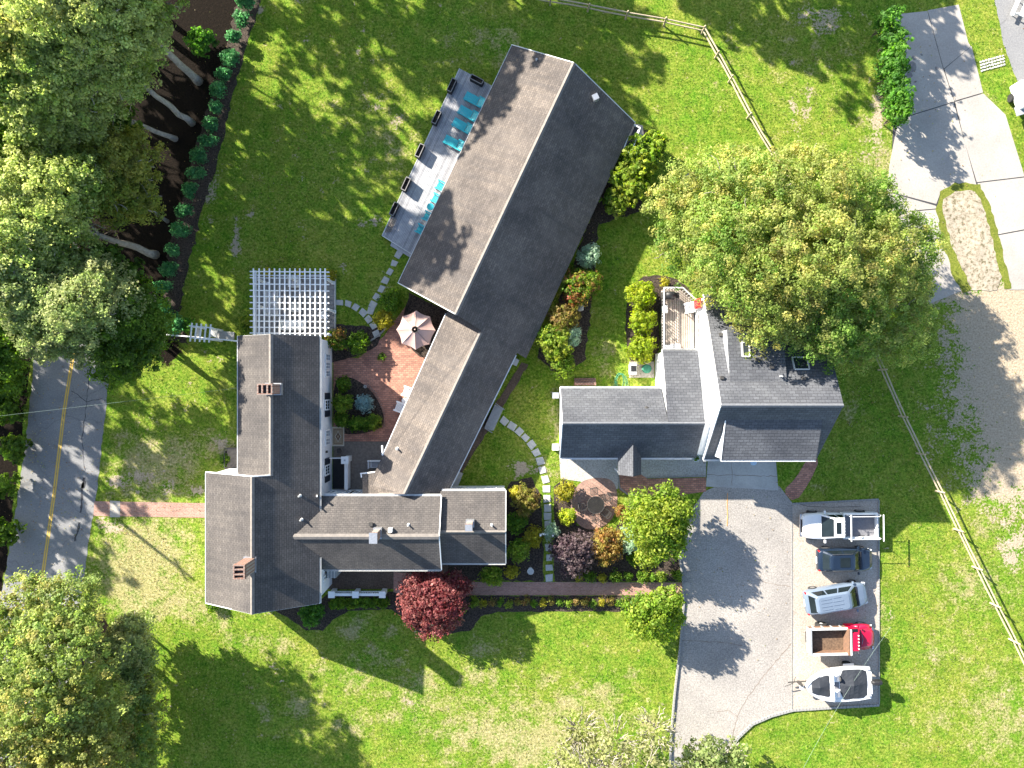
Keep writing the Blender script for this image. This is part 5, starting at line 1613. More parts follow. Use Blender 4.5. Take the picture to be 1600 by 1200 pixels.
# garden by the end wing
for i, (x, y, z, r, ry, pal, nn, lab) in enumerate((
        (823, 782, 1.1, 1.05, 1.35, 'brown', 2600, 'brownish bush beside the stepping stones'), (808, 770, .8, .6, .6, 'gold', 900, 'yellow-green bush at the back of the brownish bush'), (808, 815, .8, .9, 1.0, 'mid', 1700, 'dark green bush against the end wing'),
        (812, 858, .9, .85, 1.05, 'bright', 2000, 'glossy bright rhododendron at the end wing corner'), (833, 838, .7, .8, .95, 'gold', 1700, 'golden bush by the little white gate'), (769, 900, .7, 1.0, .8, 'bright', 1900, 'clipped round bush at the wing wall by the brick walk'), (800, 893, .5, .6, .5, 'gold', 700, 'spiky ornamental grass by the brick walk'),
        (786, 868, .4, .5, .5, 'bright', 600, 'small green bush at the wing corner board'), (885, 768, .7, .82, .82, 'gold', 1700, 'golden round shrub at the round patio edge'), (888, 806, .6, .7, .72, 'lime', 1300, 'yellow-green shrub by the iron table'), (862, 830, .7, .65, .8, 'silver', 600, 'thin airy bush at the little white gate'),
        (897, 866, 1.4, 1.85, 1.75, 'purple', 5200, 'dark purple smoke bush by the brick walk'), (950, 852, 1.2, 1.3, 1.7, 'orange', 3800, 'orange and gold bush between purple bush and bright tree'), (983, 842, .9, .95, 1.2, 'silver', 2200, 'pale green bush below the bright tree'), (992, 872, .5, .6, .6, 'mid', 900, 'small green bush in the shade of the bright tree'), (972, 800, .6, .5, .7, 'orange', 800, 'small brown-orange bush at the patio rim'))):
    shrub('garden_bush', lab, 'shrub', x, y, z, r, pal, nn, .14, seed=180 + i, ry=ry, rz=z * 1.05)
for i, (x, y, r, pal) in enumerate(((904, 900, .3, 'gold'), (922, 900, .48, 'mid'), (941, 902, .3, 'gold'), (962, 901, .52, 'mid'), (982, 900, .28, 'mid'), (1004, 901, .52, 'mid'), (1020, 902, .26, 'mid'), (1035, 901, .46, 'bright'), (1057, 898, .46, 'bright'))):
    shrub('walk_shrub', 'small round clipped shrub in the row above the brick walk' if r > .4 else 'low perennial tuft between the clipped shrubs above the brick walk', 'shrub', x, y, .4, r, pal, 520, .11, seed=200 + i, group='clipped shrubs by the walk' if r > .4 else 'tufts between the clipped shrubs', rz=.45)
for i in range(20):
    x = 742 + i * 13.2
    big = (i == 0)
    shrub('border_plant', 'leafy green plant at the start of the border below the brick walk' if big else 'small perennial in the black mulch border below the brick walk', 'plant', x, 941 + 2 * math.sin(i * 1.9), .25, .5 if big else .22 + .14 * abs(math.sin(i * 1.3)), ('bright' if big else ('mid', 'gold', 'brown', 'mid', 'bright', 'brown', 'orange')[i % 7]), 420 if big else 200, .11, seed=220 + i, group=None if big else 'perennials along the brick walk', rz=.3, lobes=2)
for i, x in enumerate((522, 536, 548, 560, 572, 584, 600)):
    shrub('porch_plant', 'daylily clump below the white porch balustrade', 'plant', x, 942, .35, .42, 'mid', 340, .18, seed=245 + i, group='daylilies under the balustrade', rz=.4, lobes=2)
for i, (x, y) in enumerate(((713, 968), (722, 955))):
    shrub('porch_plant', 'little plant in the mulch beside the red maple', 'plant', x, y, .25, .3, 'mid', 200, .12, seed=255 + i, group='little plants by the red maple', rz=.3, lobes=2)
shrub('rhododendron', 'dark green rhododendron at the farmhouse back corner', 'shrub', 488, 958, .8, .98, 'conifer', 1700, .16, seed=260, rz=.9)
shrub('leafy_bush', 'dark bush at the street-side corner of the farmhouse', 'shrub', 332, 948, .4, .5, 'mid', 500, .14, seed=261)
shrub('leafy_bush', 'small plant by the bulkhead against the street-side wall', 'shrub', 351, 718, .4, .45, 'mid', 420, .14, seed=262)

# ------------------------------------------------------------------ grass blades over the lawn
def grass_blades():
    rg = np.random.default_rng(99)
    n = 150000
    x = rg.uniform(-44, 44, n)
    y = rg.uniform(-33, 33, n)
    keep = np.ones(n, bool)
    foot = [[(NW_, YN), (NW_, YS), (EX, YS), (EX, YN)], [(SW_, YJ), (SW_, YS), (EX, YS), (EX, YJ)], [(EX, LN[0]), (WE, LN[0]), (WE, LS[0]), (EX, LS[0])], [p[:2] for p in (A0, A1, C1, C0)], [p[:2] for p in (E0, E2, F1, F0)],
            [(XW, GN), (XE, GN), (XE, GS), (XW, GS)], [(VX, VN), (VE, VN), (VE, VS), (VX, VS)]]
    for p in HARD + foot:
        keep &= ~in_poly(x, y, p)
    mk = ground_mask(x / .05 + 800, 600 - y / .05)
    keep &= (mk[:, 1] + mk[:, 2] + rg.normal(size=n) * .12) < .38
    x, y, mk = x[keep], y[keep], mk[keep]
    n = len(x)
    pal = np.array(PAL['grass'])
    col = pal[rg.integers(0, len(pal), n)] * (1 + .15 * rg.normal(size=(n, 1))).clip(.6, 1.5)
    dry = (mk[:, :1] * 1.3 + rg.normal(size=(n, 1)) * .12).clip(0, .9)
    col = col * (1 - dry) + np.array([.36, .31, .16]) * dry
    a = rg.uniform(0, 2 * np.pi, n)
    w = rg.uniform(.015, .035, n)
    h = rg.uniform(.04, .09, n)
    lean = rg.uniform(.02, .09, n)
    ca, sa = np.cos(a), np.sin(a)
    v = np.empty((n, 4, 3))
    for k, (du, dv, dz) in enumerate(((-1, 0, 0), (1, 0, 0), (.5, 1, 1), (-.5, 1, 1))):
        v[:, k, 0] = x + du * w * ca - dv * lean * sa
        v[:, k, 1] = y + du * w * sa + dv * lean * ca
        v[:, k, 2] = dz * h
    me = bpy.data.meshes.new('grass_blades')
    me.vertices.add(n * 4)
    me.vertices.foreach_set('co', v.reshape(-1))
    me.loops.add(n * 4)
    me.loops.foreach_set('vertex_index', np.arange(n * 4, dtype=np.int32))
    me.polygons.add(n)
    me.polygons.foreach_set('loop_start', np.arange(n, dtype=np.int32) * 4)
    me.polygons.foreach_set('loop_total', np.full(n, 4, dtype=np.int32))
    me.update(calc_edges=True)
    at = me.attributes.new('col', 'FLOAT_COLOR', 'FACE')
    c4 = np.ones((n, 4), np.float32)
    c4[:, :3] = col.clip(.01, .7)
    at.data.foreach_set('color', c4.reshape(-1))
    me.materials.append(M['leaf'])
    o = bpy.data.objects.new('grass', me)
    COL.objects.link(o)
    o['kind'] = 'stuff'
    tag(o, 'short green lawn grass turning straw coloured in dry patches', 'grass')


grass_blades()


def fallen_leaves():
    rg = np.random.default_rng(5)
    spots = ((1400, 640, 170, 120, 700), (250, 700, 110, 160, 700), (230, 880, 90, 80, 350), (400, 250, 110, 200, 500), (560, 120, 140, 120, 400), (1150, 900, 90, 120, 90), (1320, 130, 130, 110, 400), (300, 1080, 160, 90, 400), (1480, 950, 130, 180, 350), (700, 1080, 260, 80, 400), (80, 740, 60, 160, 350), (900, 420, 60, 140, 250), (1450, 300, 80, 120, 70))
    xs, ys = [], []
    for cx, cy, sx, sy, k in spots:
        xs.append(rg.normal(cx, sx * .6, k))
        ys.append(rg.normal(cy, sy * .6, k))
    x = (np.concatenate(xs) - 800) * .05
    y = (600 - np.concatenate(ys)) * .05
    keep = np.ones(len(x), bool)
    foot = [[(NW_, YN), (NW_, YS), (EX, YS), (EX, YN)], [(SW_, YJ), (SW_, YS), (EX, YS), (EX, YJ)], [p[:2] for p in (A0, A1, C1, C0)], [p[:2] for p in (E0, E2, F1, F0)], [(XW, GN), (XE, GN), (XE, GS), (XW, GS)], [(VX, VN), (VE, VN), (VE, VS), (VX, VS)]]
    for p in foot:
        keep &= ~in_poly(x, y, p)
    x, y = x[keep], y[keep]
    n = len(x)
    a = rg.uniform(0, 6.283, n)
    s = rg.uniform(.03, .065, n)
    tilt = rg.uniform(-.03, .03, (n, 4))
    v = np.empty((n, 4, 3))
    for k, (u, w) in enumerate(((-1, 0), (0, -.7), (1, 0), (0, .7))):
        v[:, k, 0] = x + s * (u * np.cos(a) - w * np.sin(a))
        v[:, k, 1] = y + s * (u * np.sin(a) + w * np.cos(a))
        v[:, k, 2] = .075 + tilt[:, k]
    me = bpy.data.meshes.new('fallen_leaves')
    me.vertices.add(n * 4)
    me.vertices.foreach_set('co', v.reshape(-1))
    me.loops.add(n * 4)
    me.loops.foreach_set('vertex_index', np.arange(n * 4, dtype=np.int32))
    me.polygons.add(n)
    me.polygons.foreach_set('loop_start', np.arange(n, dtype=np.int32) * 4)
    me.polygons.foreach_set('loop_total', np.full(n, 4, dtype=np.int32))
    me.update(calc_edges=True)
    pal = np.array([(.30, .20, .09), (.36, .28, .10), (.22, .13, .07), (.40, .34, .22), (.28, .30, .08)])
    at = me.attributes.new('col', 'FLOAT_COLOR', 'FACE')
    c4 = np.ones((n, 4), np.float32)
    c4[:, :3] = pal[rg.integers(0, len(pal), n)] * rg.uniform(.7, 1.2, (n, 1))
    at.data.foreach_set('color', c4.reshape(-1))
    me.materials.append(M['leaf'])
    o = bpy.data.objects.new('fallen_leaves', me)
    COL.objects.link(o)
    o['kind'] = 'stuff'
    tag(o, 'scattered brown and yellow fallen leaves on the lawn and drives', 'leaves')


fallen_leaves()


# ------------------------------------------------------------------ split rail fence
fe = thing('rail_fence', 'two-rail cedar split rail fence running round the back lawn', 'fence', G(1167, 185, 0))
FP = [(798, -4), (859.5, 8), (918, 18), (977, 30), (1037, 40), (1096, 53), (1117, 91), (1138, 129), (1167, 185), (1200, 240), (1235, 302), (1270, 368), (1305, 436), (1340, 506), (1372, 578), (1404, 650), (1432, 708), (1462, 767), (1490, 826), (1519, 885), (1547, 942), (1576, 998), (1603, 1055), (1632, 1112)]
rgf = random.Random(4)
for i, (x, y) in enumerate(FP):
    X, Y, _ = G(x, y, 0)
    tx, ty = rgf.uniform(-.05, .05), rgf.uniform(-.05, .05)
    MB().tube([(X, Y, -.1), (X + tx * .5, Y + ty * .5, .6), (X + tx, Y + ty, 1.22), (X + tx, Y + ty, 1.26)], [.075, .072, .07, .03], 6).build('post', 'rail', fe)
    if i + 1 < len(FP):
        X2, Y2, _ = G(*FP[i + 1], 0)
        d = Vector((X2 - X, Y2 - Y, 0)).normalized() * .12
        for z in (.52, 1.02):
            a = Vector((X, Y, z + rgf.uniform(-.03, .03))) - d
            b = Vector((X2, Y2, z + rgf.uniform(-.03, .03))) + d
            m_ = (a + b) / 2 + Vector((rgf.uniform(-.03, .03), rgf.uniform(-.03, .03), rgf.uniform(-.03, .01)))
            MB().tube([a, a.lerp(m_, .25), m_, b.lerp(m_, .25), b], [.03, .06, .064, .06, .03], 6).build('rail', 'rail', fe)

# ------------------------------------------------------------------ pergola on its grey floor
pf = thing('pergola_floor', 'grey boarded floor under the white pergola', 'deck', G(457, 475, 0))
fx0, fy1, _ = G(401, 428, .25)
fx1, fy0, _ = G(523, 524, .25)
for i in range(16):
    w = (fy1 - fy0) / 16
    MB().box(((fx0 + fx1) / 2, fy0 + w * (i + .5), .16), (fx1 - fx0, w - .015, .18)).build('floor_board', 'deck_dark', pf)
MB().box((fx1 + .02, (fy0 + fy1) / 2, .14), (.05, fy1 - fy0, .3)).build('edge_board', 'trim', pf)
pg = thing('pergola', 'white garden pergola with a grid of slats against the farmhouse end', 'pergola', G(457, 475, 0))
PZ = 2.62
for x in (398, 405, 413, 421, 429, 437, 445, 453, 461, 468.5, 476.5, 484.5, 492.5, 500.5, 508):
    a, b = G(x - (2 if x < 400 else 0), 419.5, PZ + .1), G(x, 526, PZ + .1)
    MB().bar(a, b, .085, .1).build('slat', 'white', pg)
for y in (424.5, 444, 454, 463.5, 473, 482.5, 492.5, 502, 511.5, 520.5):
    a, b = G(390.5, y - .3, PZ), G(514.5, y + .7, PZ)
    MB().bar(a, b, .075, .12).build('rafter', 'white', pg)
for y in (430.5, 434.5):
    MB().bar(G(391, y - .5, PZ - .13), G(515, y + 1, PZ - .13), .05, .2).build('beam', 'white', pg)
MB().bar(G(398.5, 423, PZ - .12), G(398.5, 526, PZ - .12), .24, .2).build('beam', 'white', pg)
MB().bar(G(509, 430, PZ - .3), G(509, 526, PZ - .3), .1, .18).build('beam', 'white', pg)
for x, y in ((403, 437), (455, 435), (510, 436), (512, 483), (403, 478), (403, 522), (511, 522)):
    X, Y, _ = G(x, y, PZ - .3)
    MB().bar((X, Y, 0), (X, Y, PZ - .25), .15, .15).build('post', 'white', pg)
    MB().box((X, Y, .32), (.24, .24, .16)).build('post_base', 'white', pg)


def sofa(name, label, px, py, w, d, rz, mat='cushion', seats=2, base=.25):
    t = thing(name, label, 'sofa' if seats > 1 else 'armchair')
    MB().box((0, 0, .2), (w, d, .2)).build('frame', 'trim', t, bevel=.02)
    MB().box((0, d / 2 - .09, .5), (w, .18, .5)).build('backrest', 'trim', t, bevel=.03)
    for s in (-1, 1):
        MB().box((s * (w / 2 - .07), -.03, .42), (.14, d - .08, .28)).build('armrest', 'trim', t, bevel=.03)
    cw = (w - .3) / seats
    for i in range(seats):
        MB().box((-w / 2 + .15 + cw * (i + .5), -.06, .38), (cw - .03, d - .28, .16)).build('seat_cushion', mat, t, bevel=.04)
        MB().box((-w / 2 + .15 + cw * (i + .5), d / 2 - .24, .6), (cw - .05, .14, .36)).build('back_cushion', mat, t, bevel=.04)
    X, Y, _ = G(px, py, .5)
    return place(t, X, Y, base, rz)


sofa('garden_sofa', 'long grey garden sofa on the street side under the pergola', 425, 474, 2.0, .85, math.pi / 2, 'cushion', 3)
sofa('garden_sofa', 'white cushioned garden sofa near the house end under the pergola', 460, 508, 1.9, .85, math.pi, 'white', 3)
sofa('garden_chair', 'single grey garden armchair at the far side of the pergola', 460, 441, .85, .8, 0, 'cushion', 1)
ct = thing('coffee_table', 'square stone-topped coffee table amid the pergola sofas', 'table', G(462, 478, .25))
X, Y, _ = G(462, 480, .5)
MB().box((X, Y, .62), (1.0, .8, .08)).build('table_top', 'stone', ct, bevel=.02)
for sx in (-1, 1):
    for sy in (-1, 1):
        MB().box((X + sx * .42, Y + sy * .32, .42), (.08, .08, .34)).build('leg', 'greywood', ct)
ca = thing('folding_chair', 'pale slatted wooden chair at the open side of the pergola', 'chair', G(506, 494, .25))
X, Y, _ = G(506, 494, .5)
for i in range(5):
    MB().box((X - .22 + i * .11, Y, .66), (.08, .5, .03), .5).build('seat_slat', 'white', ca)
MB().box((X + .1, Y + .28, .95), (.55, .05, .55), .5).build('backrest', 'white', ca)
for sx in (-1, 1):
    MB().bar((X + sx * .22, Y - .2, .25), (X + sx * .22, Y - .2, .66), .05, .05).build('leg', 'white', ca)
    MB().bar((X + sx * .22, Y + .2, .25), (X + sx * .22, Y + .2, 1.1), .05, .05).build('leg', 'white', ca)

# ------------------------------------------------------------------ arbor and picket fence towards the wood
fz = 1.05
pk = thing('picket_fence', 'low white fence running from the wood to the farmhouse corner', 'fence', G(310, 528, 0))
a0, a1 = G(247, 521.5, fz), G(374, 533, fz)
for z, w in ((fz, .09), (.35, .06)):
    MB().bar((a0[0], a0[1], z), (a1[0], a1[1], z), w, .06).build('rail', 'white', pk)
k = 44
for i in range(k + 1):
    p = Vector(a0).lerp(Vector(a1), i / k)
    MB().bar((p.x, p.y, .08), (p.x, p.y, fz + (.12 if i % 8 == 0 else 0)), .1 if i % 8 == 0 else .055, .1 if i % 8 == 0 else .03).build('post' if i % 8 == 0 else 'picket', 'white', pk)
ar = thing('garden_arbor', 'white arbor with five cross rafters over the fence opening', 'arbor', G(315, 520, 0))
az = 2.35
for a, b in (((295.5, 509), (333, 512.5)), ((296, 527), (333, 531))):
    MB().bar(G(a[0], a[1], az - .1), G(b[0], b[1], az - .1), .09, .14).build('beam', 'white', ar)
for i in range(5):
    x = 299.5 + i * 7.35
    MB().bar(G(x + .6, 504.5 + i * .6, az), G(x - 2.4, 533.5 + i * .4, az), .08, .12).build('rafter', 'white', ar)
for x, y in ((300, 510), (329, 513), (299, 527), (328, 530)):
    X, Y, _ = G(x, y, az - .15)
    MB().bar((X, Y, 0), (X, Y, az - .1), .12, .12).build('post', 'white', ar)
for i in range(7):
    for x, w in ((305, .0), (330, .0)):
        X, Y, _ = G(x + i * 1.45, 520 + i * .15, .45)
        MB().box((X, Y, .45), (.045, .62, .04), -.1).build('bench_slat', 'trim', ar)
single(MB().prism(pxpoly([(339, 517), (367, 519), (366, 531), (338, 529)]), -.05, .12), 'door_slab', 'apron', 'grey slab landing between the arbor and the farmhouse', 'slab', G(353, 524, 0), bevel=.02)
lp = thing('lamp_post', 'white-capped post in leaf litter beside the street-side lawn', 'lamp post', G(260, 536, 0))
X, Y, _ = G(256, 537.5, .9)
MB().bar((X, Y, 0), (X, Y, .85), .1, .1).build('post', 'bark', lp)
MB().lathe([(.1, 0), (.17, .05), (.14, .16), (.03, .22)], (X, Y, .83), 12).build('cap', 'white', lp)

# ------------------------------------------------------------------ parasol and its table
pu = thing('parasol', 'dusty pink octagonal garden parasol over a dark table on the brick patio', 'parasol', G(648, 515, 0))
ux, uy, uz = G(648.5, 515, 2.75)
rim = []
ur = 1.47
for i in range(8):
    a = math.radians(90 + 45 * i - 1)
    rim.append(Vector((ux + ur * math.cos(a), uy + ur * math.sin(a), 2.25)))
top = Vector((ux, uy, 2.86))
for i in range(8):
    a, b = rim[i], rim[(i + 1) % 8]
    vs, fs = [], []
    n = 5
    for r in range(n + 1):
        t = r / n
        for c in range(n + 1):
            s = c / n
            p = top.lerp(a.lerp(b, s), t)
            sag = -.07 * math.sin(math.pi * s) * t - .03 * math.sin(math.pi * t)
            pull = Vector((top.x - p.x, top.y - p.y, 0)) * (.055 * math.sin(math.pi * s) * t)
            vs.append(p + pull + Vector((0, 0, sag)))
    for r in range(n):
        for c in range(n):
            q = r * (n + 1) + c
            fs.append((q, q + 1, q + n + 2, q + n + 1))
    vs2 = [v - Vector((0, 0, .015)) for v in vs]
    k = len(vs)
    MB().add(vs + vs2, fs + [tuple(k + j for j in f[::-1]) for f in fs]).build('canopy_panel', 'canvas_pale' if i % 2 else 'canvas', pu, smooth=True)
    MB().tube([top - Vector((0, 0, .03)), a - Vector((0, 0, .02))], .014, 5).build('rib', 'iron', pu)
MB().lathe([(.03, 0), (.03, 2.8)], (ux, uy, 0), 8).build('pole', 'iron', pu)
MB().lathe([(.26, 2.83), (.25, 2.87), (.2, 2.87), (.2, 2.83)], (ux, uy, .0), 16).build('finial_ring', 'iron', pu)
MB().lathe([(.25, 0), (.25, .06), (.06, .12)], (ux, uy, .02), 12).build('base', 'iron', pu)
tb_ = thing('patio_table', 'round dark iron table under the pink parasol', 'table', (ux, uy, 0))
MB().lathe([(.75, .70), (.75, .74), (.05, .74)], (ux, uy, 0), 24).build('table_top', 'iron', tb_)
for i in range(4):
    a = .8 + i * 1.571
    MB().tube([(ux + .6 * math.cos(a), uy + .6 * math.sin(a), .02), (ux + .35 * math.cos(a), uy + .35 * math.sin(a), .71)], .02, 6).build('leg', 'iron', tb_)


def iron_chair(label, group):
    t = thing('iron_chair', label, 'chair', group=group)
    s = MB()
    for i in range(6):
        s.bar((-.24 + i * .096, -.24, .45), (-.24 + i * .096, .24, .45), .03, .02)
    s.bar((-.26, -.25, .45), (.26, -.25, .45), .03, .03)
    s.bar((-.26, .25, .45), (.26, .25, .45), .03, .03)
    s.build('seat', 'iron', t)
    b = MB()
    b.tube([(-.25, .25, .45), (-.25, .34, .85), (0, .38, .95), (.25, .34, .85), (.25, .25, .45)], .02, 6)
    for i in range(4):
        b.bar((-.15 + i * .1, .26, .45), (-.15 + i * .1, .355, .88), .02, .012)
    b.build('backrest', 'iron', t)
    for sx in (-1, 1):
        MB().tube([(sx * .25, -.24, .0), (sx * .24, -.22, .46)], .018, 6).build('leg', 'iron', t)
        MB().tube([(sx * .25, .3, .0), (sx * .24, .24, .46)], .018, 6).build('leg', 'iron', t)
        MB().tube([(sx * .27, -.22, .45), (sx * .27, -.2, .66), (sx * .27, .28, .68)], .018, 6).build('armrest', 'iron', t)
    return t


ic = iron_chair('dark iron chair drawn up under the pink parasol', 'chairs under the parasol')
for i, a in enumerate((-.6, .9, 2.4, 4.0)):
    c = ic if i == 0 else copy_tree(ic)
    place(c, ux + 1.05 * math.cos(a), uy + 1.05 * math.sin(a), .02, a - math.pi / 2)
gt = thing('mesh_table', 'round iron mesh table on the round paver patio', 'table', G(931, 789, 0))
X, Y, _ = G(931, 789, .7)
m_ = MB()
m_.lathe([(.68, .70), (.68, .73), (.64, .73), (.64, .70)], (X, Y, 0), 28)
m_.build('rim', 'iron', gt)
m_ = MB()
for i in range(-7, 8):
    h_ = math.sqrt(max(0, .66 ** 2 - (i * .088) ** 2))
    m_.bar((X + i * .088, Y - h_, .715), (X + i * .088, Y + h_, .715), .022, .012)
    m_.bar((X - h_, Y + i * .088, .705), (X + h_, Y + i * .088, .705), .022, .008)
m_.build('mesh_top', 'iron', gt, kind='stuff')
for i in range(4):
    a = .8 + i * 1.571
    MB().tube([(X + .55 * math.cos(a), Y + .55 * math.sin(a), .02), (X + .4 * math.cos(a), Y + .4 * math.sin(a), .7)], .022, 6).build('leg', 'iron', gt)
ic2 = copy_tree(ic)
relabel(ic2, 'dark iron chair round the mesh table on the round patio', 'chairs round the mesh table')
for i, a in enumerate((.55, 1.7, 3.3, 4.7, 5.6)):
    c = ic2 if i == 0 else copy_tree(ic2)
    place(c, X + 1.0 * math.cos(a), Y + 1.0 * math.sin(a), .03, a - math.pi / 2)

# ------------------------------------------------------------------ grey sun deck along the barn
sd = thing('sun_deck', 'weathered grey plank deck along the barn with turquoise furniture', 'deck', G(690, 250, 0))
dz = .35
P0, P1, P2, P3 = (Vector(G2(*p, dz)) for p in ((718, 107), (775, 137), (648, 400), (597, 368)))
nb = 26
for i in range(nb):
    t0, t1 = (i + .07) / nb, (i + .93) / nb
    poly = [P0.lerp(P1, t0), P0.lerp(P1, t1), P3.lerp(P2, t1), P3.lerp(P2, t0)]
    MB().prism([(p.x, p.y) for p in poly], dz - .04, dz + rgf.uniform(-.004, .006)).build('deck_board', 'deck_grey2' if rgf.random() < .4 else 'deck_grey', sd)
cen_ = (P0 + P1 + P2 + P3) / 4
MB().prism([tuple(p.lerp(cen_, .01)) for p in (P0, P1, P2, P3)], -.02, dz - .05).build('deck_frame', 'black', sd)
MB().bar((P0.x, P0.y, dz - .08), (P3.x, P3.y, dz - .08), .05, .2).build('fascia', 'trim', sd)
MB().bar((P3.x, P3.y, dz - .08), (P2.x, P2.y, dz - .08), .05, .2).build('fascia', 'trim', sd)
MB().prism([G2(*p, .15) for p in ((612, 377), (643, 394), (641, 402), (610, 384))], -.02, .17).build('deck_step', 'deck_grey', sd)
AX = math.atan2((P1 - P0).y, (P1 - P0).x)      # across the deck, towards the barn
AL = math.atan2((P0 - P3).y, (P0 - P3).x)


def planter():
    t = thing('planter_box', 'black rectangular planter box', 'planter')
    m = MB()
    for s in (-1, 1):
        m.box((s * .5, 0, .28), (.05, .36, .56))
        m.box((0, s * .17, .28), (1.05, .04, .555))
    m.box((0, 0, .03), (.98, .3, .04))
    m.build('box', 'black', t)
    r = MB()
    for s in (-1, 1):
        r.box((s * .5, 0, .575), (.06, .38, .03))
        r.box((0, s * .17, .574), (.94, .05, .028))
    r.build('rim', 'deck_dark', t)
    MB().box((0, 0, .3), (.94, .29, .1)).build('soil', 'mulch', t)
    return t


pl = planter()
for i, (x, y, rz, lab) in enumerate(((745, 125, AX, 'black planter box on the short end of the grey deck'), (706, 134, AL, 'black planter box at the deck edge level with the first lounger'), (682, 184, AL, 'black planter box at the deck edge level with the last lounger'), (656, 236, AL, 'black planter box halfway along the deck edge'), (634.5, 288, AL, 'black planter box at the deck edge facing the first armchair'), (616, 327, AL, 'black planter box at the deck edge facing the round side table'))):
    c = pl if i == 0 else copy_tree(pl)
    X, Y, _ = G(x, y, dz + .4)
    place(c, X, Y, dz, rz)
    relabel(c, lab, 'planter boxes on the grey deck')


def lounger():
    t = thing('sun_lounger', 'turquoise slatted sun lounger', 'lounger')
    for i in range(11):
        MB().box((-.9 + i * .1, 0, .36), (.085, .62, .025)).build('seat_slat', 'turq', t)
    for i in range(7):
        u = i * .1
        MB().box((.24 + u * .82, 0, .40 + u * .55), (.08, .62, .025), 0, -.58).build('back_slat', 'turq', t)
    for s in (-1, 1):
        MB().box((-.1, s * .31, .31), (1.75, .05, .1)).build('side_rail', 'turq', t)
        MB().bar((.22, s * .3, .38), (.78, s * .3, .78), .045, .06).build('back_rail', 'turq', t)
        MB().box((.35, s * .36, .56), (.5, .1, .03)).build('armrest', 'turq', t)
        for x in (-.85, .55):
            MB().box((x, s * .3, .15), (.07, .06, .3)).build('leg', 'turq', t)
    return t


lo = lounger()
for i, (x, y, lab) in enumerate(((744, 157, 'turquoise lounger nearest the planter at the short deck end'), (734, 178.5, 'turquoise lounger second from the short deck end'), (725, 198, 'turquoise lounger third from the short deck end'), (712, 224.5, 'turquoise lounger set apart at the end of the lounger row'))):
    c = lo if i == 0 else copy_tree(lo)
    X, Y, _ = G(x, y, dz + .4)
    place(c, X, Y, dz, AX + (.0, -.03, -.02, .02)[i])
    relabel(c, lab, 'turquoise loungers on the grey deck')


def tub_chair():
    t = thing('deck_chair', 'turquoise armchair', 'chair')
    for i in range(5):
        MB().box((-.2 + i * .1, 0, .38), (.085, .5, .025)).build('seat_slat', 'turq_dark', t)
    for i in range(5):
        MB().box((.3, -.2 + i * .1, .66), (.03, .085, .6), 0, .2).build('back_slat', 'turq', t)
    MB().box((.36, 0, .95), (.06, .62, .06)).build('top_rail', 'turq', t)
    for s in (-1, 1):
        MB().box((0, s * .31, .58), (.66, .1, .035)).build('armrest', 'turq', t)
        for x in (-.27, .27):
            MB().box((x, s * .29, .29), (.06, .06, .58)).build('leg', 'turq', t)
    return t


tc = tub_chair()
for i, (x, y, lab) in enumerate(((688, 290, 'turquoise deck armchair nearest the loungers'), (681, 310, 'turquoise deck armchair on the lounger side of the round table'), (667.5, 338, 'turquoise deck armchair on the step side of the round table'), (656.5, 358, 'turquoise deck armchair nearest the deck step'))):
    c = tc if i == 0 else copy_tree(tc)
    X, Y, _ = G(x, y, dz + .5)
    place(c, X, Y, dz, AX)
    relabel(c, lab, 'turquoise armchairs on the grey deck')
rt = thing('side_table', 'round turquoise side table between the deck armchairs', 'table', G(672.5, 323, dz))
X, Y, _ = G(672.5, 323, dz + .5)
MB().lathe([(.26, .47), (.28, .49), (.27, .52), (.02, .52)], (X, Y, dz), 20).build('table_top', 'turq_dark', rt)
for i in range(3):
    a = i * 2.094
    MB().bar((X + .2 * math.cos(a), Y + .2 * math.sin(a), dz), (X + .15 * math.cos(a), Y + .15 * math.sin(a), dz + .48), .04, .04).build('leg', 'turq_dark', rt)
lb_ = thing('folded_bench', 'folded brown slatted bench lying at the deck corner', 'bench', G(608, 352, dz))
for i in range(4):
    MB().bar(G(602 + i * 2.6, 363 - i * .2, dz + .08 + i * .03), G(611 + i * 2.6, 341 + i * .4, dz + .08 + i * .03), .06, .05).build('slat', 'shingle_wall', lb_)
MB().bar(G(604, 354, dz + .05), G(616, 350, dz + .14), .05, .04).build('cross_bar', 'shingle_wall', lb_)

# ------------------------------------------------------------------ courtyard things
def white_chair(label, x, y, rz):
    t = thing('garden_chair', label, 'chair')
    for i in range(6):
        MB().box((-.25 + i * .1, 0, .38), (.085, .56, .025)).build('seat_slat', 'white', t)
    for i in range(5):
        MB().box((.36, -.22 + i * .11, .68), (.03, .09, .64), 0, .3).build('back_slat', 'white', t)
    for s in (-1, 1):
        MB().box((.02, s * .34, .58), (.75, .13, .03)).build('armrest', 'white', t)
        for xx in (-.28, .3):
            MB().box((xx, s * .32, .28), (.07, .05, .56)).build('leg', 'white', t)
    X, Y, _ = G(x, y, .5)
    return place(t, X, Y, .02, rz)


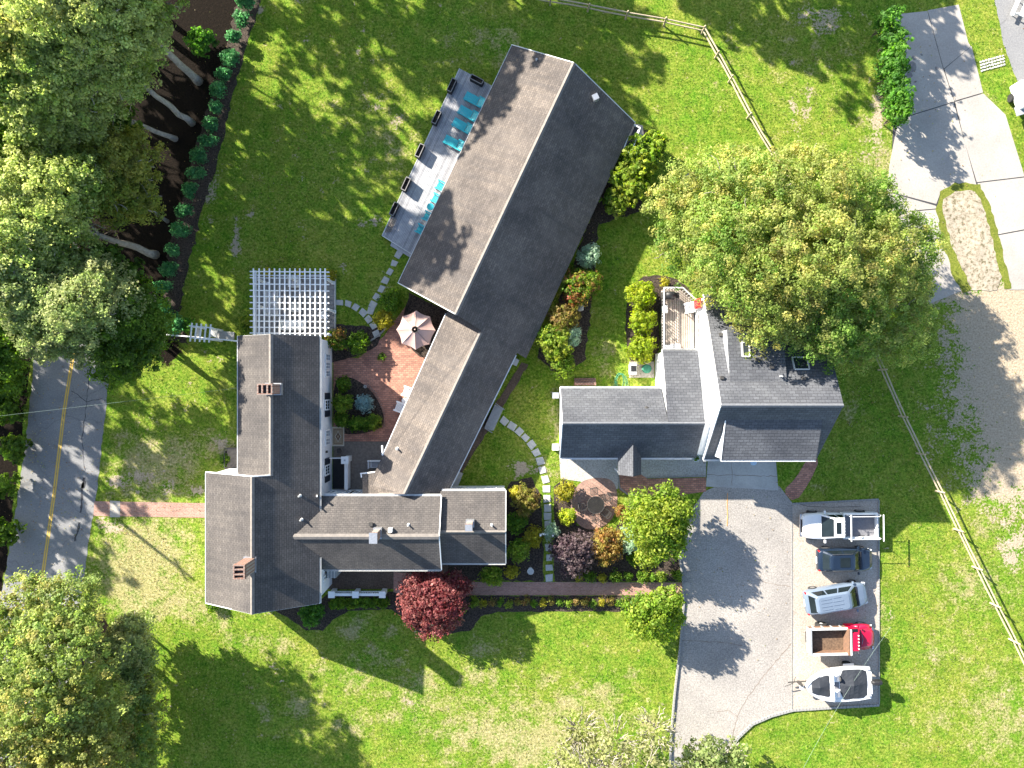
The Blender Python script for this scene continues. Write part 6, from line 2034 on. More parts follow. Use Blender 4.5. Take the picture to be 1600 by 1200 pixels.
white_chair('white armchair half under the barn eave on the sunlit bricks', 636, 612, -.35)
white_chair('white armchair half under the barn eave on the shaded bricks', 624, 636, -.35)
sdt = thing('side_table', 'little round white table between the two white armchairs', 'table', G(631, 626, 0))
X, Y, _ = G(632, 626, .45)
MB().lathe([(.22, .42), (.22, .45), (.02, .45)], (X, Y, .02), 16).build('table_top', 'white', sdt)
MB().lathe([(.14, 0), (.05, .06), (.05, .43)], (X, Y, .02), 10).build('stand', 'white', sdt)
rug = thing('door_rug', 'patterned tan outdoor rug with dark medallion by the house wall', 'rug', G(528, 682, 0))
def rugp(w, h, z, mat, nm, diamond=False):
    X, Y = G2(528.5, 682)
    poly = [(X - w / 2, Y - h / 2), (X + w / 2, Y - h / 2), (X + w / 2, Y + h / 2), (X - w / 2, Y + h / 2)]
    if diamond:
        poly = [(X, Y - h / 2), (X + w * .22, Y - h * .22), (X + w / 2, Y), (X + w * .22, Y + h * .22), (X, Y + h / 2), (X - w * .22, Y + h * .22), (X - w / 2, Y), (X - w * .22, Y - h * .22)]
    MB().prism(poly, z - .006, z).build(nm, mat, rug)
rugp(.95, 1.5, .045, 'rug_cream', 'border')
rugp(.82, 1.3, .049, 'rug_tan', 'field')
rugp(.66, 1.1, .053, 'rug_brown', 'inner_field')
rugp(.6, 1.04, .057, 'rug_tan', 'ground_weave')
rugp(.52, .92, .061, 'rug_cream', 'outer_medallion', True)
rugp(.4, .74, .065, 'rug_brown', 'medallion', True)
rugp(.18, .34, .069, 'rug_tan', 'medallion_heart', True)
X, Y = G2(531.5, 704)
single(MB().lathe([(.2, .0), (.24, .02), (.25, .3), (.21, .3), (.19, .06), (.0, .06)], (X, Y, .03), 18, close=False), 'stone_ring_pot', 'shingle_wall', 'round empty stone pot beside the door rug', 'pot', (X, Y, 0))
pw = thing('porch_wall', 'white porch newel with long white rail running to the farmhouse ell', 'railing', G(539, 740, 0))
X, Y, _ = G(539, 719, 1.5)
MB().box((X, Y, .75), (.4, .4, 1.5)).build('newel', 'white', pw)
MB().box((X, Y, 1.53), (.56, .56, .06)).build('newel_cap', 'white', pw)
MB().box((X, Y, 1.59), (.12, .12, .08)).build('finial', 'steel', pw)
MB().box((X + .0, (Y - .2 - 8.1) / 2, 1.1), (.26, 8.1 + Y - .2 + .0, .08)).build('rail_cap', 'white', pw)
MB().box((X + .0, (Y - .2 - 8.1) / 2, .53), (.16, 8.1 + Y - .2, 1.06)).build('rail_panel', 'clap', pw)
MB().bar((EX - .2, Y + .12, 1.15), (X - .2, Y + .12, 1.15), .08, .08).build('cross_rail', 'white', pw)
MB().prism([(EX - .15, Y + .05), (X - .1, Y + .05), (X - .1, -8.15), (EX - .15, -8.15)], .0, .05).build('cellar_well', 'black', pw)
wb = thing('white_bench', 'white boxed garden bench beside the barn entry roof', 'bench', G(587, 725, 0))
X, Y, _ = G(587, 726, .6)
MB().box((X, Y, .35), (1.1, .55, .12)).build('seat', 'white', wb, bevel=.02)
MB().box((X, Y + .3, .6), (1.2, .06, .55)).build('backrest', 'white', wb)
MB().box((X + .05, Y - .02, .44), (.75, .38, .07)).build('seat_cushion', 'cushion', wb, bevel=.02)
for s in (-1, 1):
    MB().box((X + s * .56, Y, .34), (.07, .6, .68)).build('armrest', 'white', wb)
# front porch balustrade
bal = thing('porch_balustrade', 'white balustrade with three square posts before the back porch', 'railing', G(557, 929, 0))
for x in (518, 555.5, 597.5):
    X, Y, _ = G(x, 929, 1.1)
    MB().box((X, Y, .55), (.34, .34, 1.1)).build('post', 'white', bal)
    MB().box((X, Y, 1.13), (.5, .5, .06)).build('post_cap', 'white', bal)
for a, b in ((523, 551), (560, 593)):
    pa, pb = G(a, 929, .95), G(b, 929, .95)
    MB().bar(pa, pb, .2, .07).build('hand_rail', 'white', bal)
    MB().bar((pa[0], pa[1], .2), (pb[0], pb[1], .2), .1, .08).build('bottom_rail', 'white', bal)
    for j in range(9):
        p = Vector(pa).lerp(Vector(pb), (j + .5) / 9)
        MB().bar((p.x, p.y, .2), (p.x, p.y, .93), .06, .06).build('baluster', 'white', bal)
pd = thing('porch_door', 'grey storm door bay on the farmhouse back porch', 'door bay', G(522, 900, 0))
X, Y, _ = G(522, 902, 1.6)
MB().box((-13.55, -13.95, 1.1), (.7, 1.2, 2.2)).build('bay', 'greywood', pd)
for i in range(3):
    MB().box((-13.8 + i * .24, -13.95, 2.22), (.05, 1.22, .05)).build('batten', 'trim', pd)
# little white garden gate
wg = thing('garden_gate', 'small white picket gate across the stepping stones', 'gate', G(853, 833, 0))
for i in range(6):
    X, Y, _ = G(846 + i * 2.9, 834, .6)
    MB().box((X, Y, .55), (.07, .05, 1.0), 0, 0, -.02).build('picket', 'white', wg)
for z in (.3, .85):
    a, b = G(845, 834, z), G(862, 834, z)
    MB().bar(a, b, .08, .07).build('rail', 'white', wg)
for x in (844, 863):
    X, Y, _ = G(x, 834, .6)
    MB().box((X, Y, .62), (.12, .12, 1.25)).build('post', 'white', wg)
# back deck things
gl = thing('gas_grill', 'black covered gas grill in the corner of the tan deck', 'grill', G(1048, 461, .57))
X, Y, _ = G(1048, 461, 1.4)
MB().box((X, Y, 1.0), (.75, .5, .5)).build('cart', 'black', gl, bevel=.03)
MB().lathe([(.05, -.38), (.27, -.36), (.3, 0), (.27, .36), (.05, .38)], (X, Y, 1.3), 14, 'X').build('lid', 'black', gl, smooth=True)
for s in (-1, 1):
    MB().box((X + s * .55, Y, 1.2), (.32, .42, .04)).build('side_shelf', 'iron', gl)
    MB().box((X + s * .3, Y, .67), (.06, .4, .2)).build('leg', 'black', gl)
cb = thing('white_cooler', 'white lidded cooler box at the deck rail', 'cooler', G(1039, 483, .57))
X, Y, _ = G(1039, 483, 1.0)
MB().box((X, Y, .78), (.38, .55, .38)).build('body', 'white', cb, bevel=.03)
MB().box((X, Y, 1.0), (.42, .6, .07)).build('lid', 'white', cb, bevel=.02)
for i, (x, y, m_, lab) in enumerate(((1042, 543, 'greywood', 'small grey crate at the house end of the tan deck'), (1055, 541, 'deck_grey', 'wider pale crate at the house end of the tan deck'))):
    X, Y, _ = G(x, y, .8)
    b = MB().box((X, Y, .75), (.5 + .2 * i, .35, .32))
    b.box((X, Y, .925), (.54 + .2 * i, .39, .03))
    single(b, 'deck_crate', m_, lab, 'crate', (X, Y, .57))
wch = white_chair('pale armchair by the house wall on the tan deck', 1074, 482, .2)
wch.location.z = .57
rk = thing('red_kayak', 'red plastic sled leaning on the white wall by the tan deck', 'sled', G(1091, 474, 0))
X, Y, _ = G(1092, 474, 2.4)
MB().box((13.93, Y, 2.2), (.1, .75, 1.3), 0, .1).build('sled_body', 'red_plastic', rk, bevel=.04)
MB().box((13.85, Y, 2.2), (.06, .5, 1.0), 0, .1).build('sled_hollow', 'red_plastic', rk)
# side yard
ub = thing('utility_box', 'grey and white condenser unit behind the lime shrubs', 'condenser', G(990, 578, 0))
X, Y, _ = G(990, 577, .8)
MB().box((X, Y, .4), (.5, .8, .8)).build('case', 'trim', ub, bevel=.03)
MB().box((X + .0, Y + .05, .81), (.42, .45, .03)).build('grille', 'black', ub)
MB().prism(pxpoly([(983, 565), (1022, 565), (1022, 590), (983, 590)]), -.05, .04).build('base_slab', 'gravel', ub)
X, Y, _ = G(1011, 576, .3)
single(MB().lathe([(.36, .04), (.36, .3), (.3, .36), (.1, .38), (0.0, .38)], (X, Y, 0), 24, close=False), 'tank_cover', plain('green_cover', (.03, .16, .10), (.04, .2, .13), 5), 'round green tank cover beside the condenser', 'cover', (X, Y, 0))
hc = MB()
for j in range(4):
    pts = []
    for i in range(25):
        a = i * 6.283 / 24
        cx_, cy_ = G2(968 + (j % 2) * 3, 595 + j * 2.5)
        pts.append((cx_ + (.42 + .1 * j) * math.cos(a) * .7, cy_ + (.62 + .09 * j) * math.sin(a), .03 + .022 * j))
    hc.tube(pts, .016, 5)
single(hc, 'garden_hose', 'hose', 'coiled green garden hose on the lawn by the back steps', 'hose', G(968, 598, 0), kind=None)
X, Y, _ = G(1078, 284, .2)
single(MB().lathe([(.62, 0), (.66, .25), (.55, .32), (.42, .25), (.4, .05), (0, .05)], (X, Y, 0), 24, close=False), 'fire_ring', 'cobble', 'round grey stone fire ring at the edge of the maple', 'fire ring', (X, Y, 0))
bb = thing('bird_bath', 'small pale stone bird bath beside the stepping stones', 'bird bath', G(829, 893, 0))
X, Y, _ = G(829, 892.5, .7)
MB().lathe([(.16, 0), (.07, .1), (.07, .6), (.12, .66)], (X, Y, 0), 12).build('pedestal', 'stone', bb)
MB().lathe([(.1, .64), (.24, .7), (.26, .78), (.22, .76), (.02, .70)], (X, Y, 0), 18).build('bowl', 'stone', bb)
bd = bmesh.new()
bmesh.ops.create_icosphere(bd, subdivisions=3, radius=.3)
for v in bd.verts:
    v.co *= 1 + .16 * math.sin(v.co.x * 11 + 1) * math.cos(v.co.y * 9)
    v.co.z *= .7
me = bpy.data.meshes.new('boulder')
bd.to_mesh(me)
bd.free()
me.materials.append(M['stone'])
bo = bpy.data.objects.new('boulder', me)
bo.location = G(907, 481, .1)
COL.objects.link(bo)
tag(bo, 'pale rounded boulder at the edge of the barn border', 'boulder')
fp = thing('flower_pot', 'white pot with green plant at the corner of the front gravel', 'pot', G(1088, 717, 0))
X, Y, _ = G(1088, 716, .5)
MB().lathe([(.2, 0), (.3, .45), (.28, .47), (.26, .42), (0, .42)], (X, Y, 0), 18, close=False).build('pot', 'white', fp)
put_mesh(leaf_mesh('pot_leaves', [(X - wl(fp).x, Y - wl(fp).y, .5, .2, .2, .15)], 160, .1, 'mid', 300, clump=.1), 'plant', fp)
X, Y, _ = G(1177.5, 722, .1)
single(MB().lathe([(.26, .03), (.26, .1), (.2, .14), (.05, .15)], (X, Y, 0), 20), 'water_tub', plain('pale_blue_plastic', (.45, .58, .70), (.4, .53, .66), 5, .4), 'pale blue round tub on the garage apron', 'tub', (X, Y, 0))
X, Y = G2(1073, 916)
single(MB().box((X, Y, .02), (.5, .65, .1)), 'mat_stone', 'concrete', 'square pale stone at the end of the brick walk by the driveway', 'stone', (X, Y, 0), bevel=.02)
X, Y = G2(571, 604)
single(MB().lathe([(.1, .0), (.13, .03), (.13, .07), (.08, .07), (.07, .0)], (X, Y, .03), 14), 'stone_ring', 'stone', 'small pale ring ornament lying in the courtyard bed', 'ornament', (X, Y, .03))
bk = thing('cellar_bulkhead', 'dark railed cellar entrance against the street-side farmhouse wall', 'bulkhead', G(364, 716, 0))
X, Y, _ = G(364, 715, .4)
MB().box((X, Y, .2), (.9, 1.5, .45)).build('hatch', 'shingle_wall', bk)
for s in (-1, 1):
    MB().bar((X - .45, Y + s * .75, 0), (X - .45, Y + s * .75, .95), .04, .04).build('rail_post', 'iron', bk)
    MB().bar((X - .45, Y + s * .75, .95), (X + .5, Y + s * .75, .95), .04, .04).build('rail', 'iron', bk)
MB().bar((X - .45, Y - .75, .95), (X - .45, Y + .75, .95), .04, .04).build('rail', 'iron', bk)

# ------------------------------------------------------------------ utility pole and overhead wires
up = thing('utility_pole', 'wooden utility pole on the far verge of the street', 'pole', G(-12, 658, 0))
X, Y, _ = G(-12, 658, 0)
MB().tube([(X, Y, -.2), (X, Y, 5), (X, Y, 10)], [.16, .14, .11], 10).build('mast', 'bark', up)
MB().box((X, Y, 9.3), (.12, 1.9, .12), .5).build('cross_arm', 'bark', up)
for s in (-.8, 0, .8):
    MB().lathe([(.03, 0), (.06, .05), (.04, .16)], (X - s * math.sin(.5), Y + s * math.cos(.5), 9.36), 8).build('insulator', 'stone', up)
def cable(label, a, b, sag, r=.007, mat='wire'):
    a, b = Vector(a), Vector(b)
    pts = [a.lerp(b, i / 16) - Vector((0, 0, sag * 4 * (i / 16) * (1 - i / 16))) for i in range(17)]
    return single(MB().tube(pts, r, 5), 'overhead_cable', mat, label, 'cable', tuple(a))
cable('thin overhead cable crossing the street to the farmhouse', (X, Y, 9.2), G(372, 606, 4.6), .8)
cable('thin pale cable slung over the boat and the south lawn', G(1392, 980, 1.5), G(1235, 1240, 3.2), .5)
pts = [G(1137, 770, .03), G(1136, 790, .03), G(1137, 805, .03), G(1136, 822, .03)]
single(MB().tube(pts, .02, 5), 'extension_cord', 'orange', 'orange cord lying straight on the driveway by the apron', 'cord', G(1137, 795, 0))
pts = [G(1240, 785, .03), G(1262, 791, .03), G(1300, 792.5, .03), G(1345, 791, .03)]
single(MB().tube(pts, .014, 5), 'extension_cord', 'black', 'thin black cord on the gravel beside the white pickup', 'cord', G(1290, 792, 0))

# ------------------------------------------------------------------ neighbour's things at the frame edge
pt = thing('picnic_table', 'white picnic table with benches on the neighbouring asphalt', 'picnic table', G(1604, 12, 0))
X, Y, _ = G(1607, 10, .75)
ang = 1.15
for i in range(4):
    o_ = -.3 + i * .2
    MB().box((X - o_ * math.sin(ang), Y + o_ * math.cos(ang), .75), (1.8, .18, .05), ang).build('table_board', 'white', pt)
for s in (-1, 1):
    MB().box((X - s * .78 * math.sin(ang), Y + s * .78 * math.cos(ang), .45), (1.8, .28, .05), ang).build('bench_board', 'white', pt)
    MB().bar((X + s * .6 * math.cos(ang) + .8 * math.sin(ang), Y + s * .6 * math.sin(ang) - .8 * math.cos(ang), .4), (X + s * .6 * math.cos(ang) - .8 * math.sin(ang), Y + s * .6 * math.sin(ang) + .8 * math.cos(ang), .4), .06, .1).build('frame_bar', 'white', pt)
    for q in (-1, 1):
        MB().bar((X + s * .6 * math.cos(ang) + q * .6 * math.sin(ang), Y + s * .6 * math.sin(ang) - q * .6 * math.cos(ang), 0), (X + s * .6 * math.cos(ang) + q * .25 * math.sin(ang), Y + s * .6 * math.sin(ang) - q * .25 * math.cos(ang), .74), .06, .08).build('leg', 'white', pt)
ut = thing('utility_trailer', 'white enclosed trailer with grey step at the neighbouring drive', 'trailer', G(1606, 145, 0))
X, Y, _ = G(1612, 142, 1.4)
MB().box((X, Y, 1.0), (1.6, 2.0, 1.3), .3).build('body', 'white', ut, bevel=.15)
MB().box((X - .3, Y - 1.2, .7), (.9, .7, .08), .3).build('step_plate', 'greywood', ut)
for s in (-1, 1):
    MB().lathe([(.32, -.1), (.32, .1)], (X + s * .8, Y - .1, .32), 14, 'X').build('wheel', 'tyre', ut)


# ------------------------------------------------------------------ vehicles
def paint(name, c, metallic=0.0, rough=.3, coat=.6):
    return plain(name, c, tuple(x * .93 for x in c), 1.5, rough, 0, 20, metallic=metallic, coat=coat)


M['p_white'] = paint('white_car_paint', (.72, .72, .72))
M['p_navy'] = paint('navy_car_paint', (.012, .022, .042), .25, .25)
M['p_silver'] = paint('silver_blue_car_paint', (.125, .163, .222), 0, .35)
M['p_red'] = paint('red_truck_paint', (.42, .004, .035), 0, .35)
M['chrome'] = plain('chrome', (.62, .62, .63), (.55, .55, .56), 6, .15, 0, 20, metallic=1.0)
M['carglass'] = glassmat('car_glass', (.008, .012, .014), .08)
M['carglass'].node_tree.nodes['Principled BSDF'].inputs['Specular IOR Level'].default_value = .3
M['lampglass'] = plain('lamp_lens', (.65, .66, .66), (.55, .56, .57), 6, .15, 0)
M['taillamp'] = plain('tail_lens', (.35, .012, .015), (.28, .01, .012), 6, .2, 0)
M['liner'] = plain('bed_liner', (.16, .16, .175), (.125, .125, .14), 6, .8, .2, 30)
M['tarp'] = plain('black_canvas_cover', (.020, .023, .030), (.030, .034, .042), 2.5, .75, .25, 8)
M['rim'] = plain('alloy_rim', (.42, .42, .43), (.34, .34, .35), 8, .35, 0, 20, metallic=.8)


def rsec(x, hw, z0, z1, rb=.12, rt=.18, crown=.03):
    """rounded cross section of a car body at station x (16 points)"""
    rt = min(rt, hw * .6, (z1 - z0) * .5)
    rb = min(rb, hw * .5, (z1 - z0) * .4)
    pts = []
    for s, zz, r, a0 in ((1, z0, rb, -90), (1, z1, rt, 0), (-1, z1, rt, 90), (-1, z0, rb, 180)):
        for k in range(4):
            a = math.radians(a0 + 30 * k)
            cy = s * (hw - r)
            cz = zz + (r if zz == z0 else -r)
            pts.append((x, cy + r * math.cos(a), cz + r * math.sin(a)))
    # crowned top
    return [(a_, b_, c_ + (crown * (1 - (b_ / hw) ** 2) if c_ > (z0 + z1) / 2 else 0)) for a_, b_, c_ in pts]


def frustum_faces(x0, x1, hw, zb, X0, X1, HW, zt):
    """corner points of a greenhouse: bottom rectangle x0..x1, top X0..X1"""
    b = [Vector((x0, -hw, zb)), Vector((x1, -hw, zb)), Vector((x1, hw, zb)), Vector((x0, hw, zb))]
    t = [Vector((X0, -HW, zt)), Vector((X1, -HW, zt)), Vector((X1, HW, zt)), Vector((X0, HW, zt))]
    return b, t


def pane_on(parent, name, q, m0, m1, n0, n1, mat='carglass', th=.012, bow=0.0):
    """a pane laid on the quad q (bl, br, tr, tl) between the given fractions"""
    bl, br, tr, tl = q
    nrm = (br - bl).cross(tl - bl).normalized()
    def at(u, v):
        return bl.lerp(br, u).lerp(tl.lerp(tr, u), v)
    k = 5
    vs, fs = [], []
    for i in range(k + 1):
        u = m0 + (m1 - m0) * i / k
        for v in (n0, n1):
            vs.append(at(u, v) + nrm * (th + bow * math.sin(math.pi * i / k)))
    for i in range(k):
        fs.append((2 * i, 2 * i + 2, 2 * i + 3, 2 * i + 1))
    n = len(vs)
    vs += [v - nrm * th * 2 for v in vs]
    fs += [tuple(n + j for j in f[::-1]) for f in fs]
    return MB().add(vs, fs).build(name, mat, parent)


def wheel(parent, x, y, r, w, rim='rim', dark=True):
    o = MB().lathe([(r * .6, -w / 2), (r * .95, -w / 2), (r, -w * .35), (r, w * .35), (r * .95, w / 2), (r * .6, w / 2)], (x, y, r), 20, 'Y').build('wheel', 'tyre', parent, smooth=False)
    s = 1 if y > 0 else -1
    MB().lathe([(r * .62, -.02), (r * .5, .01), (r * .15, .015)], (x, y + s * w * .46, r), 16, 'Y').build('rim', rim, o)
    return o


def car(name, label, cat, mat, st, cab, wb, wr, W, extra=None, roofmat=None):
    """st: body stations (x, half width, z0, z1); x forward. cab: greenhouse numbers"""
    t = thing(name, label, cat)
    b = MB()
    b.loft([rsec(*s) for s in st])
    body = b.build('body', mat, t, smooth=True, fixn=True)
    x0, x1, hw, zb, X0, X1, HW, zt = cab
    bq, tq = frustum_faces(*cab)
    # greenhouse with a rounded roof
    secs = []
    for f, zz in ((0, zb), (.5, zb + (zt - zb) * .5), (.88, zb + (zt - zb) * .93), (1, zt)):
        g = f if f < 1 else 1.0
        a0, a1, h_ = x0 + (X0 - x0) * g, x1 + (X1 - x1) * g, hw + (HW - hw) * g
        if f == 1:
            a0, a1, h_ = a0 + .09, a1 - .09, h_ - .09
        r = .22
        ring = []
        for cx_, cy_, s0 in ((a1 - r, h_ - r, 0), (a0 + r, h_ - r, 90), (a0 + r, -h_ + r, 180), (a1 - r, -h_ + r, 270)):
            for k in range(4):
                an = math.radians(s0 + 30 * k)
                bow = .05 if s0 in (0, 270) else .02
                ring.append((cx_ + r * math.cos(an) , cy_ + r * math.sin(an), zz + (.02 if f == 1 else 0)))
        secs.append(ring)
    m = MB()
    m.loft(secs)
    m.build('cabin', roofmat or mat, t, smooth=False, fixn=True, bevel=.02)
    # glass: windscreen (front is +x), rear window, sides
    pane_on(t, 'windscreen', (bq[1], bq[2], tq[2], tq[1]), .07, .93, .04, .88)
    pane_on(t, 'rear_window', (bq[3], bq[0], tq[0], tq[3]), .10, .90, .10, .86)
    for a, c in ((0, 1), (2, 3)):
        q = (bq[a], bq[c], tq[c], tq[a])
        cuts = ((.06, .34), (.37, .64), (.67, .93)) if cat == 'van' else ((.07, .45), (.50, .92))
        for u0, u1 in cuts:
            pane_on(t, 'side_window', q, u0, u1, .1, .84)
    for sx in (-1, 1):
        for x in wb:
            wheel(t, x, sx * (W / 2 - .11), wr, .24)
        m = MB().box((x1 - .15, sx * (W / 2 + .1), zb + .07), (.14, .2, .15))
        m.build('mirror', mat, t, bevel=.03)
    xf, xr = st[-1][0], st[0][0]
    # bonnet lid proud of the body, dark cowl at the foot of the windscreen, wipers
    bs_ = [q for q in st if q[0] > x1 - .25][:-1]
    MB().loft([[(q[0], s_ * q[1] * .8, q[3] + dz_) for s_, dz_ in ((-1, -.05), (1, -.05), (1, .006), (.5, .036), (-.5, .036), (-1, .006))] for q in bs_]).build('bonnet', mat, t, fixn=True, bevel=.01)
    MB().box((x1 + .03, 0, zb + .045), (.12, hw * 1.7, .03)).build('cowl', 'black', t)
    for s_ in (-1, 1):
        MB().bar((x1 + .02, s_ * .12 + .2, zb + .075), (x1 - .3, s_ * .3 + .1, zb + .32), .02, .02).build('wiper', 'black', t)
    for sx in (-1, 1):
        MB().box((xf - .17, sx * (W / 2 - .27), st[-1][3] - .06), (.3, .3, .14), sx * -.35).build('headlight', 'lampglass', t, bevel=.03)
        MB().box((xr + .10, sx * (W / 2 - .17), st[1][3] - .14), (.12, .16, .26), sx * .3).build('tail_light', 'taillamp', t, bevel=.03)
    MB().box((xr - .005, 0, .62), (.03, .5, .12)).build('number_plate', 'white', t)
    if extra:
        extra(t)
    return t


# white pickup, nose to the west
def pickup():
    t = thing('pickup_truck', 'white crew cab pickup with ladder rack parked beside the lawn', 'pickup')
    W = 2.0
    st = [(-.25, .90, .42, 1.02), (0.0, .98, .36, 1.06), (.6, 1.0, .34, 1.08), (1.6, 1.0, .34, 1.1), (2.1, .99, .36, 1.08), (2.5, .94, .40, 1.0), (2.78, .84, .46, .88), (2.88, .66, .5, .8)]
    MB().loft([rsec(*s) for s in st]).build('body', 'p_white', t, smooth=True, fixn=True)
    # bed: sides, front wall, floor, tailgate
    for s in (-1, 1):
        MB().loft([[(x, s * 1.0, .45), (x, s * .86, .5), (x, s * .86, 1.02), (x, s * .93, 1.08), (x, s * 1.0, 1.02)] for x in (-2.85, -1.5, -.2)]).build('bed_side', 'p_white', t, fixn=True)
    MB().box((-1.55, 0, .62), (2.6, 1.74, .06)).build('bed_floor', 'liner', t)
    MB().box((-.28, 0, .82), (.08, 1.74, .42)).build('bed_front', 'p_white', t)
    MB().box((-2.83, 0, .8), (.09, 1.74, .5)).build('tailgate', 'p_white', t, bevel=.02)
    MB().box((-3.0, 0, .52), (.2, 1.9, .18)).build('rear_bumper', 'chrome', t, bevel=.03)
    MB().box((2.86, 0, .52), (.2, 1.75, .2)).build('front_bumper', 'chrome', t, bevel=.06)
    MB().box((2.9, 0, .74), (.06, 1.0, .2)).build('grille', 'black', t)
    cab = (-.22, 1.55, .93, 1.06, .0, .75, .74, 1.76)
    bq, tq = frustum_faces(*cab)
    m = MB()
    m.add(bq + tq, [(4, 5, 6, 7), (0, 1, 5, 4), (1, 2, 6, 5), (2, 3, 7, 6), (3, 0, 4, 7)])
    m.build('cabin', 'p_white', t, bevel=.06)
    pane_on(t, 'windscreen', (bq[1], bq[2], tq[2], tq[1]), .06, .94, .05, .92)
    pane_on(t, 'rear_window', (bq[3], bq[0], tq[0], tq[3]), .12, .88, .2, .88)
    for a, c in ((0, 1), (2, 3)):
        for u0, u1 in ((.08, .42), (.48, .86)) if a == 0 else ((.14, .52), (.58, .92)):
            pane_on(t, 'side_window', (bq[a], bq[c], tq[c], tq[a]), u0, u1, .14, .86)
    MB().box((.48, 0, 1.77), (.36, .86, .03)).build('sunroof', 'carglass', t)
    for i in range(5):
        MB().box((.13, -.5 + i * .25, 1.77), (.3, .035, .015)).build('roof_rib', 'p_white', t)
    for s in (-1, 1):
        for x in (-1.75, 1.95):
            wheel(t, x, s * .95, .39, .27)
        MB().box((1.28, s * 1.13, 1.16), (.13, .24, .18)).build('mirror', 'p_white', t, bevel=.03)
        MB().box((2.6, s * .72, .82), (.3, .26, .16), s * -.4).build('headlight', 'lampglass', t, bevel=.03)
        MB().box((-2.86, s * .93, .85), (.08, .12, .32)).build('tail_light', 'taillamp', t)
        # ladder rack
        MB().tube([(-.36, s * .9, 1.05), (-.4, s * .86, 1.82), (-2.6, s * .86, 1.84), (-2.85, s * .88, 1.5), (-2.86, s * .9, 1.05)], .025, 7).build('rack_rail', 'white', t)
    for x, w in ((-.42, 2.0), (-2.86, 2.0)):
        MB().tube([(x, -w / 2, 1.86), (x, w / 2, 1.86)], .045, 8).build('rack_bar', 'white', t)
    return t


X, Y, _ = G(1304, 818, 0)
place(pickup(), X, Y, .02, math.pi + .01)

suv = car('suv', 'black-blue compact car with dark sunroof parked next to the white pickup', 'car', 'p_navy',
          [(-2.13, .70, .5, .86), (-2.05, .80, .36, .98), (-1.6, .88, .30, 1.02), (-.5, .90, .28, 1.0), (.8, .90, .28, .98), (1.4, .88, .30, .94), (1.85, .80, .34, .84), (2.08, .66, .42, .7), (2.15, .5, .46, .62)],
          (-1.88, 1.05, .80, .96, -1.35, .35, .60, 1.56), (-1.3, 1.32), .34, 1.8)
MB().box((-.35, 0, 1.585), (.75, .72, .03)).build('sunroof', 'carglass', suv)
for s in (-1, 1):
    MB().tube([(-1.3, s * .62, 1.57), (-1.2, s * .62, 1.62), (.1, s * .64, 1.62), (.25, s * .64, 1.56)], .02, 6).build('roof_rail', 'iron', suv)
X, Y, _ = G(1313, 871, 0)
place(suv, X, Y, .02, .02)

van = car('minivan', 'silver-blue minivan parked at a slant before the red truck', 'van', 'p_silver',
          [(-2.45, .75, .5, .9), (-2.36, .88, .36, 1.02), (-1.8, .96, .30, 1.06), (-.4, .98, .28, 1.04), (1.0, .97, .28, 1.02), (1.6, .94, .30, .98), (2.05, .86, .34, .86), (2.32, .70, .42, .72), (2.42, .5, .46, .62)],
          (-2.28, 1.45, .88, 1.0, -1.85, .62, .66, 1.72), (-1.55, 1.5), .34, 1.95)
for s in (-1, 0, 1):
    for k in (-1, 1):
        MB().box((-1.2 if s < 1 else -.3, s * .001 + k * (.14 if s else .38), 1.755), (.8, .05, .02)).build('roof_rib', 'p_silver', van)
for k in range(4):
    MB().box((-.35, -.42 + k * .28, 1.757), (.55, .05, .02)).build('roof_rib', 'p_silver', van)
X, Y, _ = G(1300, 930, 0)
place(van, X, Y, .02, .165)


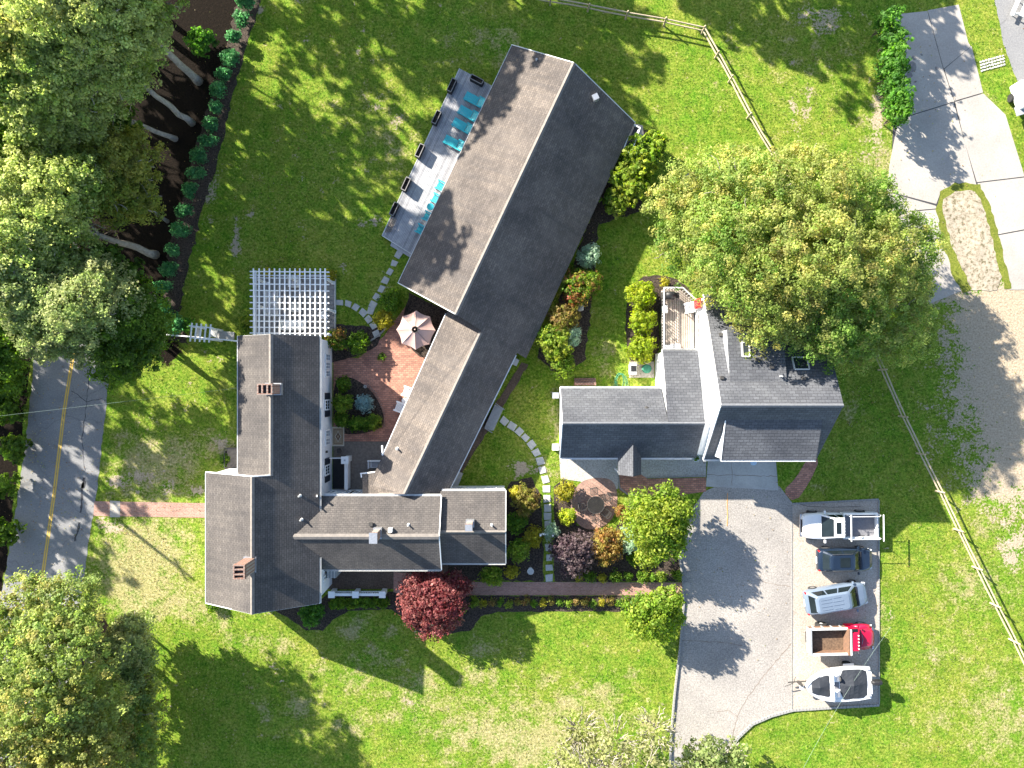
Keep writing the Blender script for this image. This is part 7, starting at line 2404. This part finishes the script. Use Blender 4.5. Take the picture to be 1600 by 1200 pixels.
def dump():
    t = thing('dump_truck', 'vintage red dump truck with empty rusty bed', 'dump truck')
    # bonnet and cab
    MB().loft([rsec(1.25, .78, .6, 1.28, .1, .22), rsec(1.6, .78, .6, 1.32, .1, .28), rsec(2.1, .74, .6, 1.3, .1, .3), rsec(2.42, .66, .62, 1.2, .1, .3), rsec(2.53, .5, .66, 1.08, .1, .24)]).build('bonnet', 'p_red', t, smooth=True, fixn=True)
    for s in (-1, 1):
        MB().loft([[(x, s * (.55 + .0 * k), .5), (x, s * w, .45), (x, s * w, z), (x, s * (w - .12), z + .08), (x, s * .55, z + .1)] for k, (x, w, z) in enumerate(((1.0, .8, .55), (1.35, .92, .78), (1.8, .95, .92), (2.2, .92, .86), (2.5, .85, .62)))]).build('front_wing', 'p_red', t, smooth=True, fixn=True)
        MB().box((.82, s * .82, .48), (.75, .26, .07)).build('running_board', 'p_red', t)
        MB().lathe([(.14, -.08), (.17, .03), (.13, .08)], (2.42, s * .72, 1.0), 14, 'X').build('headlight', 'chrome', t)
        MB().tube([(1.05, s * .8, 1.5), (1.12, s * 1.05, 1.6)], .018, 5).build('mirror_arm', 'chrome', t)
        MB().box((1.12, s * 1.08, 1.6), (.04, .18, .24)).build('mirror', 'chrome', t)
        wheel(t, 1.85, s * .78, .42, .24, 'white')
        wheel(t, -1.25, s * .82, .45, .34, 'white')
    cab = (.42, 1.42, .80, 1.2, .50, 1.02, .70, 1.9)
    bq, tq = frustum_faces(*cab)
    m = MB()
    m.add([Vector((.42, -.8, .6)), Vector((1.3, -.8, .6)), Vector((1.3, .8, .6)), Vector((.42, .8, .6))] + bq + tq, [(0, 1, 5, 4), (1, 2, 6, 5), (2, 3, 7, 6), (3, 0, 4, 7), (8, 9, 10, 11), (4, 5, 9, 8), (5, 6, 10, 9), (6, 7, 11, 10), (7, 4, 8, 11)])
    m.build('cab', 'p_red', t, bevel=.08)
    pane_on(t, 'windscreen', (bq[1], bq[2], tq[2], tq[1]), .08, .92, .12, .86)
    for a, c in ((0, 1), (2, 3)):
        pane_on(t, 'side_window', (bq[a], bq[c], tq[c], tq[a]), .18, .84, .12, .84)
    for i in range(5):
        MB().lathe([(.05, 0), (.055, .05), (.02, .09)], (.94, -.5 + i * .25, 1.91), 8).build('clearance_light', 'lampglass', t)
    MB().tube([(1.44, -.7, 1.26), (1.54, 0, 1.36), (1.44, .7, 1.26)], .02, 6).build('cowl_trim', 'chrome', t)
    MB().box((2.55, 0, .55), (.12, 1.7, .16)).build('front_bumper', 'white', t, bevel=.03)
    # chassis and bed
    MB().box((-.8, 0, .6), (3.4, .8, .18)).build('chassis', 'black', t)
    MB().box((-1.15, 0, .98), (2.7, 1.78, .08)).build('bed_floor', 'dirtbed', t)
    for s in (-1, 1):
        MB().box((-1.15, s * .92, 1.3), (2.75, .07, .66)).build('bed_side', 'rust', t)
        MB().box((-1.15, s * .96, 1.65), (2.8, .17, .07)).build('bed_rail', 'trim', t)
        for x in (-2.2, -1.5, -.8, -.1):
            MB().box((x, s * .98, 1.3), (.08, .07, .6)).build('side_rib', 'greywood', t)
    MB().box((.24, 0, 1.42), (.1, 1.95, .95)).build('bulkhead', 'rust', t)
    for i, (x, mt) in enumerate(((.36, 'white'), (.24, 'rust'))):
        MB().box((x, 0, 1.93), (.11, 1.95, .08)).build('bulkhead_rail', mt, t)
    MB().box((-2.55, 0, 1.3), (.09, 1.9, .72)).build('tailgate', 'greywood', t)
    MB().box((-2.55, 0, 1.68), (.14, 2.0, .06)).build('tailgate_rail', 'greywood', t)
    return t


X, Y, _ = G(1304, 990, 0)
place(dump(), X, Y, .02, .02)


def boat():
    t = thing('motor_boat', 'white bowrider motor boat with black canvas covers on a trailer', 'boat')
    # hull: stations from stern (-x) to bow (+x): half beam, keel z, gunwale z
    S = [(-2.35, 1.2, .62, 1.30), (-1.4, 1.3, .58, 1.34), (-.4, 1.32, .56, 1.38), (.5, 1.28, .58, 1.42), (1.1, 1.17, .64, 1.46), (1.6, 1.0, .72, 1.49), (2.0, .8, .82, 1.52), (2.3, .58, .94, 1.54), (2.5, .36, 1.05, 1.55), (2.58, .18, 1.15, 1.56)]
    secs = []
    for x, w, k, g in S:
        secs.append([(x, 0, k), (x, w * .82, k + (g - k) * .35), (x, w * .96, k + (g - k) * .6), (x, w, g - .06), (x, w, g), (x, w * .84, g + .03),
                     (x, -w * .84, g + .03), (x, -w, g), (x, -w, g - .06), (x, -w * .96, k + (g - k) * .6), (x, -w * .82, k + (g - k) * .35)])
    MB().loft(secs).build('hull', 'p_white', t, smooth=False, fixn=True)
    def canvas(xs, fr, rise, nm):
        vs, fs = [], []
        n = 9
        for i, x in enumerate(xs):
            # beam at x
            for j in range(len(S) - 1):
                if S[j][0] <= x <= S[j + 1][0]:
                    u = (x - S[j][0]) / (S[j + 1][0] - S[j][0])
                    w = (S[j][1] + (S[j + 1][1] - S[j][1]) * u) * fr
                    g = S[j][3] + (S[j + 1][3] - S[j][3]) * u
            f = i / (len(xs) - 1)
            if f == 0.0 or f == 1.0:
                w *= .86 if f == 0.0 else .5
            for c in range(n):
                v = c / (n - 1) * 2 - 1
                zz = g + .045 + rise * max(0, 1 - abs(v)) * max(0.0, 1 - abs(f * 2 - 1) * .9) + .02 * math.sin(5 * x + 3 * v)
                vs.append((x, v * w, zz))
        m_ = len(xs)
        for i in range(m_ - 1):
            for c in range(n - 1):
                q = i * n + c
                fs.append((q, q + n, q + n + 1, q + 1))
        k = len(vs)
        vs += [(a_, b_, c_ - .05) for a_, b_, c_ in vs]
        fs += [tuple(k + q for q in f_[::-1]) for f_ in fs]
        return MB().add(vs, fs).build(nm, 'tarp', t, smooth=False)
    canvas([.85, 1.0, 1.2, 1.45, 1.7, 1.95, 2.12, 2.22, 2.27], .70, .22, 'bow_cover')
    canvas([-2.05, -1.7, -1.3, -.9, -.5, -.2, .05], .86, .30, 'cockpit_cover')
    # consoles and windscreen between the covers
    MB().box((.5, 0, 1.42), (.75, 1.7, .06)).build('walk_through', 'liner', t)
    for s in (-1, 1):
        MB().box((.45, s * .6, 1.5), (.55, .6, .22)).build('console', 'white', t, bevel=.05)
        MB().box((.25, s * .6, 1.62), (.2, .45, .06)).build('dashboard', 'steel', t)
        MB().box((.75, s * .6, 1.7), (.05, .75, .36), 0, -.5).build('windscreen', 'lampglass', t)
    MB().lathe([(.16, -.02), (.18, 0), (.16, .02)], (.12, -.55, 1.66), 16, 'X').build('steering_wheel', 'iron', t)
    # stern and outboard motor
    MB().box((-2.3, 0, 1.34), (.3, 1.7, .12)).build('stern_deck', 'p_white', t, bevel=.05)
    MB().loft([[(-2.45 + dx, y_ * .17 * sc - .08, 1.32 + z_ * .28 * sc + dz2) for y_, z_ in ((-1, -.6), (1, -.6), (1, .6), (.6, 1), (-.6, 1), (-1, .6))] for dx, sc, dz2 in ((.12, .7, .08), (0, 1, .1), (-.35, 1.05, .14), (-.62, .9, .12), (-.72, .55, .06))]).build('motor_cowl', 'black', t, smooth=False, fixn=True, bevel=.04)
    MB().box((-2.62, -.08, .85), (.2, .14, .9)).build('motor_leg', 'black', t)
    MB().box((-2.5, -.08, 1.15), (.25, .34, .25)).build('motor_bracket', 'steel', t)
    for s in (-1, 1):
        for x in (-2.2, -.2, 1.8):
            MB().box((x, s * .72 if x > 1 else s * 1.0, 1.5 if x > 1 else 1.4), (.16, .05, .05)).build('cleat', 'chrome', t)
    MB().tube([(1.6, -.74, 1.52), (2.2, -.45, 1.6), (2.62, 0, 1.62), (2.2, .45, 1.6), (1.6, .74, 1.52)], .018, 6).build('bow_rail', 'chrome', t)
    return t


bt = boat()
X, Y, _ = G(1300, 1058, 0)
BR = math.pi + .05
place(bt, X, Y, .02, BR)
tr_ = thing('boat_trailer', 'steel boat trailer with curved tongue under the white motor boat', 'trailer')
for s in (-1, 1):
    MB().tube([(-2.3, s * .62, .45), (.8, s * .6, .45), (2.2, s * .08, .48)], .05, 6).build('frame_rail', 'steel', tr_)
    o = MB().lathe([(.18, -.1), (.31, -.1), (.33, 0), (.31, .1), (.18, .1)], (-1.0, s * 1.16, .33), 16, 'Y').build('wheel', 'tyre', tr_)
    MB().box((-1.0, s * 1.17, .7), (.85, .26, .05)).build('mudguard', 'white', tr_, bevel=.04)
    MB().bar((-2.2, s * .35, .62), (1.5, s * .3, .75), .1, .06).build('bunk', 'deck_grey', tr_)
MB().tube([(1.6, 0, .48), (3.3, 0, .5), (3.65, 0, .52)], .05, 6).build('tongue', 'iron', tr_)
MB().tube([(3.0, -.3, .35), (3.2, 0, .55), (3.5, .12, .6), (3.9, .32, .5)], .03, 6).build('winch_handle', 'iron', tr_)
MB().box((2.85, 0, .85), (.18, .16, .75)).build('winch_post', 'iron', tr_)
MB().box((2.78, .25, .95), (.3, .3, .16)).build('bow_stop', 'white', tr_, bevel=.04)
MB().box((-1.0, 0, .36), (.1, 2.1, .1)).build('axle', 'steel', tr_)
place(tr_, X, Y, .02, BR)
